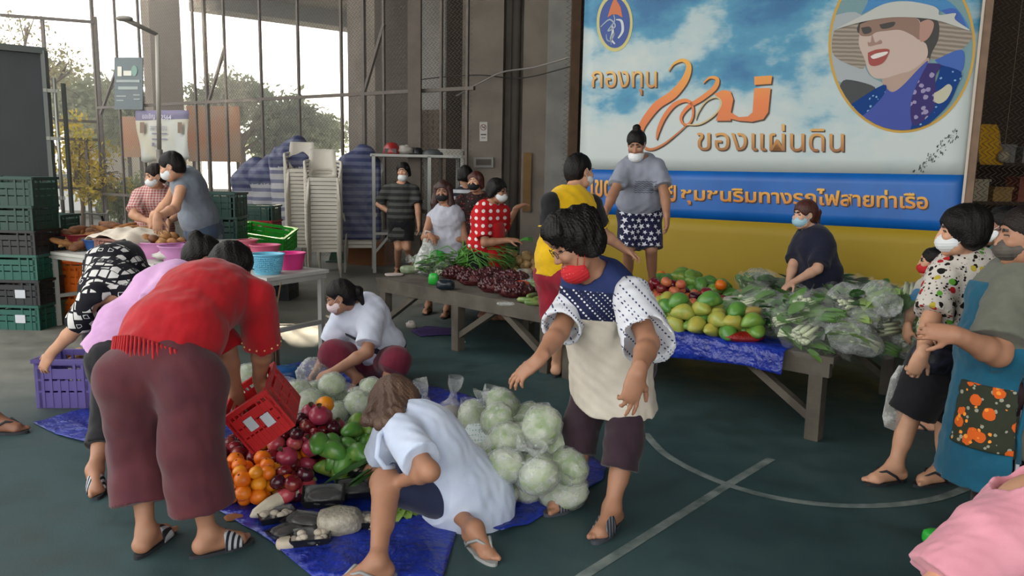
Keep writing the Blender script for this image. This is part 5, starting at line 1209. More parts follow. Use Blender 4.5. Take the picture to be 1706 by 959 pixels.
mb.tube([w0, S.pv + V(.0, -.262, .09), S.pv + V(.13, -.22, .15), S.pv + V(.26, -.08, .17)], [.03, .035, .035, .03], 8); mb.tube([w0 + V(.1, -.06, 0), w0 + V(.12, -.075, -.12), w0 + V(.10, -.075, -.28), w0 + V(.11, -.08, -.4)], .011, 6)
mb.build('apron_tie', am, apr)
hair(S, apr, HAIR['d'], 'lowbun', .012, -.06); mask_obj(S, apr, MT['mask_camo'])
for a, s in ((S.al, -1), (S.ar, 1)): sandal(a, V(-.9, -.4, 0), 1.0, MT['sole_dark'], MT['sole_dark'], apr, 'thong', sd=s)
# -- simple standing figures further back
def stander(J, g, yaw, face, label, sk, top_m, low_m, hr, style='short', mask=None, drop=0.0, fat=1.0, bust=0, sleeve=.8, leg=1.8, hem=.1, feetd=None, hands=None, vox=.008, hvol=.013, hx=(), amp=.005, sh_kind='thong', low_name='trousers', sa=1.0, hr_amp=.004, nocut=False, low=-.06, hemr=.185):
    S = solve(J, g, yaw, face); fd = feetd or yawdir(yaw)
    hd = hands or dict(l=(V(0, 0, -1), S.ax), r=(V(0, 0, -1), -S.ax))
    r = person(S, label, sk, fat, bust, 1.05, 1.0, 1.0, hd, dict(l=(fd,), r=(fd,)), vox=vox, big=False)
    dress('top', S, top_prims(S, fat * 1.08, bust, 1.15, .018, sleeve, hem, hemr, .06 * sa, .078 * sa, 1.05, sleeves='lr' if sleeve else ''), .009, top_m, r, seed=len(label), amp=amp)
    if low_m: dress(low_name, S, pants_prims(S, fat * 1.05, .014, leg, .088, .075 if leg > 1 else .1, .07 if leg > 1 else .1), .009, low_m, r, seed=len(label) + 1)
    hair(S, r, hr, style, hvol, low, hx(S) if hx else (), hr_amp, vox=.007, nocut=nocut)
    if mask: mask_obj(S, r, mask, drop, vox=.006)
    for a, s in ((S.al, -1), (S.ar, 1)):
        if a is not None and sh_kind: sandal(a, fd, g, MT['sole_dark'], MT['sole_dark'], r, sh_kind, sd=s)
    return r, S
stander(dict(pv=(1676, 560, 4.75), nk=(1682, 418, 4.75), hd=(1668, 376, -1), sl=(1655, 438, -1), sr=(1710, 436, 1), el=(1650, 510, -1), wl=(1640, 570, -1), er=(1720, 500, 1), wr=(1715, 560, 1), kl=(1670, 630, 4.7), kr=(1690, 630, 4.8), al=(1670, 702, 'g'), ar=(1700, 702, 'g')), 1.0, 75, (68, -5, 0),
        'person in a teal shirt with cropped black hair between the blouse and the apron', SK['c'], cloth('teal_shirt', '#12695a'), MATS['black_knit'], HAIR['k'], 'short', MT['mask_w'], hvol=.007)
r, S = stander(dict(pv=(1558, 552, 4.75), nk=(1562, 470, 4.75), hd=(1552, 436, -1), sl=(1542, 482, -1), sr=(1582, 480, 1), el=(1518, 516, -1), wl=(1512, 545, -1), er=(1590, 520, 1), wr=(1585, 550, 1), kl=(1548, 620, 4.7), kr=(1565, 620, 4.8), al=(1545, 702, 'g'), ar=(1568, 700, 'g')), .74, 70, (75, -5, 0),
        'child in a white and blue T-shirt in front of the yellow banner strip', SK['b'], None or cloth('child_white', '#b7b3ab'), MATS['navy_cotton'], HAIR['k'], 'short', MT['mask_r'], hvol=.010, leg=1.2, sleeve=.3)
for a, b in ((S.sl, S.el), (S.sr, S.er)): dress('sleeve', S, [C(a * .75 + b * .25, a * .1 + b * .9, .055, .062, .03, cap=3)], .008, cloth('child_blue', '#1f74a6'), r, seed=9)
# -- pink shirt close to the camera in the corner
S = solve(dict(pv=(1790, 1130, 1.95), nk=(1722, 835, 1.98), hd=(1800, 740, 1.95), sl=(1648, 900, 1.92), sr=(1800, 860, 2.1), el=(1568, 985, 1.88), wl=(1520, 1060, 1.8), er=(1830, 1000, 2.0), wr=(1760, 1080, 1.8), kl=(1680, 1150, 1.7), kr=(1760, 1150, 1.7), al=(1690, 1290, 'g'), ar=(1780, 1290, 'g')), 1.0, 100, (120, -30, 0))
pink = person(S, 'person in a pink shirt leaning in close at the lower right corner', SK['b'], 1.2, 1, 1.2, 1.2, 1.0, dict(l=(V(-.5, -.3, -.8), V(0, 0, -1)), r=(V(-.5, -.3, -.8), V(0, 0, -1))), dict(l=(V(-.9, -.3, 0),), r=(V(-.9, -.3, 0),)))
dress('shirt', S, top_prims(S, 1.3, 1, 1.3, .02, .9, .1, .22, .075, .095, 1.15), .007, cloth('pink_cotton', '#cf8e9c', var_to='#c58291'), pink, seed=131, amp=.008)
dress('trousers', S, pants_prims(S, 1.2, .012, 1.8), .01, MATS['navy_cotton'], pink, seed=132); hair(S, pink, HAIR['k'], 'lowbun', .014, -.06)
# -- figures at the bread table
r, S = stander(dict(pv=(338, 382, 7.4), nk=(308, 292, 7.25), hd=(285, 277, -1), sl=(302, 312, -1, 1.2), sr=(298, 300, 1, 1.1), el=(292, 346, -1, .85), wl=(262, 362, -1), er=(280, 335, 1), wr=(255, 360, 1), kl=(335, 455, 7.3), kr=(342, 455, 7.55), al=(345, 532, 'g'), ar=(355, 528, 'g')), 1.06, 95, (100, -25, 0),
        'man in a grey sleeveless vest bending over the bread table', SK['b'], cloth('grey_vest', '#757d88', var_to='#69717c'), cloth('denim', '#3c4a5e'), HAIR['k'], 'short', MT['mask_w'], hvol=.012, sleeve=0, hem=.12, hemr=.2, fat=1.12)
r, S = stander(dict(pv=(256, 398, 8.0), nk=(262, 316, 7.95), hd=(258, 293, -1), sr=(232, 326, -1), sl=(290, 326, -1), er=(222, 358, -1), wr=(250, 370, -1, .8), el=(298, 356, -1), wl=(280, 372, -1), kl=(266, 455, 7.95), kr=(248, 455, 7.95), al=(268, 512, 'g'), ar=(248, 512, 'g')), .98, 165, (140, -15, 0),
        'person in a red checked blouse with a shoulder strap behind the bread table', SK['b'], gingham('red_gingham', '#c9b4b0', '#a4544f', 38), MATS['black_knit'], HAIR['d'], 'pony', MT['mask_w'], bust=.8)
mb = MB(); mb.tube([S.nk + S.ax * -.05 + S.cf * .02 + S.up * .045, S.sp * .4 + S.nk * .6 + S.cf * .15 + S.ax * -.03, S.sp + S.cf * .145 + S.ax * -.12, S.pv - S.ax * .17], .013, 6); mb.build('shoulder_strap', MT['black_plastic'], r)
# -- far side of the vegetable platform
r, S = stander(dict(pv=(668, 372, 11.3), nk=(668, 309, 11.3), hd=(672, 285, -1), sr=(645, 316, -1), sl=(690, 316, -1), er=(631, 340, 1), wr=(652, 356, -1), el=(696, 346, -1), wl=(698, 375, -1), kr=(664, 412, 11.25), kl=(678, 412, 11.25), ar=(662, 447, 'g'), al=(690, 447, 'g')), 1.04, 178, (170, -5, 0),
        'boy in a dark striped T-shirt with a hand on his hip beside the white rack', SK['b'], stripes('dark_stripes', '#2b2c2b', '#4c4d4a', 11, .5), MATS['black_knit'], HAIR['k'], 'full', MT['mask_w'], .04, leg=.7, low_name='shorts', hem=.22)
def longhair(S):
    o = []
    for s in (-1, 1): o += [C(hpt(S, s * .07, .0, .03), hpt(S, s * .095, .03, -.13), .035, .04, .03), C(hpt(S, s * .095, .03, -.13), hpt(S, s * .075, .06, -.32), .04, .03, .03)]
    return o + [C(hpt(S, 0, -.08, 0), hpt(S, 0, -.09, -.3), .075, .06, .04)]
r, S = stander(dict(pv=(747, 418, 8.5), nk=(744, 350, 8.5), hd=(738, 319, -1), sr=(718, 362, -1), sl=(766, 362, -1), er=(708, 396, -1), wr=(718, 392, -1, .6), el=(776, 400, -1), wl=(728, 396, -1), kr=(720, 468, 8.45), kl=(752, 468, 8.45), ar=(714, 508, 'g'), al=(745, 514, 'g')), 1.0, 170, (172, -8, 0),
        'person with long reddish hair in a white sleeveless dress and black mask', SK['a'], cloth('white_dress', '#b6b8c4', var_to='#a9abb8'), None, mat('hair_long', '#3a1c17', .45, .4, 30, .5, 120), 'full', MT['mask_b'], bust=1.0, sleeve=0, hem=.34, hemr=.24, hx=longhair, nocut=True, amp=.008, hands=dict(l=(V(-.9, 0, .1), V(0, .5, -.8)), r=(V(.2, -.3, -.2), V(0, 0, -1))), fat=1.05)
stander(dict(pv=(782, 395, 9.8), nk=(778, 315, 9.8), hd=(775, 292, -1), sl=(757, 326, -1), sr=(800, 326, 1), el=(752, 355, -1), wl=(752, 385, -1), er=(806, 355, 1), wr=(806, 385, 1), kl=(775, 440, 9.8), kr=(790, 440, 9.8), al=(775, 480, 'g'), ar=(790, 480, 'g')), 1.0, 20, (10, -10, 0),
        'person with short black hair turned away in a striped collar top', SK['b'], stripes('collar_stripes', '#20222c', '#a8aab0', 12, .5), MATS['black_knit'], HAIR['k'], 'full')
stander(dict(pv=(796, 410, 9.1), nk=(797, 326, 9.1), hd=(792, 303, -1), sr=(768, 334, -1, 1.1), sl=(826, 334, -1, 1.1), er=(760, 372, -1), wr=(768, 405, -1), el=(835, 372, -1), wl=(835, 350, -1), kl=(805, 455, 9.05), kr=(785, 455, 9.05), al=(806, 494, 'g'), ar=(786, 494, 'g')), 1.0, 170, (155, 0, 0),
        'person with cropped auburn hair, black mask and a dark flowered blouse', SK['b'], blotch('dark_flowers', '#2a2020', [('#8c3030', 26, .36, 0), ('#a89c90', 30, .25, 2.1)]), MATS['black_knit'], HAIR['r'], 'full', MT['mask_b'], bust=.8)
r, S = stander(dict(pv=(806, 425, 7.9), nk=(815, 344, 7.85), hd=(829, 318, -1), sr=(803, 360, -1, 1.15), sl=(838, 352, 1, 1.1), er=(808, 404, -1), wr=(848, 400, -1), el=(838, 385, 1), wl=(862, 345, 1), kl=(815, 470, 7.9), kr=(805, 470, 7.9), al=(820, 520, 'g'), ar=(806, 520, 'g')), 1.0, -105, (-115, -10, 0),
        'person in a red polka dot blouse and red apron sorting greens', SK['a'], polka('red_dots', '#b3141c', '#d8cfcc', 14, .25, plane=(1, 0, 1)), MATS['black_knit'], HAIR['k'], 'full', MT['mask_w'], bust=1.1, fat=1.15, hands=dict(r=(V(.9, -.1, 0), V(0, .3, -.9)), l=(V(.8, .3, .3), V(0, 0, -1))), sleeve=.8, hvol=.018)
glasses_obj(S, r, MT['black_plastic'])
dress('apron', S, [C(S.nk * .6 + S.pv * .4 + S.cf * .12, S.pv + S.f * .13 + V(0, 0, -.3), .13, .18, .03, flat=(S.f, 1.5), cap=1)], .009, cloth('red_apron', '#b4161c'), r, seed=141)
mb = MB()
for i in range(5): mb.tube([S.wr + V(.08, 0, -.01), S.wr + V(.16, .01 * (i - 2), .01 + .004 * i), S.wr + V(.24, .015 * (i - 2), -.01 + .01 * i)], [.004, .006, .003], 5)
tag(mb.build('herb_bunch', mat('herb_green', '#3d7d2c', .6)), 'small bunch of green herbs held out in the polka dot blouse person\'s hand', 'herbs')
# -- passer-by of whom only a sandalled foot enters at the left
r, S = stander(dict(pv=(-95, 440, 4.6), nk=(-95, 305, 4.6), hd=(-95, 250, -1), sl=(-125, 325, -1), sr=(-60, 325, 1), el=(-130, 400, -1), wl=(-125, 465, -1), er=(-55, 400, 1), wr=(-58, 465, 1), kl=(-110, 570, 4.65), kr=(-60, 560, 4.5), al=(-130, 690, 'g'), ar=(-12, 697, 'g')), 1.05, -85, (-85, 0, 0),
        'person whose brown sandalled foot steps in at the left edge', SK['c'], cloth('drab_shirt', '#5a5f66'), MATS['navy_cotton'], HAIR['k'], 'short', leg=1.5)
# ---------------------------------------------------------------- furniture and containers
wood_grey = mat('weathered_wood', '#5b554b', .85, .3, 5, .3, 40, var_to='#463f37'); alloy = mat('white_paint_steel', '#a7a7a1', .45, .12, 8); tarp_blue = None
t = NT('blue_tarp'); co = t.coord(); n = t.noise(co, 5, 4, .6); t.col(t.ramp(n, [(.3, lin('#1a33a0')), (.7, lin('#0f2278'))])); t.rough(.32, .6); t.bump(t.math('ADD', n, t.math('MULTIPLY', t.noise(co, 16, 4), .5)), .8, .05); tarp_blue = t.m
def bench(name, label, A, B, dep, z, group=None, mid=True):
    """low plank platform from A to B (near edge), dep metres deep"""
    A, B = Vector(A), Vector(B); d = (B - A).normalized(); n = V(-d.y, d.x, 0); L = (B - A).length; root = empty(name, Z0((A + B) / 2 + n * dep / 2), label, 'platform', group)
    mb = MB(); k = int(dep / .15)
    for i in range(k):
        o = A + n * (dep / k) * (i + .5); mb.beam(Z0(o, z - .02), Z0(o + d * L, z - .02), dep / k - .008, .04)
    mb.build('plank_top', wood_grey, root)
    for o in (.03, dep - .03): MB().beam(Z0(A + n * o + d * .02, z - .085), Z0(A + n * o + d * (L - .02), z - .085), .05, .09).build('rail', wood_grey, root)
    for s in (.1, L * .5, L - .1) if mid else (.1, L - .1):
        for o in (.05, dep - .05):
            p = A + n * o + d * s; MB().beam(Z0(p, 0), Z0(p, z - .04), .085, .085, up=tuple(d)).build('leg', wood_grey, root)
            sg = 1 if s < L * .6 else -1; MB().beam(Z0(p + d * sg * .5, z - .1), Z0(p + d * sg * .03, .14), .06, .05).build('brace', wood_grey, root)
    return root, d, n
PZ = .54
PA, PM_, PB = V(-1.36, 7.52, 0), V(.33, 5.93, 0), V(1.93, 4.45, 0)
bench('wooden_platform', 'long weathered plank platform carrying the vegetables left of the yellow shirt', PA, PM_, 1.05, PZ)
_, PD, PN = bench('wooden_platform', 'long weathered plank platform carrying fruit and bagged greens before the banner', PM_ + (PB - PM_).normalized() * .04, PB, 1.5, PZ, mid=False)
# blue sheet hanging over the front of the right platform
def sheet(name, label, pts, m, cat, nx, ny, z=None, seed=1, amp=.01, thick=.003, up=.004):
    """cloth patch: bilinear between four corners with crumples"""
    a, b, c, d = [Vector(p) for p in pts]; f = sine_noise(seed, .35); vs = []
    for j in range(ny + 1):
        for i in range(nx + 1):
            s, t_ = i / nx, j / ny; p = a * (1 - s) * (1 - t_) + b * s * (1 - t_) + c * s * t_ + d * (1 - s) * t_; vs.append(p)
    P_ = np.array([tuple(p) for p in vs], dtype=np.float32); P_[:, 2] += up + amp * (f(P_) + 1) * .6
    o = link_mesh(name, P_, [(j * (nx + 1) + i, j * (nx + 1) + i + 1, (j + 1) * (nx + 1) + i + 1, (j + 1) * (nx + 1) + i) for j in range(ny) for i in range(nx)], m, None, None, True, tuple(P_.mean(0) * np.array([1, 1, 0])))
    md = o.modifiers.new('thick', 'SOLIDIFY'); md.thickness = thick; return tag(o, label, cat)
a = PM_ + PD * .1 - PN * .02; e = PB - PD * .28 - PN * .02
mb = MB(); nx = 40; rows = [(1.2, PZ + .006), (.6, PZ + .007), (.03, PZ + .008), (-.012, PZ - .0), (-.02, PZ - .05), (-.028, PZ - .12), (-.035, PZ - .155)]; vs = []; L = (e - a).length
for o, z in rows:
    for i in range(nx + 1): s = i / nx; w_ = .012 * math.sin(s * 31) + .008 * math.sin(s * 73); q = a + PD * L * s + PN * (o + (w_ - .012 if o < 0 else 0)); vs.append(V(q.x, q.y, z + (.02 * math.sin(s * 9) if o < -.03 else 0) + (.001 * math.sin(s * 40) if o > 0 else 0)))
mb.add(vs, [(j * (nx + 1) + i, (j + 1) * (nx + 1) + i, (j + 1) * (nx + 1) + i + 1, j * (nx + 1) + i + 1) for j in range(len(rows) - 1) for i in range(nx)], True)
o = tag(mb.build('blue_tarpaulin', tarp_blue), 'blue tarpaulin spread on the right platform and folded over its front edge', 'tarpaulin'); md = o.modifiers.new('thick', 'SOLIDIFY'); md.thickness = .003
# tarps on the floor
def floor_tarp(label, px, seed, m=tarp_blue, n=46, amp=.012, name='blue_tarpaulin'):
    pts = [G(x, y) for x, y in px]; xs = [p.x for p in pts]; ys = [p.y for p in pts]; f = sine_noise(seed, .3); g = sine_noise(seed + 3, .12)
    bm = bmesh.new(); vsb = [bm.verts.new(p) for p in pts]; bm.faces.new(vsb)
    for i in range(1, n):
        for ax, lo, hi in ((0, min(xs), max(xs)), (1, min(ys), max(ys))):
            q = lo + (hi - lo) * i / n; co_ = V(q, 0, 0) if ax == 0 else V(0, q, 0); no = V(1, 0, 0) if ax == 0 else V(0, 1, 0)
            bmesh.ops.bisect_plane(bm, geom=bm.verts[:] + bm.edges[:] + bm.faces[:], plane_co=co_, plane_no=no)
    bm.verts.index_update(); bm.verts.ensure_lookup_table(); v = np.array([tuple(q.co) for q in bm.verts], dtype=np.float32); fs = [tuple(x.index for x in fc.verts) for fc in bm.faces]; bm.free()
    v[:, 2] = .006 + amp * np.clip(f(v) + .35 + .4 * g(v), 0, 2)
    o = link_mesh(name, v, fs, m, None, None, True, (float(np.mean(xs)), float(np.mean(ys)), 0)); md = o.modifiers.new('thick', 'SOLIDIFY'); md.thickness = .003; return tag(o, label, 'tarpaulin')
floor_tarp('large blue tarpaulin on the floor under the fruit and cabbages', [(375, 858), (300, 815), (255, 770), (330, 680), (460, 612), (540, 600), (700, 640), (850, 680), (1010, 778), (1005, 800), (880, 875), (835, 890), (765, 872), (735, 975), (520, 962), (450, 905)], 3)
floor_tarp('small blue tarpaulin on the floor behind the bent women', [(55, 706), (140, 684), (250, 690), (240, 770), (150, 742), (95, 725)], 5)
floor_tarp('purple patterned plastic mat lying flat on the floor beyond the cabbages', [(684, 552), (708, 545), (776, 549), (778, 557), (700, 561)], 6, blotch('purple_mat', '#3b2c5c', [('#8a7fa6', 22, .2, 0)]), 10, .006, 'floor_mat')
for i, (x, y, s, lb) in enumerate(((685, 546, .055, 'crumpled white tissue at the end of the purple mat'), (772, 572, .022, 'small white scrap on the floor in front of the purple mat'))):
    f = sine_noise(i + 40, .03); mb = MB(); p = G(x, y); mb.ball(p + V(0, 0, s * .62), (s, s * .8, s * .75), 16, None, lambda d: 1 + .3 * float(f(np.array([[d.x * .06, d.y * .06, d.z * .06]], dtype=np.float32))[0])); tag(mb.build('paper_scrap', mat('tissue', '#b4aca4', .9)), lb, 'paper')
# folding tables with the bread
TA, TB = V(-4.62, 7.5, 0), V(-1.92, 5.9, 0); TD = (TB - TA).normalized(); TN = V(-TD.y, TD.x, 0); TZ = .75
def fold_table(label, s0, s1, n0, n1):
    a = TA + TD * s0 + TN * n0; L = s1 - s0; D = n1 - n0; c = a + TD * L / 2 + TN * D / 2; r = empty('folding_table', Z0(c), label, 'table')
    M = Matrix((TD, TN, V(0, 0, 1))).transposed(); mb = MB(); mb.box(Z0(c, TZ - .014), (L, D, .028), M); mb.build('tabletop', mat('table_white', '#b5b4ae', .5, .1, 4), r)
    mb = MB()
    for q in (TN * (D / 2 - .03), -TN * (D / 2 - .03)): mb.beam(Z0(c + q - TD * (L / 2 - .02), TZ - .05), Z0(c + q + TD * (L / 2 - .02), TZ - .05), .03, .045)
    for q in (TD * (L / 2 - .03), -TD * (L / 2 - .03)): mb.beam(Z0(c + q - TN * (D / 2 - .02), TZ - .05), Z0(c + q + TN * (D / 2 - .02), TZ - .05), .03, .045)
    mb.build('apron_frame', alloy, r)
    for i in (-1, 1):
        for j in (-1, 1): p = c + TD * i * (L / 2 - .05) + TN * j * (D / 2 - .05); MB().beam(Z0(p, 0), Z0(p, TZ - .03), .042, up=tuple(TD)).build('leg', alloy, r)
        p = c + TD * i * (L / 2 - .05); MB().beam(Z0(p - TN * (D / 2 - .05), .3), Z0(p + TN * (D / 2 - .05), .3), .035).build('crossbar', alloy, r)
fold_table('white folding table at the left carrying the bread tubs', 0, 1.72, 0, .68); fold_table('white folding table at the right carrying the pink and blue baskets', 1.74, 3.14, 0, .68)
# crates
def crate(name, label, loc, rz, w, d, h, m, group=None, cat='crate', slots=5, sticker=0, rot=None):
    """stacking crate: slatted walls with hand holes, ribbed floor, rim"""
    r = empty(name, (0, 0, 0), label, cat, group); mb = MB(); t_ = .012
    mb.box((0, 0, .008), (w - .03, d - .03, .014))
    for sx_ in (-1, 1):
        for sy_ in (-1, 1): mb.box((sx_ * (w / 2 - .02), sy_ * (d / 2 - .02), h / 2), (.04, .04, h))
    hs = [.0, .36, .60, .88]; hh = [.32, .20, .20, .12]
    for z, q in zip(hs, hh):
        for s in (-1, 1):
            mb.box((0, s * (d / 2 - t_ / 2), (z + q / 2) * h), (w - .04, t_, q * h)); mb.box((s * (w / 2 - t_ / 2), 0, (z + q / 2) * h), (t_, d - .04, q * h))
    for s in (-1, 1):
        mb.box((0, s * (d / 2 + .004), h - .012), (w + .016, .022, .024)); mb.box((s * (w / 2 + .004), 0, h - .012), (.022, d + .016, .024))
        for i in range(1, slots + 2):
            x = -w / 2 + w * i / (slots + 2)
            if abs(x) > w * .13: mb.box((x, s * (d / 2 - t_ / 2 + .001), h * .5), (.018, t_ + .006, h * .96))
            else: mb.box((x, s * (d / 2 - t_ / 2 + .001), h * .3), (.018, t_ + .006, h * .58))
        for i in range(1, 4): mb.box((s * (w / 2 - t_ / 2 + .001), -d / 2 + d * i / 4, h * .3 if i == 2 else h * .5), (t_ + .006, .018, h * .58 if i == 2 else h * .96))
    mb.build('crate_body', m, r)
    if sticker:
        for k in range(sticker): mb = MB(); mb.box((w * (.18 - .3 * k), -d / 2 - .007, h * (.45 + .12 * k)), (.1, .004, .08)); mb.build('sticker', mat('sticker_white', '#b9bcc2', .6), r)
    r.location = loc; r.rotation_euler = rot if rot else (0, 0, rz); return r
pl = lambda n, c, v=None: mat(n, c, .45, .08, 3, var_to=v)
cg, ck, cb2, cr, co_, cv, cl_ = pl('crate_green', '#123f36', '#0f352e'), pl('crate_black', '#1a1d20'), pl('crate_bright_green', '#2a9a2c', '#23852a'), pl('crate_red', '#8e1f22'), pl('crate_orange', '#e0701a', '#cc5f14'), pl('crate_violet', '#675a9e', '#5c4f92'), pl('crate_teal', '#155448')
z = 0; base = G(22, 552); L0 = [(.245, cl_, 'dark teal crate at the bottom of the tall left stack'), (.245, ck, 'black crate second from the bottom of the tall left stack'), (.245, cl_, 'dark teal crate third from the bottom of the tall left stack'), (.235, ck, 'black crate fourth from the bottom of the tall left stack'), (.235, cg, 'dark green crate second from the top of the tall left stack'), (.27, cg, 'dark green crate on top of the tall left stack')]
for i, (h, m, lb) in enumerate(L0): crate('stacking_crate', lb, (base.x - .06 + .012 * (i % 2), base.y + .28, z), -.05 + .02 * (i % 3), .58, .40, h, m, sticker=1 if i in (0, 1) else 0); z += h
p = G(95, 540); z = 0; crate('stacking_crate', 'lower orange crate under the bread table', (p.x - .04, p.y + .35, 0), -.1, .46, .34, .29, co_); crate('stacking_crate', 'upper orange crate under the bread table', (p.x - .03, p.y + .35, .29), -.06, .46, .34, .29, co_)
q = G(92, 475); 
for i in range(4): crate('stacking_crate', ('bottom', 'second', 'third', 'top')[i] + ' green crate of the stack behind the left end of the bread table', (P(84, 400, 8.7).x, 8.7, i * .26), .05 - .03 * i, .5, .36, .26, cg)
q = P(345, 400, 8.6)
for i, (m, lb) in enumerate(((ck, 'black crate at the foot of the green column behind the man in the vest'), (cg, 'dark green crate low in the column behind the man in the vest'), (cb2, 'bright green crate in the column behind the man in the vest'), (cg, 'dark green crate second from the top behind the man in the vest'), (cg, 'dark green crate topmost behind the man in the vest'))): crate('stacking_crate', lb, (q.x + .12, 8.6, i * .265), .06 * (i % 2), .56, .40, .265, m)
q = P(428, 400, 9.9)
for i, (m, h, lb) in enumerate(((ck, .27, 'black crate at the bottom below the red crate by the chairs'), (cb2, .27, 'lower bright green crate below the red crate by the chairs'), (cb2, .2, 'upper bright green crate right below the red crate by the chairs'), (cr, .2, 'red crate in the stack beside the covered chairs'), (cg, .19, 'dark green crate on top of the red crate by the chairs'))): crate('stacking_crate', lb, (q.x, 9.9, (0, .27, .54, .74, .94)[i]), -.04 * (i % 2), .54, .38, h, m, sticker=1 if i == 3 else 0)
q = P(440, 405, 9.3); crate('stacking_crate', 'bright green crate tipped against the crate stack by the chairs', (q.x + .02, 9.32, .62), 0, .62, .40, .25, cb2, rot=(.25, .12, -.12)); crate('stacking_crate', 'bright green crate standing under the tipped one by the chairs', (q.x + .05, 9.38, .3), -.08, .56, .38, .26, cb2); crate('stacking_crate', 'dark crate on the floor under the bright green crates by the chairs', (q.x + .05, 9.38, 0), -.05, .56, .38, .30, ck)
p = G(103, 681); vc = crate('stacking_crate', 'violet crate on the floor gripped by the monochrome print person', (p.x, p.y + .17, 0), .06, .36, .30, .33, cv)
rc = crate('stacking_crate', 'red crate tipped over the fruit by the red top person', (0, 0, 0), 0, .54, .36, .28, pl('crate_bright_red', '#c21a1f', '#ad1519'), sticker=2, slots=8)
Xc = V(.82, .1, .57).normalized(); Zc = V(-.56, -.2, .8); Zc = (Zc - Xc * Zc.dot(Xc)).normalized(); MM = Matrix((Xc, Zc.cross(Xc), Zc)).transposed()
rc.rotation_euler = MM.to_euler(); rc.scale = (.44, .95, .80); rc.location = P(431, 703, 3.34) - MM @ V(0, -.17, .112)
# tubs, basins and baskets
def basin(name, label, c, r, h, m, wall=.006, rim=.012, holes=False, sq=None, cat='basin', rb=.78, group=None):
    o = MB(); pr = [(r * rb * .98, 0), (r * rb, .004), (r * (rb + (1 - rb) * .6), h * .6), (r, h - .01), (r + rim, h - .004), (r + rim, h + .004), (r - wall, h + .002), (r * (rb + (1 - rb) * .6) - wall, h * .6), (r * rb - wall, .01), (.001, .01)]
    if holes:
        o.lathe([(r * rb * .98, 0), (r * rb, .004), (r * (rb + .04), h * .16)], c, 40, None, sq); o.lathe([(r * .96, h * .86), (r, h - .01), (r + rim, h - .004), (r + rim, h + .006), (r - wall, h + .002), (r * .95, h * .86)], c, 40, None, sq); o.lathe([(r * rb, .012), (.001, .012)], c, 40, None, sq)
        nr = 7; ns = 44
        for k in range(nr + 1): z_ = h * (.16 + .7 * k / nr); rr = r * (rb + .04 + (.96 - rb - .04) * k / nr); o.tube([Vector(c) + V(rr * math.cos(a), rr * math.sin(a) * (sq or 1), z_) for a in np.linspace(0, 6.2832, 41)], .0055, 4, False)
        for k in range(ns): a = 6.2832 * k / ns; o.tube([Vector(c) + V(r * (rb + .04) * math.cos(a), r * (rb + .04) * math.sin(a) * (sq or 1), h * .16), Vector(c) + V(r * .96 * math.cos(a), r * .96 * math.sin(a) * (sq or 1), h * .86)], .0055, 4, False)
    else: o.lathe(pr, c, 40, None, sq)
    return tag(o.build(name, m, None, c), label, cat, group)
def on_table(x, y, z=TZ): p = G(x, y, z); return Z0(p, z)
pp = lambda n, c: mat(n, c, .4, .06, 4)
def tub(x0, x1, yb, h, nm, c, lb, cat='basin', **k):
    """basin whose base front touches the table at (x, yb)"""
    p = on_table((x0 + x1) / 2, yb); d = p.y; r = (x1 - x0) / 2 * d / F * .97; return basin(nm, lb, (p.x, p.y + r * .7, TZ), r, h, c, cat=cat, **k), (p.x, p.y + r * .7), r
T1 = tub(96, 152, 416, .15, 'tub', pp('tub_red', '#7a2230'), 'dark red tub of bread near the left end of the table')
T2 = tub(133, 182, 420, .12, 'tub', pp('tub_blue', '#1f4a86'), 'blue tub in front of the dark red tub')
T3 = tub(163, 222, 424, .1, 'tub', pp('tub_green', '#1a4a34'), 'shallow dark green tub beside the pink basin')
T4 = tub(212, 304, 431, .15, 'basin', pp('basin_pink', '#c583b4'), 'pink basin of bread rolls behind the lilac top')
T5 = tub(256, 325, 437, .14, 'basin', pp('basin_lilac', '#bd80b4'), 'lilac pink basin next to the bun of the bent head')
T6 = tub(412, 468, 458, .16, 'basket', pp('basket_sky', '#6bb5d2'), 'sky blue perforated basket at the right end of the table', cat='basket', holes=True)
T7 = tub(456, 505, 450, .14, 'basin', pp('basin_magenta', '#d0327f'), 'hot pink basin beside the sky blue basket')
T8 = tub(412, 462, 441, .17, 'basin', pp('basin_rose', '#c65a7a'), 'rose basin behind the sky blue basket')
T9 = tub(350, 396, 433, .17, 'tray', pp('tray_white', '#a9aaa6'), 'white rimmed tray behind the dark haired bent heads', cat='tray')
T10 = tub(394, 426, 437, .2, 'basin', pp('basin_dusty', '#b05a6a'), 'small dusty pink bowl under the bright green crates')
T11 = tub(378, 420, 447, .12, 'basin', pp('basin_dark', '#4a4a4c'), 'grey basin with a white rim between the heads and the blue basket')
crate('bread_crate', 'brown red crate of bread under a white cloth on the table', (P(212, 385, 7.25).x, 7.25, TZ), -.5, .52, .34, .17, pl('crate_brown', '#7a4a40'))
crate('bread_crate', 'black crate with wrapped loaves at the left end of the table', (P(92, 402, 7.7).x, 7.72, TZ), -.45, .36, .27, .14, ck)
crate('bread_crate', 'red crate in front of the checked blouse', (P(278, 376, 7.35).x, 7.33, TZ), -.5, .3, .25, .14, pl('crate_scarlet', '#a02a26'))
cc = P(215, 352, 7.25); mb = MB(); f = sine_noise(61, .18); vs = []; n = 22
for j in range(n + 1):
    for i in range(n + 1):
        a, b = i / n * 2 - 1, j / n * 2 - 1; q = V(cc.x, 7.25, 0) + TD * a * .36 + TN * b * .24; z_ = TZ + .19 + .075 * (1 - a * a) * (1 - b * b) - .05 * max(0, abs(a) - .8) / .2 + .03 * float(f(np.array([[q.x, q.y, 0]], dtype=np.float32))[0]); vs.append(V(q.x, q.y, z_))
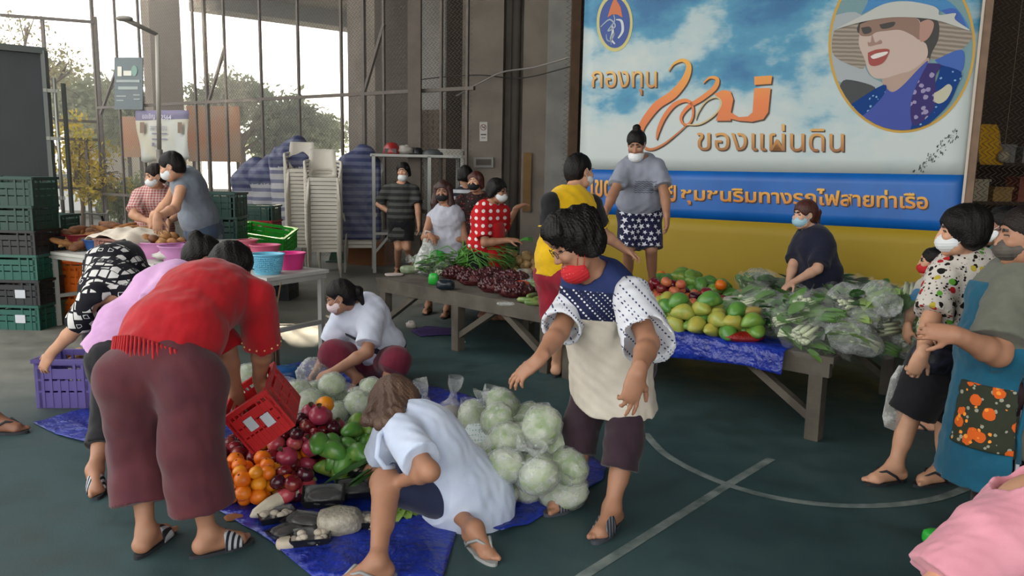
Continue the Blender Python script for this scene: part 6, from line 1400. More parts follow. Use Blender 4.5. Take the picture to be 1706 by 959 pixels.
mb.add(vs, [(j * (n + 1) + i, j * (n + 1) + i + 1, (j + 1) * (n + 1) + i + 1, (j + 1) * (n + 1) + i) for j in range(n) for i in range(n)], True); o = tag(mb.build('cloth_cover', cloth('cream_cloth', '#c7bdae', var_to='#b5a998')), 'crumpled cream cloth over the brown bread crate', 'cloth'); o.modifiers.new('thick', 'SOLIDIFY').thickness = .006
mb = MB(); f = sine_noise(62, .12); p = P(292, 392, 6.9); mb.ball((p.x, 6.9, TZ + .05), (.2, .14, .05), 26, None, lambda d: 1 + .25 * float(f(np.array([[d.x * .2, d.y * .2, d.z * .2]], dtype=np.float32))[0])); tag(mb.build('paper_sack', mat('sack_white', '#b3afa8', .8, .1, 9, .3, 30)), 'crumpled white paper sack lying in front of the red crate', 'sack')
# bread
def bread(kind, sd):
    f = sine_noise(sd, .09); L = {'loaf': (.125, .05, .042), 'roll': (.055, .05, .038), 'baguette': (.17, .034, .03)}[kind]; mb = MB()
    mb.ball((0, 0, L[2]), L, 18, None, lambda d: (1 + .08 * float(f(np.array([[d.x * L[0], d.y * L[1], d.z * L[2]]], dtype=np.float32))[0])) * (1 + .06 * math.sin(d.x * 9)))
    r = mb.build(kind, crust[sd % 3]); return r
crust = [mat('crust_tan', '#a5723f', .7, .3, 14, .3, 60, var_to='#6e4524'), mat('crust_pale', '#bd9460', .7, .25, 14, .3, 60, var_to='#94683a'), mat('crust_dark', '#7c4c2a', .65, .3, 14, .3, 60, var_to='#4d2d1a')]
def heap(c, R, zs, protos, n, seed, label, cat, group, rad, sq=1.0, tilt=.35, rmul=None, first_used=None, dz=.8, smin=.9, smax=1.1):
    """drops n copies one by one onto the heap so that each rests on those below"""
    rs = random.Random(seed); pl_ = []
    for i in range(n):
        best = None
        for _ in range(10):
            a, q = rs.uniform(0, 6.28), R * math.sqrt(rs.random()); x, y = c[0] + q * math.cos(a), c[1] + q * math.sin(a) * sq; z_ = zs
            for (px, py, pz) in pl_:
                dd = math.hypot(px - x, py - y)
                if dd < 2 * rad: z_ = max(z_, pz + math.sqrt(4 * rad * rad - dd * dd) * dz)
            z_ += .12 * q
            if best is None or z_ < best[0]: best = (z_, x, y, .12 * q)
        z_, x, y, e = best; z_ -= e; pl_.append((x, y, z_)); pr = rs.choice(protos)
        rot = (rs.uniform(-tilt, tilt), rs.uniform(-tilt, tilt), rs.uniform(0, 6.28)); sc = rs.uniform(smin, smax)
        if pr not in USED: USED.add(pr); o = pr; o.location = (x, y, z_); o.rotation_euler = rot; o.scale = (sc,) * 3; tag(o, label, cat, group)
        else: o = dup(pr, (x, y, z_), 0, label, group, sc, rot); o['category'] = cat
    return pl_
USED = set()
pb = [bread('loaf', 0), bread('loaf', 1), bread('loaf', 2), bread('baguette', 3), bread('baguette', 4)]; pr_ = [bread('roll', 5), bread('roll', 6), bread('roll', 7)]
heap(T1[1], T1[2] * .7, TZ + .10, pb, 8, 1, 'brown loaf heaped in the dark red and blue tubs', 'bread', 'loaves in the red and blue tubs', .045)
heap((T2[1][0] + .12, T2[1][1] + .22), .26, TZ + .06, pb, 34, 2, 'brown loaf in the heap behind the green tub', 'bread', 'loaves heaped behind the green tub', .045, .6)
heap(T4[1], T4[2] * .72, TZ + .11, pr_, 16, 3, 'round bread roll in the pink basin', 'bread', 'rolls in the pink basin', .042)
heap((P(140, 385, 7.7).x, 7.7), .2, TZ + .02, pb, 16, 4, 'loaf piled behind the tubs near the black crate', 'bread', 'loaves behind the tubs', .045)
# bicycle behind the table
bk = empty('bicycle', V(P(128, 350, 9.9).x, 9.9, 0), 'dark bicycle parked between the table and the fence', 'bicycle'); b0 = PLACE[bk.name]
for sx_ in (-.5, .5):
    w_ = MB(); w_.tube([b0 + V(sx_ + .31 * math.cos(a), 0, .33 + .31 * math.sin(a)) for a in np.linspace(0, 6.2832, 29)], .018, 6, False)
    for k in range(12): a = 6.2832 * k / 12; w_.tube([b0 + V(sx_, 0, .33), b0 + V(sx_ + .3 * math.cos(a), 0, .33 + .3 * math.sin(a))], .002, 3)
    w_.build('wheel', MT['black_plastic'], bk)
mb = MB()
for p0, p1 in (((-.5, .33), (-.15, .3)), ((-.15, .3), (.35, .78)), ((-.15, .3), (-.25, .82)), ((-.25, .74), (.35, .82)), ((-.5, .33), (-.25, .74)), ((.35, .78), (.5, .33)), ((.32, .95), (.36, .72))): mb.tube([b0 + V(p0[0], 0, p0[1]), b0 + V(p1[0], 0, p1[1])], .016, 6)
mb.build('frame', MT['black_plastic'], bk); MB().tube([b0 + V(.25, -.28, 1.0), b0 + V(.33, -.1, .97), b0 + V(.33, .1, .97), b0 + V(.25, .28, 1.0)], .012, 6).build('handlebar', alloy, bk); MB().ball(b0 + V(-.26, 0, .86), (.13, .07, .035), 12).build('saddle', MT['black_plastic'], bk)
# stacked plastic chairs
def chair_proto():
    r = empty('plastic_chair', (0, 0, 0)); m = mat('chair_grey', '#c4beb2', .45, .08, 3)
    mb = MB(); f = []
    n = 8; vs = []
    for j in range(n + 1):
        for i in range(n + 1): x, y = (i / n - .5) * .42, (j / n - .5) * .4; vs.append(V(x, y, .43 - .018 * math.cos(x * 6) * math.cos(y * 6)))
    mb.add(vs, [(j * (n + 1) + i, j * (n + 1) + i + 1, (j + 1) * (n + 1) + i + 1, (j + 1) * (n + 1) + i) for j in range(n) for i in range(n)], True)
    mb.box((0, -.2, .41), (.42, .012, .05)); s = mb.build('seat', m, r); s.modifiers.new('thick', 'SOLIDIFY').thickness = .008
    mb = MB(); vs = []
    for j in range(9):
        for i in range(7): x = (i / 6 - .5) * (.40 - .05 * (j / 8) ** 3); z_ = .43 + j / 8 * .42; vs.append(V(x, .19 + .03 * (j / 8) - .05 * (abs(x) / .2) ** 2 + .05 * j / 8, z_))
    mb.add(vs, [(j * 7 + i, j * 7 + i + 1, (j + 1) * 7 + i + 1, (j + 1) * 7 + i) for j in range(8) for i in range(6) if not (j in (1,) and 0 < i < 5)], True); s = mb.build('backrest', m, r); s.modifiers.new('thick', 'SOLIDIFY').thickness = .009
    for sx_ in (-1, 1):
        for y0, y1 in ((-.19, -.23), (.18, .25)): MB().tube([V(sx_ * .2, y0, .43), V(sx_ * .215, (y0 + y1) / 2, .22), V(sx_ * .235, y1, 0)], [.024, .02, .016], 6).build('leg', m, r)
        MB().tube(smooth_path([V(sx_ * .225, -.2, .43), V(sx_ * .25, -.21, .58), V(sx_ * .255, -.12, .65), V(sx_ * .25, .08, .66), V(sx_ * .2, .2, .68)], 4), .02, 6).build('armrest', m, r)
    return r
CH = chair_proto(); used_c = []
def chair_stack(x, yb, d, n, yaw, where, group, dz=.058, lean=-.012):
    p = P(x, 400, d); z_ = 0
    for i in range(n):
        loc = (p.x + lean * i * math.sin(yaw) * -1, d + lean * i * math.cos(yaw), i * dz); lb = where
        if not used_c: used_c.append(1); CH.location = loc; CH.rotation_euler = (0, 0, yaw); tag(CH, lb, 'chair', group)
        else: o = dup(CH, loc, yaw, lb, group); o['category'] = 'chair'
CD = 11.9
chair_stack(507, 430, CD + .15, 21, .25, 'pale grey plastic chair in the bare stack next to the striped covers', 'chairs in the left bare stack'); chair_stack(540, 435, CD - .45, 19, .25, 'pale grey plastic chair in the front bare stack', 'chairs in the front bare stack')
for x, d, n, w_ in ((424, CD + .7, 6, 'first'), (454, CD + .6, 6, 'second'), (486, CD + .35, 7, 'third'), (600, CD + .25, 7, 'single')): chair_stack(x, 430, d, n, .2, 'plastic chair low under the %s striped cover' % (w_ if w_ != 'single' else 'rightmost'), 'chairs under the %s cover' % w_)
t = NT('striped_cover'); co = t.coord(); sx = t.n('SeparateXYZ'); t.l(co, sx.inputs[0]); w1 = t.math('LESS_THAN', t.math('FRACT', t.math('MULTIPLY', sx.outputs['Z'], 9.0)), .5)
t.col(t.mix(w1, '#343a5c', '#565a72')); t.rough(.5); t.bump(t.noise(co, 9, 3), .5, .03); cov = t.m
t = NT('checked_cover'); co = t.coord(); sx = t.n('SeparateXYZ'); t.l(co, sx.inputs[0]); w1 = t.math('LESS_THAN', t.math('FRACT', t.math('MULTIPLY', sx.outputs['Z'], 7.0)), .6)
t.col(t.mix(w1, '#6a6c84', '#a9a8ac')); t.rough(.5); t.bump(t.noise(co, 9, 3), .5, .03); cov2 = t.m
for x, d, w_, h, lb, hi, tpf in ((424, CD + .7, .52, 1.78, 'striped tarpaulin cover over the leftmost chair stack', .55, -.16), (454, CD + .6, .54, 1.85, 'striped tarpaulin cover over the second chair stack', .55, -.14), (490, CD + .35, .6, 2.12, 'tall striped tarpaulin cover beside the bare chairs', .5, .0), (600, CD + .25, .66, 2.0, 'dark striped tarpaulin cover right of the bare chairs', .52, .1)):
    p = P(x, 400, d); c = V(p.x, d, 0); M = Matrix.Rotation(.2, 3, 'Z'); f = sine_noise(int(x), .3)
    pr = [BX(c + V(0, .0, (h - .35 + hi) / 2), (w_ / 2, .3, (h - .35 - hi) / 2 + .02), M, .06, .05), C(c + M @ V(-w_ * .22, -.05, h - .40), c + M @ V(w_ * .12, .08, h - .19), .2, .19, .18), BX(c + M @ V(.03, .02, h - .36), (w_ * .42, .24, .14), M, .12, .15)]
    v, fc = nets(pr, .02, [HS(c + V(0, 0, hi), (0, 0, -1))], lambda q: .022 * f(q)); cen = v[fc].mean(1); mi = ((cen[:, 2] < h - .5) & (cen[:, 1] < d - .12)).astype(int) if w_ < .62 else np.zeros(len(fc), dtype=int)
    tag(link_mesh('chair_cover', v, fc, [cov, cov2], None, mi, True, (c.x, c.y, 0)), lb, 'cover')
# white rack with things on top
RK = 11.9; a, b = P(620, 256, RK), P(772, 258, RK + .3); rk = empty('storage_rack', V((a.x + b.x) / 2, RK + .3, 0), 'white steel rack frame beside the central pillar', 'rack'); rd = V(b.x - a.x, b.y - a.y, 0).normalized(); rn = V(-rd.y, rd.x, 0); LW = V(b.x - a.x, b.y - a.y, 0).length; RZ = 1.83
for s in (0.02, .62 * LW, LW - .02):
    for o_ in (0, .5): p = V(a.x, a.y, 0) + rd * s + rn * o_; MB().beam(p, p + V(0, 0, RZ), .05, .05, up=tuple(rd)).build('upright', alloy, rk)
mb = MB(); M = Matrix((rd, rn, V(0, 0, 1))).transposed(); mb.box(V(a.x, a.y, RZ) + rd * LW / 2 + rn * .25, (LW + .05, .55, .04), M); mb.build('top_shelf', alloy, rk)
for o_ in (0, .5): p = V(a.x, a.y, .62) + rn * o_; MB().beam(p, p + rd * LW * .62, .04, .04).build('rail', alloy, rk)
p = V(a.x, a.y, .62); MB().beam(p + rd * .28, p + rd * .03 - V(0, 0, .3), .035).build('brace', alloy, rk)
def on_rack(s): q = V(a.x, a.y, RZ + .02) + rd * s * LW + rn * .2; return q
q = on_rack(.22); hm = empty('helmet', q, 'red helmet at the left of the rack top', 'helmet'); mb = MB(); mb.lathe([(.001, .19), (.08, .17), (.125, .1), (.135, .03), (.13, .0), (.11, 0)], q, 20); mb.build('shell', mat('helmet_red', '#8a1f20', .3), hm); mb = MB(); mb.beam(q + V(-.09, -.11, .05), q + V(.09, -.11, .05), .03, .07); mb.build('visor', MT['black_plastic'], hm)
q = on_rack(.36); f = sine_noise(70, .08); mb = MB(); mb.ball(q + V(0, 0, .07), (.15, .12, .08), 22, None, lambda d: 1 + .3 * float(f(np.array([[d.x * .12, d.y * .12, d.z * .12]], dtype=np.float32))[0])); tag(mb.build('crumpled_bag', mat('bag_pale', '#9a958e', .7)), 'crumpled pale bag between the red helmet and the black cap', 'bag')
q = on_rack(.5); cp = empty('cap', q, 'black cap in the middle of the rack top', 'cap'); mb = MB(); mb.lathe([(.001, .12), (.07, .105), (.1, .05), (.105, 0)], q, 18); mb.build('crown', MT['black_plastic'], cp); mb = MB(); mb.ball(q + V(-.05, -.13, .012), (.08, .07, .01), 12); mb.build('brim', MT['black_plastic'], cp)
q = on_rack(.68); mb = MB(); mb.lathe([(.001, .1), (.1, .09), (.19, .04), (.2, 0)], q, 20); tag(mb.build('upturned_bowl', mat('bowl_grey', '#3f4344', .5)), 'dark upturned bowl right of the black cap on the rack', 'bowl')
q = on_rack(.87); crate('wire_tray', 'pale open tray at the right end of the rack top', q + V(0, .02, .0), math.atan2(rd.y, rd.x), .36, .3, .1, mat('tray_pale', '#a19d94', .5), cat='tray')
p = G(452, 618); e = empty('stick_bundle', p, 'bundle of thin brown sticks tied to the right leg of the bread table', 'sticks'); mb = MB(); rs = random.Random(2)
for i in range(9): a = p + V(rs.uniform(-.05, .05), rs.uniform(-.04, .04), 0); mb.tube([a, a + V(rs.uniform(-.03, .03), 0, .35), a + V(rs.uniform(-.06, .06), .02, rs.uniform(.55, .72))], [.009, .008, .006], 5)
mb.build('sticks', mat('stick_brown', '#7a6048', .8, .3, 12), e); mb = MB(); mb.tube([p + V(.06 * math.cos(a), .05 * math.sin(a), .3) for a in np.linspace(0, 6.283, 17)], .005, 5); mb.build('tie', mat('tie_wire', '#4f3b22', .8), e)
# cardboard box, dustpan, stick by the chairs
p = G(612, 442); cbx = empty('cardboard_box', V(p.x, p.y + .25, 0), 'open brown cardboard box on the floor behind the boy', 'box'); M = Matrix.Rotation(-.25, 3, 'Z'); c = PLACE[cbx.name]; cm = mat('cardboard', '#85532f', .85, .15, 6)
mb = MB(); mb.box(c + V(0, 0, .19), (.72, .42, .38), M); mb.build('carton', cm, cbx); mb = MB(); mb.box(c + M @ V(0, -.26, .36), (.7, .16, .008), M @ Matrix.Rotation(.5, 3, 'X')); mb.build('flap', cm, cbx)
p = G(560, 436); dp = empty('dustpan', V(p.x, p.y, 0), 'green dustpan with a long dark handle leaning by the chair stack', 'dustpan'); c = PLACE[dp.name]
mb = MB(); mb.prism([c + V(-.16, -.1, 0), c + V(.16, -.1, 0), c + V(.14, .12, 0), c + V(-.14, .12, 0)], (0, 0, 0), (0, 0, .02)); mb.prism([c + V(-.15, .1, .02), c + V(.15, .1, .02), c + V(.12, .14, .16), c + V(-.12, .14, .16)], (0, 0, 0), (0, .012, 0)); mb.build('pan', mat('pan_green', '#2e5440', .5), dp); MB().tube([c + V(.0, .12, .14), P(556, 368, p.y + .22)], .014, 6).build('handle', MT['black_plastic'], dp)
a0 = G(602, 436); mb = MB(); mb.tube([a0 + V(0, .1, 0), P(597, 320, a0.y + .5)], .02, 6); tag(mb.build('wooden_stick', mat('stick_wood', '#7a5a40', .8)), 'brown wooden stick leaning beside the right striped cover', 'stick')
# far right: yellow cloth and clutter behind a mesh
rf = empty('side_fence', V(5.6, 7.6, 0), 'chain link bay right of the banner edge', 'fence'); v, f = chain_link((3.95, 7.1, 0), (6.8, 8.2, 0), .05, 4.5); link_mesh('wire_mesh', v, f, MATS['rust_wire'], rf)
for x_, y_ in ((3.98, 7.12), (6.75, 8.2)): MB().beam((x_, y_, 0), (x_, y_, 4.6), .06, up=(1, 0, 0)).build('post', MATS['rust_brown'], rf)
y0 = P(1680, 240, 8.2); mb = MB(); f = sine_noise(77, .2); vs = []
for j in range(9):
    for i in range(6): vs.append(V(y0.x + (i / 5 - .5) * (.1 + .2 * (1 - abs(j / 8 - .6))) + j * .012, 8.6 + .03 * math.sin(i * 2 + j), y0.z + .23 - j * .055))
mb.add(vs, [(j * 6 + i, j * 6 + i + 1, (j + 1) * 6 + i + 1, (j + 1) * 6 + i) for j in range(8) for i in range(5)], True); o = tag(mb.build('yellow_cloth', cloth('yellow_cloth', '#b58618')), 'yellow cloth hanging in the dim bay right of the banner', 'cloth'); o.modifiers.new('thick', 'SOLIDIFY').thickness = .006
rs = random.Random(12); MM_ = [mat('clutter_%s' % n, c, .8, .2, 6) for n, c in (('cream', '#8f8470'), ('brick', '#7a3d30'), ('grey', '#6f6c68'), ('ochre', '#8a6a3a'))]
sh2 = empty('shelf', V(5.75, 9.2, 0), 'dim wooden shelf behind the mesh right of the banner', 'shelf')
for z_ in (.9, 1.35, 1.8): MB().box((5.75, 9.2, z_), (1.5, .4, .04)).build('board', dw, sh2)
for x_ in (5.02, 6.48): MB().box((x_, 9.2, 1.1), (.05, .4, 2.2)).build('side', dw, sh2)
names = ('cream', 'brick red', 'grey', 'ochre')
for j, z_ in enumerate((.92, 1.37, 1.82)):
    for i in range(5):
        k = rs.randrange(4); x_ = 5.2 + i * .27; mb = MB(); w_ = rs.uniform(.15, .22); h_ = rs.uniform(.14, .3); mb.box((x_, 9.15, z_ + h_ / 2), (w_, .25, h_), Matrix.Rotation(rs.uniform(-.2, .2), 3, 'Z')); mb.box((x_, 9.14, z_ + h_ * .98), (w_ * 1.04, .27, .03))
        tag(mb.build('parcel', MM_[k]), '%s parcel %s on the %s board of the dim shelf' % (names[k], ('at the left end', 'second from the left', 'in the middle', 'second from the right', 'at the right end')[i], ('lower', 'middle', 'top')[j]), 'parcel')
mb = MB(); p = P(1672, 261, 8.55); mb.ball(p, .065, 14); mb.tube([p + V(0, 0, .06), V(p.x + .05, p.y + .02, DZ - .3)], .003, 4); tag(mb.build('hanging_ball', MM_[0]), 'pale ball hanging on a string below the yellow cloth', 'ball')
# ---------------------------------------------------------------- fruit and vegetables
def fruit_mat(n, a, b, c=None, sc=9, rough=.35):
    t = NT(n); co = t.coord(); nz = t.noise(co, sc, 5, .6); t.col(t.ramp(nz, [(.35, lin(a)), (.55, lin(b)), (.72, lin(c or b))])); t.rough(rough, .5); t.bump(t.noise(co, 160, 2), .12, .002); return t.m
stemm = mat('fruit_stem', '#4f3b22', .8)
def fruit(name, r, m, kind='round', seed=0):
    f = sine_noise(seed, max(r if not hasattr(r, '__len__') else r) if hasattr(r, '__len__') else r) ; e = empty(name, (0, 0, 0)); mb = MB(); rr = r if hasattr(r, '__len__') else (r, r, r * .93)
    def shp(d):
        k = 1 + .04 * float(f(np.array([[d.x * rr[0], d.y * rr[1], d.z * rr[2]]], dtype=np.float32))[0])
        if kind in ('apple', 'pom'): k *= 1 - .22 * max(0, d.z - .72) / .28 - .12 * max(0, -d.z - .8) / .2
        return k
    if kind == 'mango':
        def fn(d): return (1 + .05 * float(f(np.array([[d.x * rr[0], d.y * rr[1], d.z * rr[2]]], dtype=np.float32))[0])) * (1 - .16 * d.x * (1 if d.z > 0 else .4))
        mb.ball((0, 0, 0), rr, 18, None, fn); mb.v = [(x, y, z - .9 * x * x / rr[0] * .35) for x, y, z in mb.v]
    else: mb.ball((0, 0, 0), rr, 18, None, shp)
    mb.build('flesh', m, e); s = MB()
    if kind == 'pom': s.lathe([(.004, .0), (.009, .012), (.013, .02), (.006, .012)], (0, 0, rr[2] * .86), 8)
    elif kind == 'mango': s.tube([V(-rr[0] * .95, 0, -.3 * rr[0]), V(-rr[0] * 1.08, 0, -.3 * rr[0])], [.004, .003], 6)
    elif kind == 'orange': s.ball((0, 0, rr[2] * .985), (.005, .005, .002), 8)
    else: s.tube([V(0, 0, rr[2] * .74), V(.003, 0, rr[2] * .98)], [.002, .0025], 5)
    s.build('stem', stemm, e); return e
om = fruit_mat('orange_peel', '#e07c12', '#d96a0c', '#c95a08', 6, .4); om2 = fruit_mat('orange_pale', '#e89a22', '#df8614', None, 6, .4)
am_ = fruit_mat('apple_pink', '#b04a52', '#9a2f3e', '#c9876a', 7, .3); am2 = fruit_mat('apple_red', '#8a1f28', '#5f1420', '#a04a3a', 8, .22); plm = fruit_mat('plum_dark', '#4a1524', '#33101c', '#6a2530', 8, .22); pmm = fruit_mat('pomegranate_rose', '#a83c50', '#94304a', '#b8606a', 5, .3); pch = fruit_mat('peach_skin', '#cf7d4c', '#b85440', '#d9a462', 7, .45)
gm1 = fruit_mat('mango_green', '#5f8f3c', '#467a34', '#86a24c', 6, .35); gm2 = fruit_mat('mango_lime', '#7d9a3e', '#5d8a38', '#b0a848', 5, .35); ym1 = fruit_mat('mango_yellow', '#b5a446', '#8c9a44', '#c2ac52', 5, .4); sap = fruit_mat('sapodilla_tan', '#b89868', '#a08054', '#c9aa78', 8, .6)
FR = {}
for k, n, r, m, kd, lb, g_ in (('or1', 'orange', .036, om, 'orange', 'bright orange in the heap at the front corner of the floor fruit', 'oranges on the floor'), ('or2', 'orange', .034, om2, 'orange', 'bright orange in the heap at the front corner of the floor fruit', 'oranges on the floor'), ('ap1', 'apple', .040, am_, 'apple', 'pink red apple in the floor heap below the tipped red crate', 'pink apples on the floor'), ('ap2', 'apple', .038, am2, 'apple', 'dark red shiny apple in the floor heap below the tipped red crate', 'dark apples on the floor'), ('pl', 'plum', .036, plm, 'apple', 'almost black plum in the floor heap below the tipped red crate', 'plums on the floor'), ('po', 'pomegranate', .048, pmm, 'pom', 'large rosy pomegranate on top of the floor fruit heap', 'pomegranates on the floor'), ('pe', 'peach', .034, pch, 'apple', 'orange pink peach among the floor apples', 'peaches on the floor'),
    ('mg1', 'mango', (.075, .043, .042), gm1, 'mango', 'green mango in the floor heap beside the long brown hair', 'green mangoes on the floor'), ('mg2', 'mango', (.07, .045, .043), gm2, 'mango', 'green mango in the floor heap beside the long brown hair', 'green mangoes on the floor'),
    ('tm1', 'mango', (.085, .05, .047), gm1, 'mango', 'green mango heaped on the platform beside the dotted sleeve', 'green mangoes on the platform'), ('tm2', 'mango', (.085, .052, .048), gm2, 'mango', 'green mango heaped on the platform beside the dotted sleeve', 'green mangoes on the platform'), ('tm3', 'mango', (.08, .05, .048), ym1, 'mango', 'yellowish ripe mango along the front of the platform fruit', 'ripe mangoes on the platform'),
    ('to', 'orange', .042, om, 'orange', 'orange among the fruit on the platform', 'oranges on the platform'), ('ta', 'apple', .042, am2, 'apple', 'dark red apple in the middle of the platform fruit', 'apples on the platform'), ('tp', 'plum', .04, plm, 'apple', 'dark purple plum in the middle of the platform fruit', 'plums on the platform'), ('tc', 'peach', .04, pch, 'apple', 'orange pink peach in the middle of the platform fruit', 'peaches on the platform'),
    ('sp', 'sapodilla', (.046, .042, .048), sap, 'apple', 'round tan fruit heaped at the back of the left platform', 'tan fruit on the left platform')):
    o = fruit(n, r, m, kd, len(FR)); FR[k] = o; o['_'] = (lb, n, g_)
def pile(c, R, zs, keys, n, seed, rad, sq=1.0, tilt=.6, store=FR, dz=.8, placed=None, slope=.12, smin=.96, smax=1.2, dirv=None):
    rs = random.Random(seed); pl_ = placed if placed is not None else []
    for i in range(n):
        best = None
        for _ in range(14):
            a, q = rs.uniform(0, 6.28), R * math.sqrt(rs.random()); dx, dy = q * math.cos(a), q * math.sin(a) * sq
            if dirv is not None: dx, dy = dx * dirv.x - dy * dirv.y, dx * dirv.y + dy * dirv.x
            x, y = c[0] + dx, c[1] + dy; z_ = zs
            for (px, py, pz, pr) in pl_:
                dd = math.hypot(px - x, py - y); s_ = rad + pr
                if dd < s_: z_ = max(z_, pz + math.sqrt(s_ * s_ - dd * dd) * dz)
            if best is None or z_ + slope * q < best[0]: best = (z_ + slope * q, x, y, z_)
        _, x, y, z_ = best; pl_.append((x, y, z_, rad)); o = store[rs.choice(keys)]; rot = (rs.uniform(-tilt, tilt), rs.uniform(-tilt, tilt), rs.uniform(0, 6.28)); sc = rs.uniform(smin, smax); lb, ct, gr = o['_']
        if o.name not in USEDN: USEDN.add(o.name); o.location = (x, y, z_); o.rotation_euler = rot; o.scale = (sc,) * 3; tag(o, lb, ct, gr)
        else: d_ = dup(o, (x, y, z_), 0, lb, gr, sc, rot); d_['category'] = ct
    return pl_
USEDN = set(); PK = []
def g2(x, y, z=0.0): p = G(x, y, z); return (p.x, p.y)
FP = []
pile(g2(410, 832), .17, .04, ['or1', 'or1', 'or2'], 42, 1, .035, .8, placed=FP); pile(g2(285, 795), .045, .04, ['or1'], 3, 2, .035, 1.4, placed=FP)
pile(g2(430, 800), .26, .045, ['ap1', 'ap2', 'ap2', 'pl', 'pe', 'or1', 'po'], 46, 3, .038, .6, placed=FP); pile(g2(505, 785), .19, .05, ['po', 'ap1', 'ap2', 'pl', 'po'], 46, 4, .041, .8, placed=FP); pile(g2(400, 768), .15, .04, ['pl', 'ap2', 'ap2'], 18, 5, .038, .8, placed=FP); pile(g2(480, 838), .09, .04, ['ap2', 'ap1', 'pl', 'or1'], 9, 8, .036, .8, placed=FP)
pile(g2(598, 792), .27, .05, ['mg1', 'mg1', 'mg2'], 44, 6, .046, .8, .4, placed=FP); pile(g2(545, 775), .05, .06, ['or2'], 1, 7, .05, placed=FP, smin=1.5, smax=1.5)
# leaves, bags, trays
def leaf(mb, b, d, up, L, W, curl=.4, n=5):
    b, d, up = Vector(b), nv(d), Vector(up); s = nv(d.cross(up)); u = s.cross(d); vs = []; p = b.copy()
    for i in range(n + 1):
        t_ = i / n; w_ = W * (.25 + .75 * math.sin(math.pi * min(1, t_ * .9 + .08))) * (1 if i < n else .15); a = curl * t_; dr = d * math.cos(a) - u * math.sin(a)
        if i: p = p + dr * L / n
        vs += [p + s * w_ / 2 + u * w_ * .18, p, p - s * w_ / 2 + u * w_ * .18]
    mb.add(vs, [(3 * i + k, 3 * i + k + 1, 3 * i + k + 4, 3 * i + k + 3) for i in range(n) for k in (0, 1)], True)
gl = dict(a=leafm('greens_dark', '#2f5a2c', '#47702f', .25), b=leafm('greens_mid', '#4f7c3a', '#6b9148', .25), c=leafm('greens_light', '#86a85a', '#a5bd74', .25), d=leafm('cabbage_pale', '#a9bb8c', '#d6dacb', .3), h=leafm('cabbage_white', '#93aa74', '#ccd3bb', .3)); white_stem = mat('stem_white', '#b9c2a0', .5, .1, 10)
film = plastic_film('bag_film', alpha=.20, scale=45, rough=.08); film2 = plastic_film('bag_film_milky', 'd5dad8', .4, .3, 30, .7); film_g = plastic_film('bag_film_thin', alpha=.085, scale=50, rough=.06)
def film_bag(name, r, seed, m, parent, c=(0, 0, 0), tie=None, amp=.16, sq=0):
    f = sine_noise(seed, .09); g = sine_noise(seed + 1, .04); mb = MB()
    def fn(d): q = np.array([[d.x * r[0], d.y * r[1], d.z * r[2]]], dtype=np.float32); return (1 + amp * float(f(q)[0]) + amp * .5 * float(g(q)[0])) / max(abs(d.x), abs(d.y), abs(d.z)) ** sq
    mb.ball(c, r, 26, None, fn)
    if tie is not None:                                                   # gathered neck and flared ears
        a, b = Vector(tie[0]), Vector(tie[1]); L = (b - a).length; mb.tube([a * 1.0, a + (b - a) * .18, a + (b - a) * .38, a + (b - a) * .7, b], [r[0] * .5, .022, .010, .04, .055], 9, False)
        mb.v[-45:] = [(x + .012 * math.sin(i * 2.2), y + .012 * math.cos(i * 3.1), z) for i, (x, y, z) in enumerate(mb.v[-45:])]
    return mb.build(name, m, parent)
BG = {}
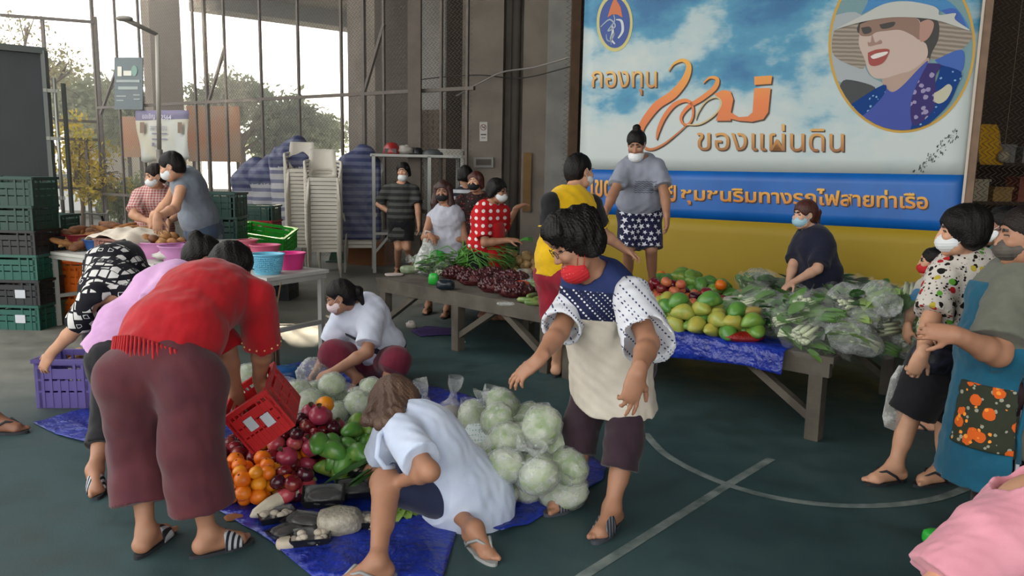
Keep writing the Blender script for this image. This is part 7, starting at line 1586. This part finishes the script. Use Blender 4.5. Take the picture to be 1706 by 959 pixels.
def greens(k, lb, gr, kind, lm, seed, L=.30, W=.13, Ht=.085, fm=None, cat='bag'):
    """a bag of vegetables: the bundle inside and the film round it"""
    rs = random.Random(seed); e = empty('bag_of_greens' if kind != 'cabbage' else 'bagged_cabbage', (0, 0, 0)); mb = MB()
    if kind == 'leafy':
        for i in range(46): a = V(rs.uniform(-.5, .2) * L, rs.uniform(-.4, .4) * W, rs.uniform(-.3, .7) * Ht); leaf(mb, a, V(1, rs.uniform(-.6, .6), rs.uniform(-.2, .3)), V(rs.uniform(-.5, .5), rs.uniform(-.5, .5), 1), L * rs.uniform(.3, .5), W * rs.uniform(.25, .5), rs.uniform(-.3, .8), 4)
        mb.cur = 1
        for i in range(12): y = rs.uniform(-.35, .35) * W; mb.tube([V(-L * .52, y * .6, rs.uniform(-.2, .4) * Ht), V(0, y, rs.uniform(-.2, .5) * Ht)], [.007, .004], 5)
    elif kind == 'stalk':
        for i in range(22): y = rs.uniform(-.4, .4) * W; z_ = rs.uniform(-.3, .7) * Ht; mb.cur = 1; mb.tube([V(-L * .5, y, z_), V(-L * .05, y * 1.1, z_)], [.012, .007], 6); mb.cur = 0; leaf(mb, V(-L * .08, y * 1.1, z_), V(1, rs.uniform(-.3, .3), rs.uniform(-.1, .3)), V(0, rs.uniform(-.6, .6), 1), L * .5, W * .36, .3, 4)
    elif kind == 'pods':
        for i in range(16): y = rs.uniform(-.4, .4) * W; z_ = rs.uniform(-.4, .5) * Ht; q = rs.uniform(-.2, .2); mb.tube([V(-L * .45, y, z_), V(-L * .2, y + q * .02, z_ + .006), V(L * .2, y + q * .05, z_ + .006), V(L * .45, y + q * .1, z_)], [.006, .014, .014, .005], 7)
    elif kind == 'cabbage':
        f = sine_noise(seed, .05); r = W
        mb.ball((0, 0, 0), (r * max(1, L), r, r * .88), 30, None, lambda d: 1 + .08 * float(f(np.array([[d.x * r, d.y * r, d.z * r]], dtype=np.float32))[0]) + .07 * abs(math.sin(3.5 * math.atan2(d.y, d.x) + 2 * d.z)) * (1 - d.z * d.z))
    mb.build('vegetables', [lm, white_stem], e); 
    if kind == 'cabbage': film_bag('film', (W * 1.1 * max(1, L), W * 1.1, W * .98), seed, fm or film, e, tie=(V(W * .6, 0, W * .6), V(W * 1.15, .02, W * 1.35)) if seed % 2 else None, amp=.10)
    else: film_bag('film', (L * .56, W * .60, Ht * 1.05), seed, fm or film_g, e, (0, 0, Ht * .15), tie=(V(L * .42, 0, .0), V(L * .78, .02, .03)) if seed % 3 == 0 else None)
    e['_'] = (lb, cat, gr); BG[k] = e
GL = 'clear bag of %s heaped on the right platform'
greens('a', GL % 'dark leafy greens', 'bags of dark leafy greens', 'leafy', gl['a'], 11); greens('b', GL % 'mid green leaves', 'bags of mid green leaves', 'leafy', gl['b'], 12, .28, .15, .09); greens('c', GL % 'white stalked greens', 'bags of white stalked greens', 'stalk', gl['b'], 13, .30, .13, .08); greens('d', GL % 'green pods', 'bags of green pods', 'pods', gl['b'], 14, .24, .12, .06); greens('e', GL % 'pale lettuce', 'bags of pale lettuce', 'leafy', gl['c'], 15, .26, .16, .09, film2); greens('f', GL % 'dark stalked greens', 'bags of dark stalked greens', 'stalk', gl['a'], 18, .32, .12, .07)
greens('cab', 'pale cabbage in a clear tied bag in the right floor heap by the standing woman', 'bagged cabbages on the right of the tarp', 'cabbage', gl['d'], 21, 1.3, .088, 0, film2); greens('cab2', 'pale cabbage in a clear bag in the right floor heap by the standing woman', 'bagged cabbages on the right of the tarp', 'cabbage', gl['h'], 22, 1.15, .085, 0, film2)
greens('cl1', 'pale cabbage wrapped in film in the floor heap before the squatting person', 'wrapped cabbages before the squatting person', 'cabbage', gl['d'], 24, 0, .075, 0, film2); greens('cl2', 'greenish cabbage wrapped in film in the floor heap before the squatting person', 'greenish cabbages before the squatting person', 'cabbage', gl['h'], 26, 0, .07, 0, film2)
CP = []
pile(g2(532, 722), .34, .07, ['cl1', 'cl1', 'cl2'], 26, 31, .072, .62, .5, BG, placed=CP); pile(g2(455, 700), .14, .07, ['cl1'], 6, 33, .075, .8, .5, BG, placed=CP)
RP = []
pile(g2(880, 830), .27, .08, ['cab', 'cab', 'cab2'], 17, 32, .085, 1.0, .6, BG, placed=RP, slope=.4); pile(g2(838, 752), .22, .07, ['cab2', 'cab'], 8, 36, .085, .7, .6, BG, placed=RP)
# platform fruit and greens
QP = []; PDV = V(PD.x, PD.y, 0)
pile(g2(1165, 552, PZ), .42, PZ + .05, ['tm3', 'tm2', 'tm1', 'tm3'], 34, 41, .05, .28, .4, placed=QP, dirv=PDV); pile(g2(1160, 518, PZ), .36, PZ + .05, ['ta', 'tp', 'tc', 'to', 'tp'], 40, 42, .043, .5, placed=QP, dirv=PDV); pile(g2(1150, 490, PZ), .40, PZ + .05, ['tm1', 'tm2', 'tm1', 'to'], 36, 43, .05, .45, .4, placed=QP, dirv=PDV); pile(g2(1105, 515, PZ), .13, PZ + .05, ['to', 'tc', 'ta'], 12, 44, .043, 1, placed=QP)
VP = list(QP)
for i, (x, y, R, n) in enumerate(((1282, 556, .36, 20), (1372, 577, .34, 20), (1310, 500, .36, 14), (1400, 510, .40, 16), (1445, 578, .24, 11), (1470, 535, .26, 11))): pile(g2(x, y, PZ), R, PZ + .055, ['a', 'b', 'c', 'd', 'e', 'f', 'b', 'c'], n, 50 + i, .085, .75, .4, BG, placed=VP, dirv=PDV, dz=.42, slope=.2)
for i, (x, y, h, sz, c, rz, lb) in enumerate(((1305, 508, .19, (.075, .05, .02), '#b9c3cc', .4, 'white labelled pack lying on top of the bagged greens'), (1272, 492, .19, (.10, .06, .022), '#17181c', .1, 'black tray pack at the back left of the bagged greens'), (1372, 520, .2, (.07, .055, .02), '#7fb5a6', -.2, 'pale teal packet on top of the bagged greens'), (1338, 545, .09, (.075, .05, .035), '#c08a62', .3, 'peach coloured pack in the middle of the bagged greens'), (1285, 540, .09, (.03, .02, .06), '#2f9a4c', .5, 'bright green wrapper standing among the bagged greens'), (1250, 520, .17, (.08, .05, .03), '#b59d58', .2, 'yellowish pack between the fruit and the bagged greens'), (1362, 572, .05, (.05, .035, .012), '#aeb6bd', .6, 'small white price card near the front of the bagged greens'), (1225, 505, .15, (.09, .06, .035), '#9a9488', .1, 'pale wrapped tray beside the platform plums'))):
    PK.append((x, y, h, sz, c, rz, lb))
def net_sack(lb, p, r, m, cat='sack', seed=1, balls=None, bm_=None):
    e = empty('net_sack', p, lb, cat); film_bag('net', r, seed, m, e, Vector(p) + V(0, 0, r[2] * .8), amp=.12)
    if balls:
        rs = random.Random(seed); mb = MB()
        for i in range(balls): d = V(rs.gauss(0, 1), rs.gauss(0, 1), abs(rs.gauss(0, 1))).normalized(); mb.ball(Vector(p) + V(0, 0, r[2] * .8) + V(d.x * r[0] * 1.0, d.y * r[1] * 1.0, d.z * r[2] * 1.0), .021 * rs.uniform(.8, 1.2), 8)
        o = mb.build('onions', bm_, e); o['kind'] = 'stuff'
    return e
redn = mat('net_red', '#8a1512', .35, .3, 60, .8, 90); dkr = mat('net_dark_red', '#3d1416', .45, .4, 40, .9, 80, var_to='#62262a'); shal = fruit_mat('shallot_skin', '#4d1c22', '#38141a', '#6d3436', 12, .3)
net_sack('bright red net bag of chillies at the front of the platform beside the greens', G(1238, 568, PZ), (.13, .07, .035), redn, 'bag', 3)
for i, (x, y, lb) in enumerate(((762, 470, 'dark red net sack of shallots nearest the black bag on the left platform'), (790, 480, 'dark red net sack of shallots second from the black bag'), (818, 472, 'dark red net sack of shallots behind the front row, under the long green stems'), (828, 492, 'dark red net sack of shallots at the front middle of the left platform'), (852, 478, 'dark red net sack of shallots next to the orange red bag'), (858, 500, 'dark red net sack of shallots at the front edge close to the yellow shirt'))):
    net_sack(lb, G(x, y - 6, PZ), (.16, .12, .065), dkr, 'sack', 5 + i, 80, shal)
SPL = []; pile(g2(856, 452, PZ), .36, PZ + .045, ['sp'], 60, 61, .047, .7, placed=SPL, dirv=PDV)
# bunch of long green stems
e = empty('morning_glory_bunch', G(795, 458, PZ), 'big loose bunch of long green stems on the left platform', 'vegetable'); mb = MB(); rs = random.Random(9); c = PLACE[e.name]
for i in range(280):
    a = rs.gauss(.1, .7); L = rs.uniform(.28, .55); b = c + V(rs.uniform(-.22, -.05), rs.uniform(-.12, .16), rs.uniform(.05, .24)); d = V(math.cos(a), math.sin(a) * .7, rs.uniform(-.05, .45)); mb.tube([b, b + d * L * .5 + V(0, 0, .05), b + d * L - V(0, 0, .06)], [.006, .006, .003], 4); leaf(mb, b + d * L * .9 - V(0, 0, .04), d + V(0, 0, -.5), V(0, 0, 1), .09, .02, .5, 3)
mb.build('stems', mat('stem_green', '#3f7a2c', .5, .3, 12, var_to='#5d963c'), e)
mb = MB()
for i in range(70): b = c + V(rs.uniform(-.5, -.1), rs.uniform(-.15, .2), rs.uniform(.04, .2)); leaf(mb, b, V(rs.gauss(0, 1), rs.gauss(0, 1), .4), V(0, 0, 1), .13, .05, .6, 4)
mb.build('leaves', gl['b'], e)
for i, (x, y, k, lb) in enumerate(((716, 462, 'a', 'clear bag of dark greens at the left end of the left platform'), (738, 466, 'b', 'clear bag of leaves between the green packets and the stems'), (705, 450, 'e', 'pale bag of lettuce behind the green packets'), (760, 456, 'f', 'bag of stalked greens behind the blue packet'), (895, 490, 'd', 'bag of green pods by the yellow shirt'))):
    d_ = dup(BG[k], G(x, y - 4, PZ) + V(0, 0, .06), i * 1.3, lb, 'x'); del d_['group']; d_['category'] = 'bag'
def packet(name, lb, p, size, m, rz=0, amp=.25, cat='packet', rot=None, seed=2):
    f = sine_noise(seed, .06); mb = MB(); M = Matrix.Rotation(rz, 3, 'Z'); mb.ball(Vector(p) + V(0, 0, size[2]), size, 20, M, lambda d: (1 / max(abs(d.x), abs(d.y), abs(d.z) * .9) ** .55) * (1 + amp * .4 * float(f(np.array([[d.x * size[0], d.y * size[1], d.z * size[2]]], dtype=np.float32))[0])))
    return tag(mb.build(name, m, None, tuple(p)), lb, cat)
gpk = mat('packet_green', '#2fae3c', .3, .2, 8, .3, 40); 
packet('green_packet', 'bright green packet standing on the left platform below the white carrier bag', G(727, 448, PZ), (.10, .06, .10), gpk, .3, seed=1); packet('green_packet', 'small bright green packet in front of the larger green one', G(722, 474, PZ), (.05, .04, .055), gpk, .1, seed=2)
packet('blue_packet', 'turquoise packet on the left platform beside the long stems', G(754, 462, PZ), (.09, .06, .035), mat('packet_blue', '#5fa9b8', .3, .2, 8, .3, 40), .2, seed=3); packet('black_bag', 'small black plastic bag at the front edge of the left platform', G(742, 482, PZ), (.085, .06, .045), mat('bag_black', '#1f2830', .25, .2, 8, .5, 30), .2, seed=4)
packet('white_bag', 'white plastic bag of produce close to the maroon shorts', G(884, 484, PZ), (.10, .08, .05), film2, .2, seed=5); packet('white_bag', 'white plastic bag behind the other one by the yellow shirt', G(872, 468, PZ), (.09, .07, .06), film2, .9, seed=6); packet('white_bag', 'flat white wrapper at the front edge between shallots and cucumbers', G(842, 508, PZ), (.07, .04, .012), film2, .1, seed=7)
packet('red_bag', 'orange red bag of tomatoes next to the shallots on the left platform', G(868, 486, PZ), (.08, .06, .05), mat('tomato_red', '#b5301f', .35, .3, 10, .4, 40, var_to='#c9622a'), .4, seed=8); packet('cloth_pad', 'folded pale cloth at the far left end of the left platform', G(657, 459, PZ), (.10, .07, .012), mat('pad_pale', '#a59a94', .9), .3, seed=9); packet('food_box', 'clear plastic box of greens at the far left end of the left platform', G(682, 455, PZ), (.10, .075, .04), mat('box_greens', '#8f9a82', .3, .5, 16, .3, 40, var_to='#5d6f4a'), .2, .1, seed=10)
for i, (x, y) in enumerate(((878, 508), (892, 512), (902, 505), (886, 500))):
    mb = MB(); p = G(x, y - 3, PZ) + V(0, 0, .026); a = i * .5 - .4; mb.tube([p + V(math.cos(a) * s, math.sin(a) * s, 0) for s in (-.09, -.075, -.03, .03, .075, .09)], [.006, .02, .025, .025, .02, .006], 10); tag(mb.build('cucumber', mat('cucumber_green', '#56743a', .4, .4, 14, var_to='#8a9a58')), 'green cucumber at the front edge of the left platform by the maroon shorts', 'cucumber', 'cucumbers by the maroon shorts')
for i, (x, y, h, sz, c, rz, lb) in enumerate(PK): packet('packet', lb, G(x, y, PZ + h) - V(0, 0, .02), sz, mat('pack_' + c[1:], c, .35, .15, 9, .2, 30), rz, .15, seed=i)
# hanging carrier bag in the long haired person's hand
p = P(712, 392, 8.25); e = empty('carrier_bag', p, 'thin white carrier bag hanging from the long haired person\'s hands', 'bag'); f = sine_noise(91, .14); mb = MB()
mb.lathe([(.03, 0), (.06, -.10), (.12, -.22), (.15, -.34), (.13, -.43), (.02, -.46)], p, 26, None, .7); mb.v = [(x + .02 * float(f(np.array([[x, y, z]], dtype=np.float32))[0]), y + .02 * float(f(np.array([[y, x, z]], dtype=np.float32))[0]), z) for x, y, z in mb.v]; mb.build('sack', plastic_film('carrier_film', 'd9dbd8', .75, .4, 20, .8), e)
MB().tube([p + V(-.03, 0, -.01), p + V(-.02, 0, .05), p + V(.03, 0, .04), p + V(.04, 0, -.02)], .008, 6).build('handle', mat('bag_handle', '#b9bbb6', .6), e)
# floor: radish, leaves, trays, tied bags, net, plastic in the squatting person's hands
p = G(470, 852); mb = MB(); q = G(418, 872), G(512, 832); c = [q[0] * (1 - s) + q[1] * s + V(0, .02 * math.sin(s * 3.1), .034 + .05 * s) for s in (0, .08, .3, .6, .85, 1)]
e = empty('white_radish', Z0(c[2]), 'long white radish lying in front of the oranges', 'radish'); MB().tube(c, [.006, .024, .034, .032, .03, .022], 14).build('root', mat('radish_white', '#cfc8b6', .5, .2, 12, .2, 40, var_to='#b8ae98'), e); MB().tube([c[-1], c[-1] + (c[-1] - c[-2]).normalized() * .05], [.02, .012], 8).build('stub', gl['c'], e)
e = empty('leek_leaves', G(575, 815), 'long dark green leaf blades lying from the hair to the radish', 'vegetable'); mb = MB(); rs = random.Random(3); a, b = P(528, 818, 3.52), P(642, 758, 3.5)
for i in range(9): s = a + V(rs.uniform(-.03, .06), rs.uniform(-.1, .1), rs.uniform(-.02, .03)); leaf(mb, b + V(0, rs.uniform(-.08, .12), rs.uniform(-.06, .04)), (s - b), V(0, rs.uniform(-.3, .3), 1), .38, .055, rs.uniform(0, .4), 6)
mb.build('blades', leafm('leek_green', '#2a4a26', '#3d6330', .1), e)
e = empty('lettuce', G(665, 850), 'bright green lettuce leaves on the tarp under the crouching girl', 'vegetable'); mb = MB()
for i in range(16): a = i * .4; leaf(mb, PLACE[e.name] + V(0, 0, .02), V(math.cos(a), math.sin(a), .35), V(0, 0, 1), .15, .07, .7, 5)
mb.build('leaves', leafm('lettuce_green', '#7da04a', '#98b65c', .3), e)
traym = mat('tray_black', '#15161a', .35); mush = mat('mushroom', '#b5aa98', .7, .2, 12)
def tray(lb, x, y, rz, z_=.008, kind='mush', s=1.0, tilt=0):
    e = empty('produce_tray', (0, 0, 0), lb, 'tray'); mb = MB(); w, d, h = .085 * s, .06 * s, .035 * s
    vs = [V(sx_ * w * k, sy_ * d * k, zz) for k, zz in ((.82, 0), (1, h), (.93, h), (.78, .006)) for sx_, sy_ in ((-1, -1), (1, -1), (1, 1), (-1, 1))]; mb.add(vs, [(3, 2, 1, 0)] + [(4 * j + i, 4 * j + (i + 1) % 4, 4 * j + 4 + (i + 1) % 4, 4 * j + 4 + i) for j in range(3) for i in range(4)] + [(12, 13, 14, 15)]); mb.build('dish', traym, e); rs = random.Random(int(x)); mb = MB()
    if kind == 'mush':
        for i in range(9): c = V(rs.uniform(-.7, .7) * w, rs.uniform(-.65, .65) * d, h * rs.uniform(.5, 1.0)); mb.ball(c, (.02, .02, .014), 10); mb.tube([c, c - V(.01, .01, .02)], .007, 6)
        mb.build('mushrooms', mush, e)
    else: mb.ball((0, 0, h * .7), (w * .8, d * .75, h * .32), 14); mb.build('contents', mat('dark_produce', '#1b1a1e', .4, .4, 20), e)
    film_bag('film', (w * .92, d * .95, h * .7), int(x), film_g, e, (0, 0, h * .75), amp=.1, sq=.55); p = G(x, y); e.location = (p.x, p.y, z_); e.rotation_euler = (tilt, 0, rz)
tray('black tray of mushrooms in film nearest the radish', 462, 868, .5, .01); tray('black tray under shiny film topmost behind the radish end', 540, 856, .2, .07, 'd', 1.15, .2); tray('black tray in film in the middle of the tray group', 510, 880, -.3, .012, 'd', 1.1); tray('open topped tray with pale contents at the front of the tray group', 518, 905, .2, .01); tray('black tray of mushrooms against the girl\'s shin', 603, 878, .1, .012); tray('dark tray behind the clear bag near the girl\'s knee', 590, 838, .3, .06, 'd', 1.0, .3); tray('black tray lying at the left front of the tray group', 478, 895, .9, .01, 'd', .9); tray('upper mushroom tray next to the girl\'s knee', 612, 822, -.2, .1)
packet('clear_bag', 'clear bag of pale bean sprouts between the trays', G(566, 885), (.10, .08, .05), mat('sprouts', '#a59f90', .4, .3, 30, .8, 60), .2, seed=21); packet('card_piece', 'torn piece of brown cardboard by the oranges', G(392, 862), (.05, .035, .006), cm, .6, .1, 'card', seed=22); packet('onion_pack', 'small pack of pale onions at the very front of the tarp trays', G(478, 912), (.045, .035, .022), mush, .2, seed=23)
def tied_bag(lb, x, y, r, m, seed, z_=.0, lean=(.02, 0), content=None):
    p = G(x, y) + V(0, 0, z_); e = empty('tied_bag', p, lb, 'bag'); film_bag('film', (r, r * .9, r * .8), seed, m, e, p + V(0, 0, r * .8), (p + V(0, 0, r * 1.4), p + V(lean[0], lean[1], r * 1.4 + .17)), .12)
    f = sine_noise(seed, .05); mb = MB(); mb.ball(p + V(0, 0, r * .66), (r * .85, r * .75, r * .62), 16, None, lambda d: 1 + .1 * float(f(np.array([[d.x * r, d.y * r, d.z * r]], dtype=np.float32))[0])); mb.build('contents', content or mat('bag_grey', '#8a8682', .6, .3, 14), e)
tied_bag('knotted bag with pale flared ends nearest the girl\'s hair', 712, 705, .085, film2, 61, .0, (-.05, 0)); tied_bag('knotted bag of grey mushrooms with upright ears', 752, 712, .10, film, 62, .02, (.03, 0)); tied_bag('knotted bag with a tall twisted neck at the back of the right heap', 803, 728, .09, film2, 63, .02, (.06, 0), gl['d']); tied_bag('knotted bag low between the grey bag and the white net', 775, 742, .08, film, 64)
tied_bag('knotted cabbage bag standing tallest beside the standing woman\'s knee', 905, 800, .10, film, 65, .10, (-.02, 0), gl['d']); tied_bag('knotted cabbage bag with a green tie in front of the tall one', 872, 838, .105, film, 66, .08, (-.03, 0), gl['d'])
e = empty('foam_net_pack', G(812, 775), 'white foam net pack lying on the right heap behind the girl\'s back', 'packet'); t = NT('foam_net'); v = t.vor(t.coord((60, 60, 60)), 1.0, rnd=.1); t.col(t.mix(t.math('LESS_THAN', v.outputs['Distance'], .3), '#c3cfd0', '#7d9a94')); t.rough(.6); p = PLACE[e.name] + V(0, 0, .13)
f = sine_noise(17, .1); mb = MB(); mb.ball(p, (.15, .12, .07), 24, Matrix.Rotation(.5, 3, 'X'), lambda d: (1 / max(abs(d.x), abs(d.y), abs(d.z)) ** .4) * (1 + .06 * float(f(np.array([[d.x * .1, d.y * .1, d.z * .1]], dtype=np.float32))[0]))); mb.build('pack', t.m, e)
e = empty('foam_net_pack', G(500, 700), 'ribbed white foam net fruit in the left cabbage heap behind the red crate', 'packet'); p = PLACE[e.name] + V(0, .0, .17); mb = MB(); mb.ball(p, (.105, .1, .085), 40, None, lambda d: 1 + .035 * math.cos(14 * math.atan2(d.y, d.x))); mb.build('net', mat('foam_white', '#b9c8bd', .7), e)
p = P(522, 622, 5.35); e = empty('clear_bag', p, 'clear plastic bag being filled in the squatting person\'s hands', 'bag'); film_bag('film', (.13, .08, .15), 71, film2, e, p + V(0, 0, -.04), amp=.2); mb = MB(); mb.ball(p + V(-.01, 0, -.09), (.08, .05, .07), 14); mb.build('contents', mat('bag_mauve', '#6a5058', .6, .3, 14), e)
for i, (x, y, lb) in enumerate(((570, 665, 'empty crumpled clear bag below the squatting person\'s hands'), (605, 672, 'empty crumpled clear bag behind the brown haired head'), (470, 655, 'empty clear bag beside the blue tarp edge behind the red crate'))): p = G(x, y); e = empty('empty_bag', p, lb, 'bag'); film_bag('film', (.13, .10, .06), 81 + i, film, e, p + V(0, 0, .06), amp=.25)
p = G(470, 632); packet('blue_sack', 'crumpled blue plastic at the table leg behind the red crate', p, (.14, .1, .05), mat('sack_blue', '#1d4f86', .3, .3, 8, .5, 20), .2, .5, 'sack', seed=31)
p = G(1556, 905); packet('green_packet', 'small green packet on the floor at the pink elbow', p, (.05, .04, .03), gpk, .2, seed=33)
p = P(1500, 645, 3.95); e = empty('carrier_bag', p, 'pale carrier bag hanging from the flower blouse person\'s hand', 'bag'); f = sine_noise(93, .1); mb = MB(); mb.lathe([(.02, .12), (.05, .05), (.07, -.05), (.075, -.16), (.06, -.22), (.01, -.24)], p, 20, None, .5); mb.v = [(x + .015 * float(f(np.array([[x, y, z]], dtype=np.float32))[0]), y, z) for x, y, z in mb.v]; mb.build('sack', plastic_film('carrier_grey', 'c9cac6', .8, .4, 20, .8), e); MB().tube([p + V(0, 0, .11), P(1530, 592, 3.92)], .006, 5).build('handle', MATS['bag_handle'], e)
c = P(1555, 598, 3.72); f = sine_noise(95, .08); mb = MB(); mb.ball(c, (.10, .07, .075), 20, None, lambda d: 1 + .2 * float(f(np.array([[d.x * .1, d.y * .1, d.z * .1]], dtype=np.float32))[0])); tag(mb.build('pouch', mat('pouch_dark', '#17171f', .5, .5, 14, .3, 30, var_to='#3a3d52')), 'dark patterned pouch hugged at the flower blouse person\'s waist', 'bag')
violet_in = g2(103, 660); heap((violet_in[0], violet_in[1] + .12), .08, .18, pr_, 5, 77, 'potato brown roll inside the violet crate', 'bread', 'rolls in the violet crate', .045)
# ---------------------------------------------------------------- thin bright haze outside, beyond the fence
t = NT('sunlit_haze'); t.t.nodes.remove(t.b); vs_ = t.n('VolumeScatter'); vs_.inputs['Density'].default_value = .022; vs_.inputs['Anisotropy'].default_value = .45; vs_.inputs['Color'].default_value = (1, .97, .9, 1); t.l(vs_.outputs[0], t.out.inputs['Volume'])
mb = MB(); mb.prism([(-26, 11.5, .02), (7.5, 11.5, .02), (7.5, 13.4, .02), (3, 13.4, .02), (3, 42, .02), (-26, 42, .02)], (0, 0, .02), (0, 0, 6.7)); tag(mb.build('haze', t.m), 'thin bright haze hanging over the yard beyond the fence', 'haze', kind='stuff')
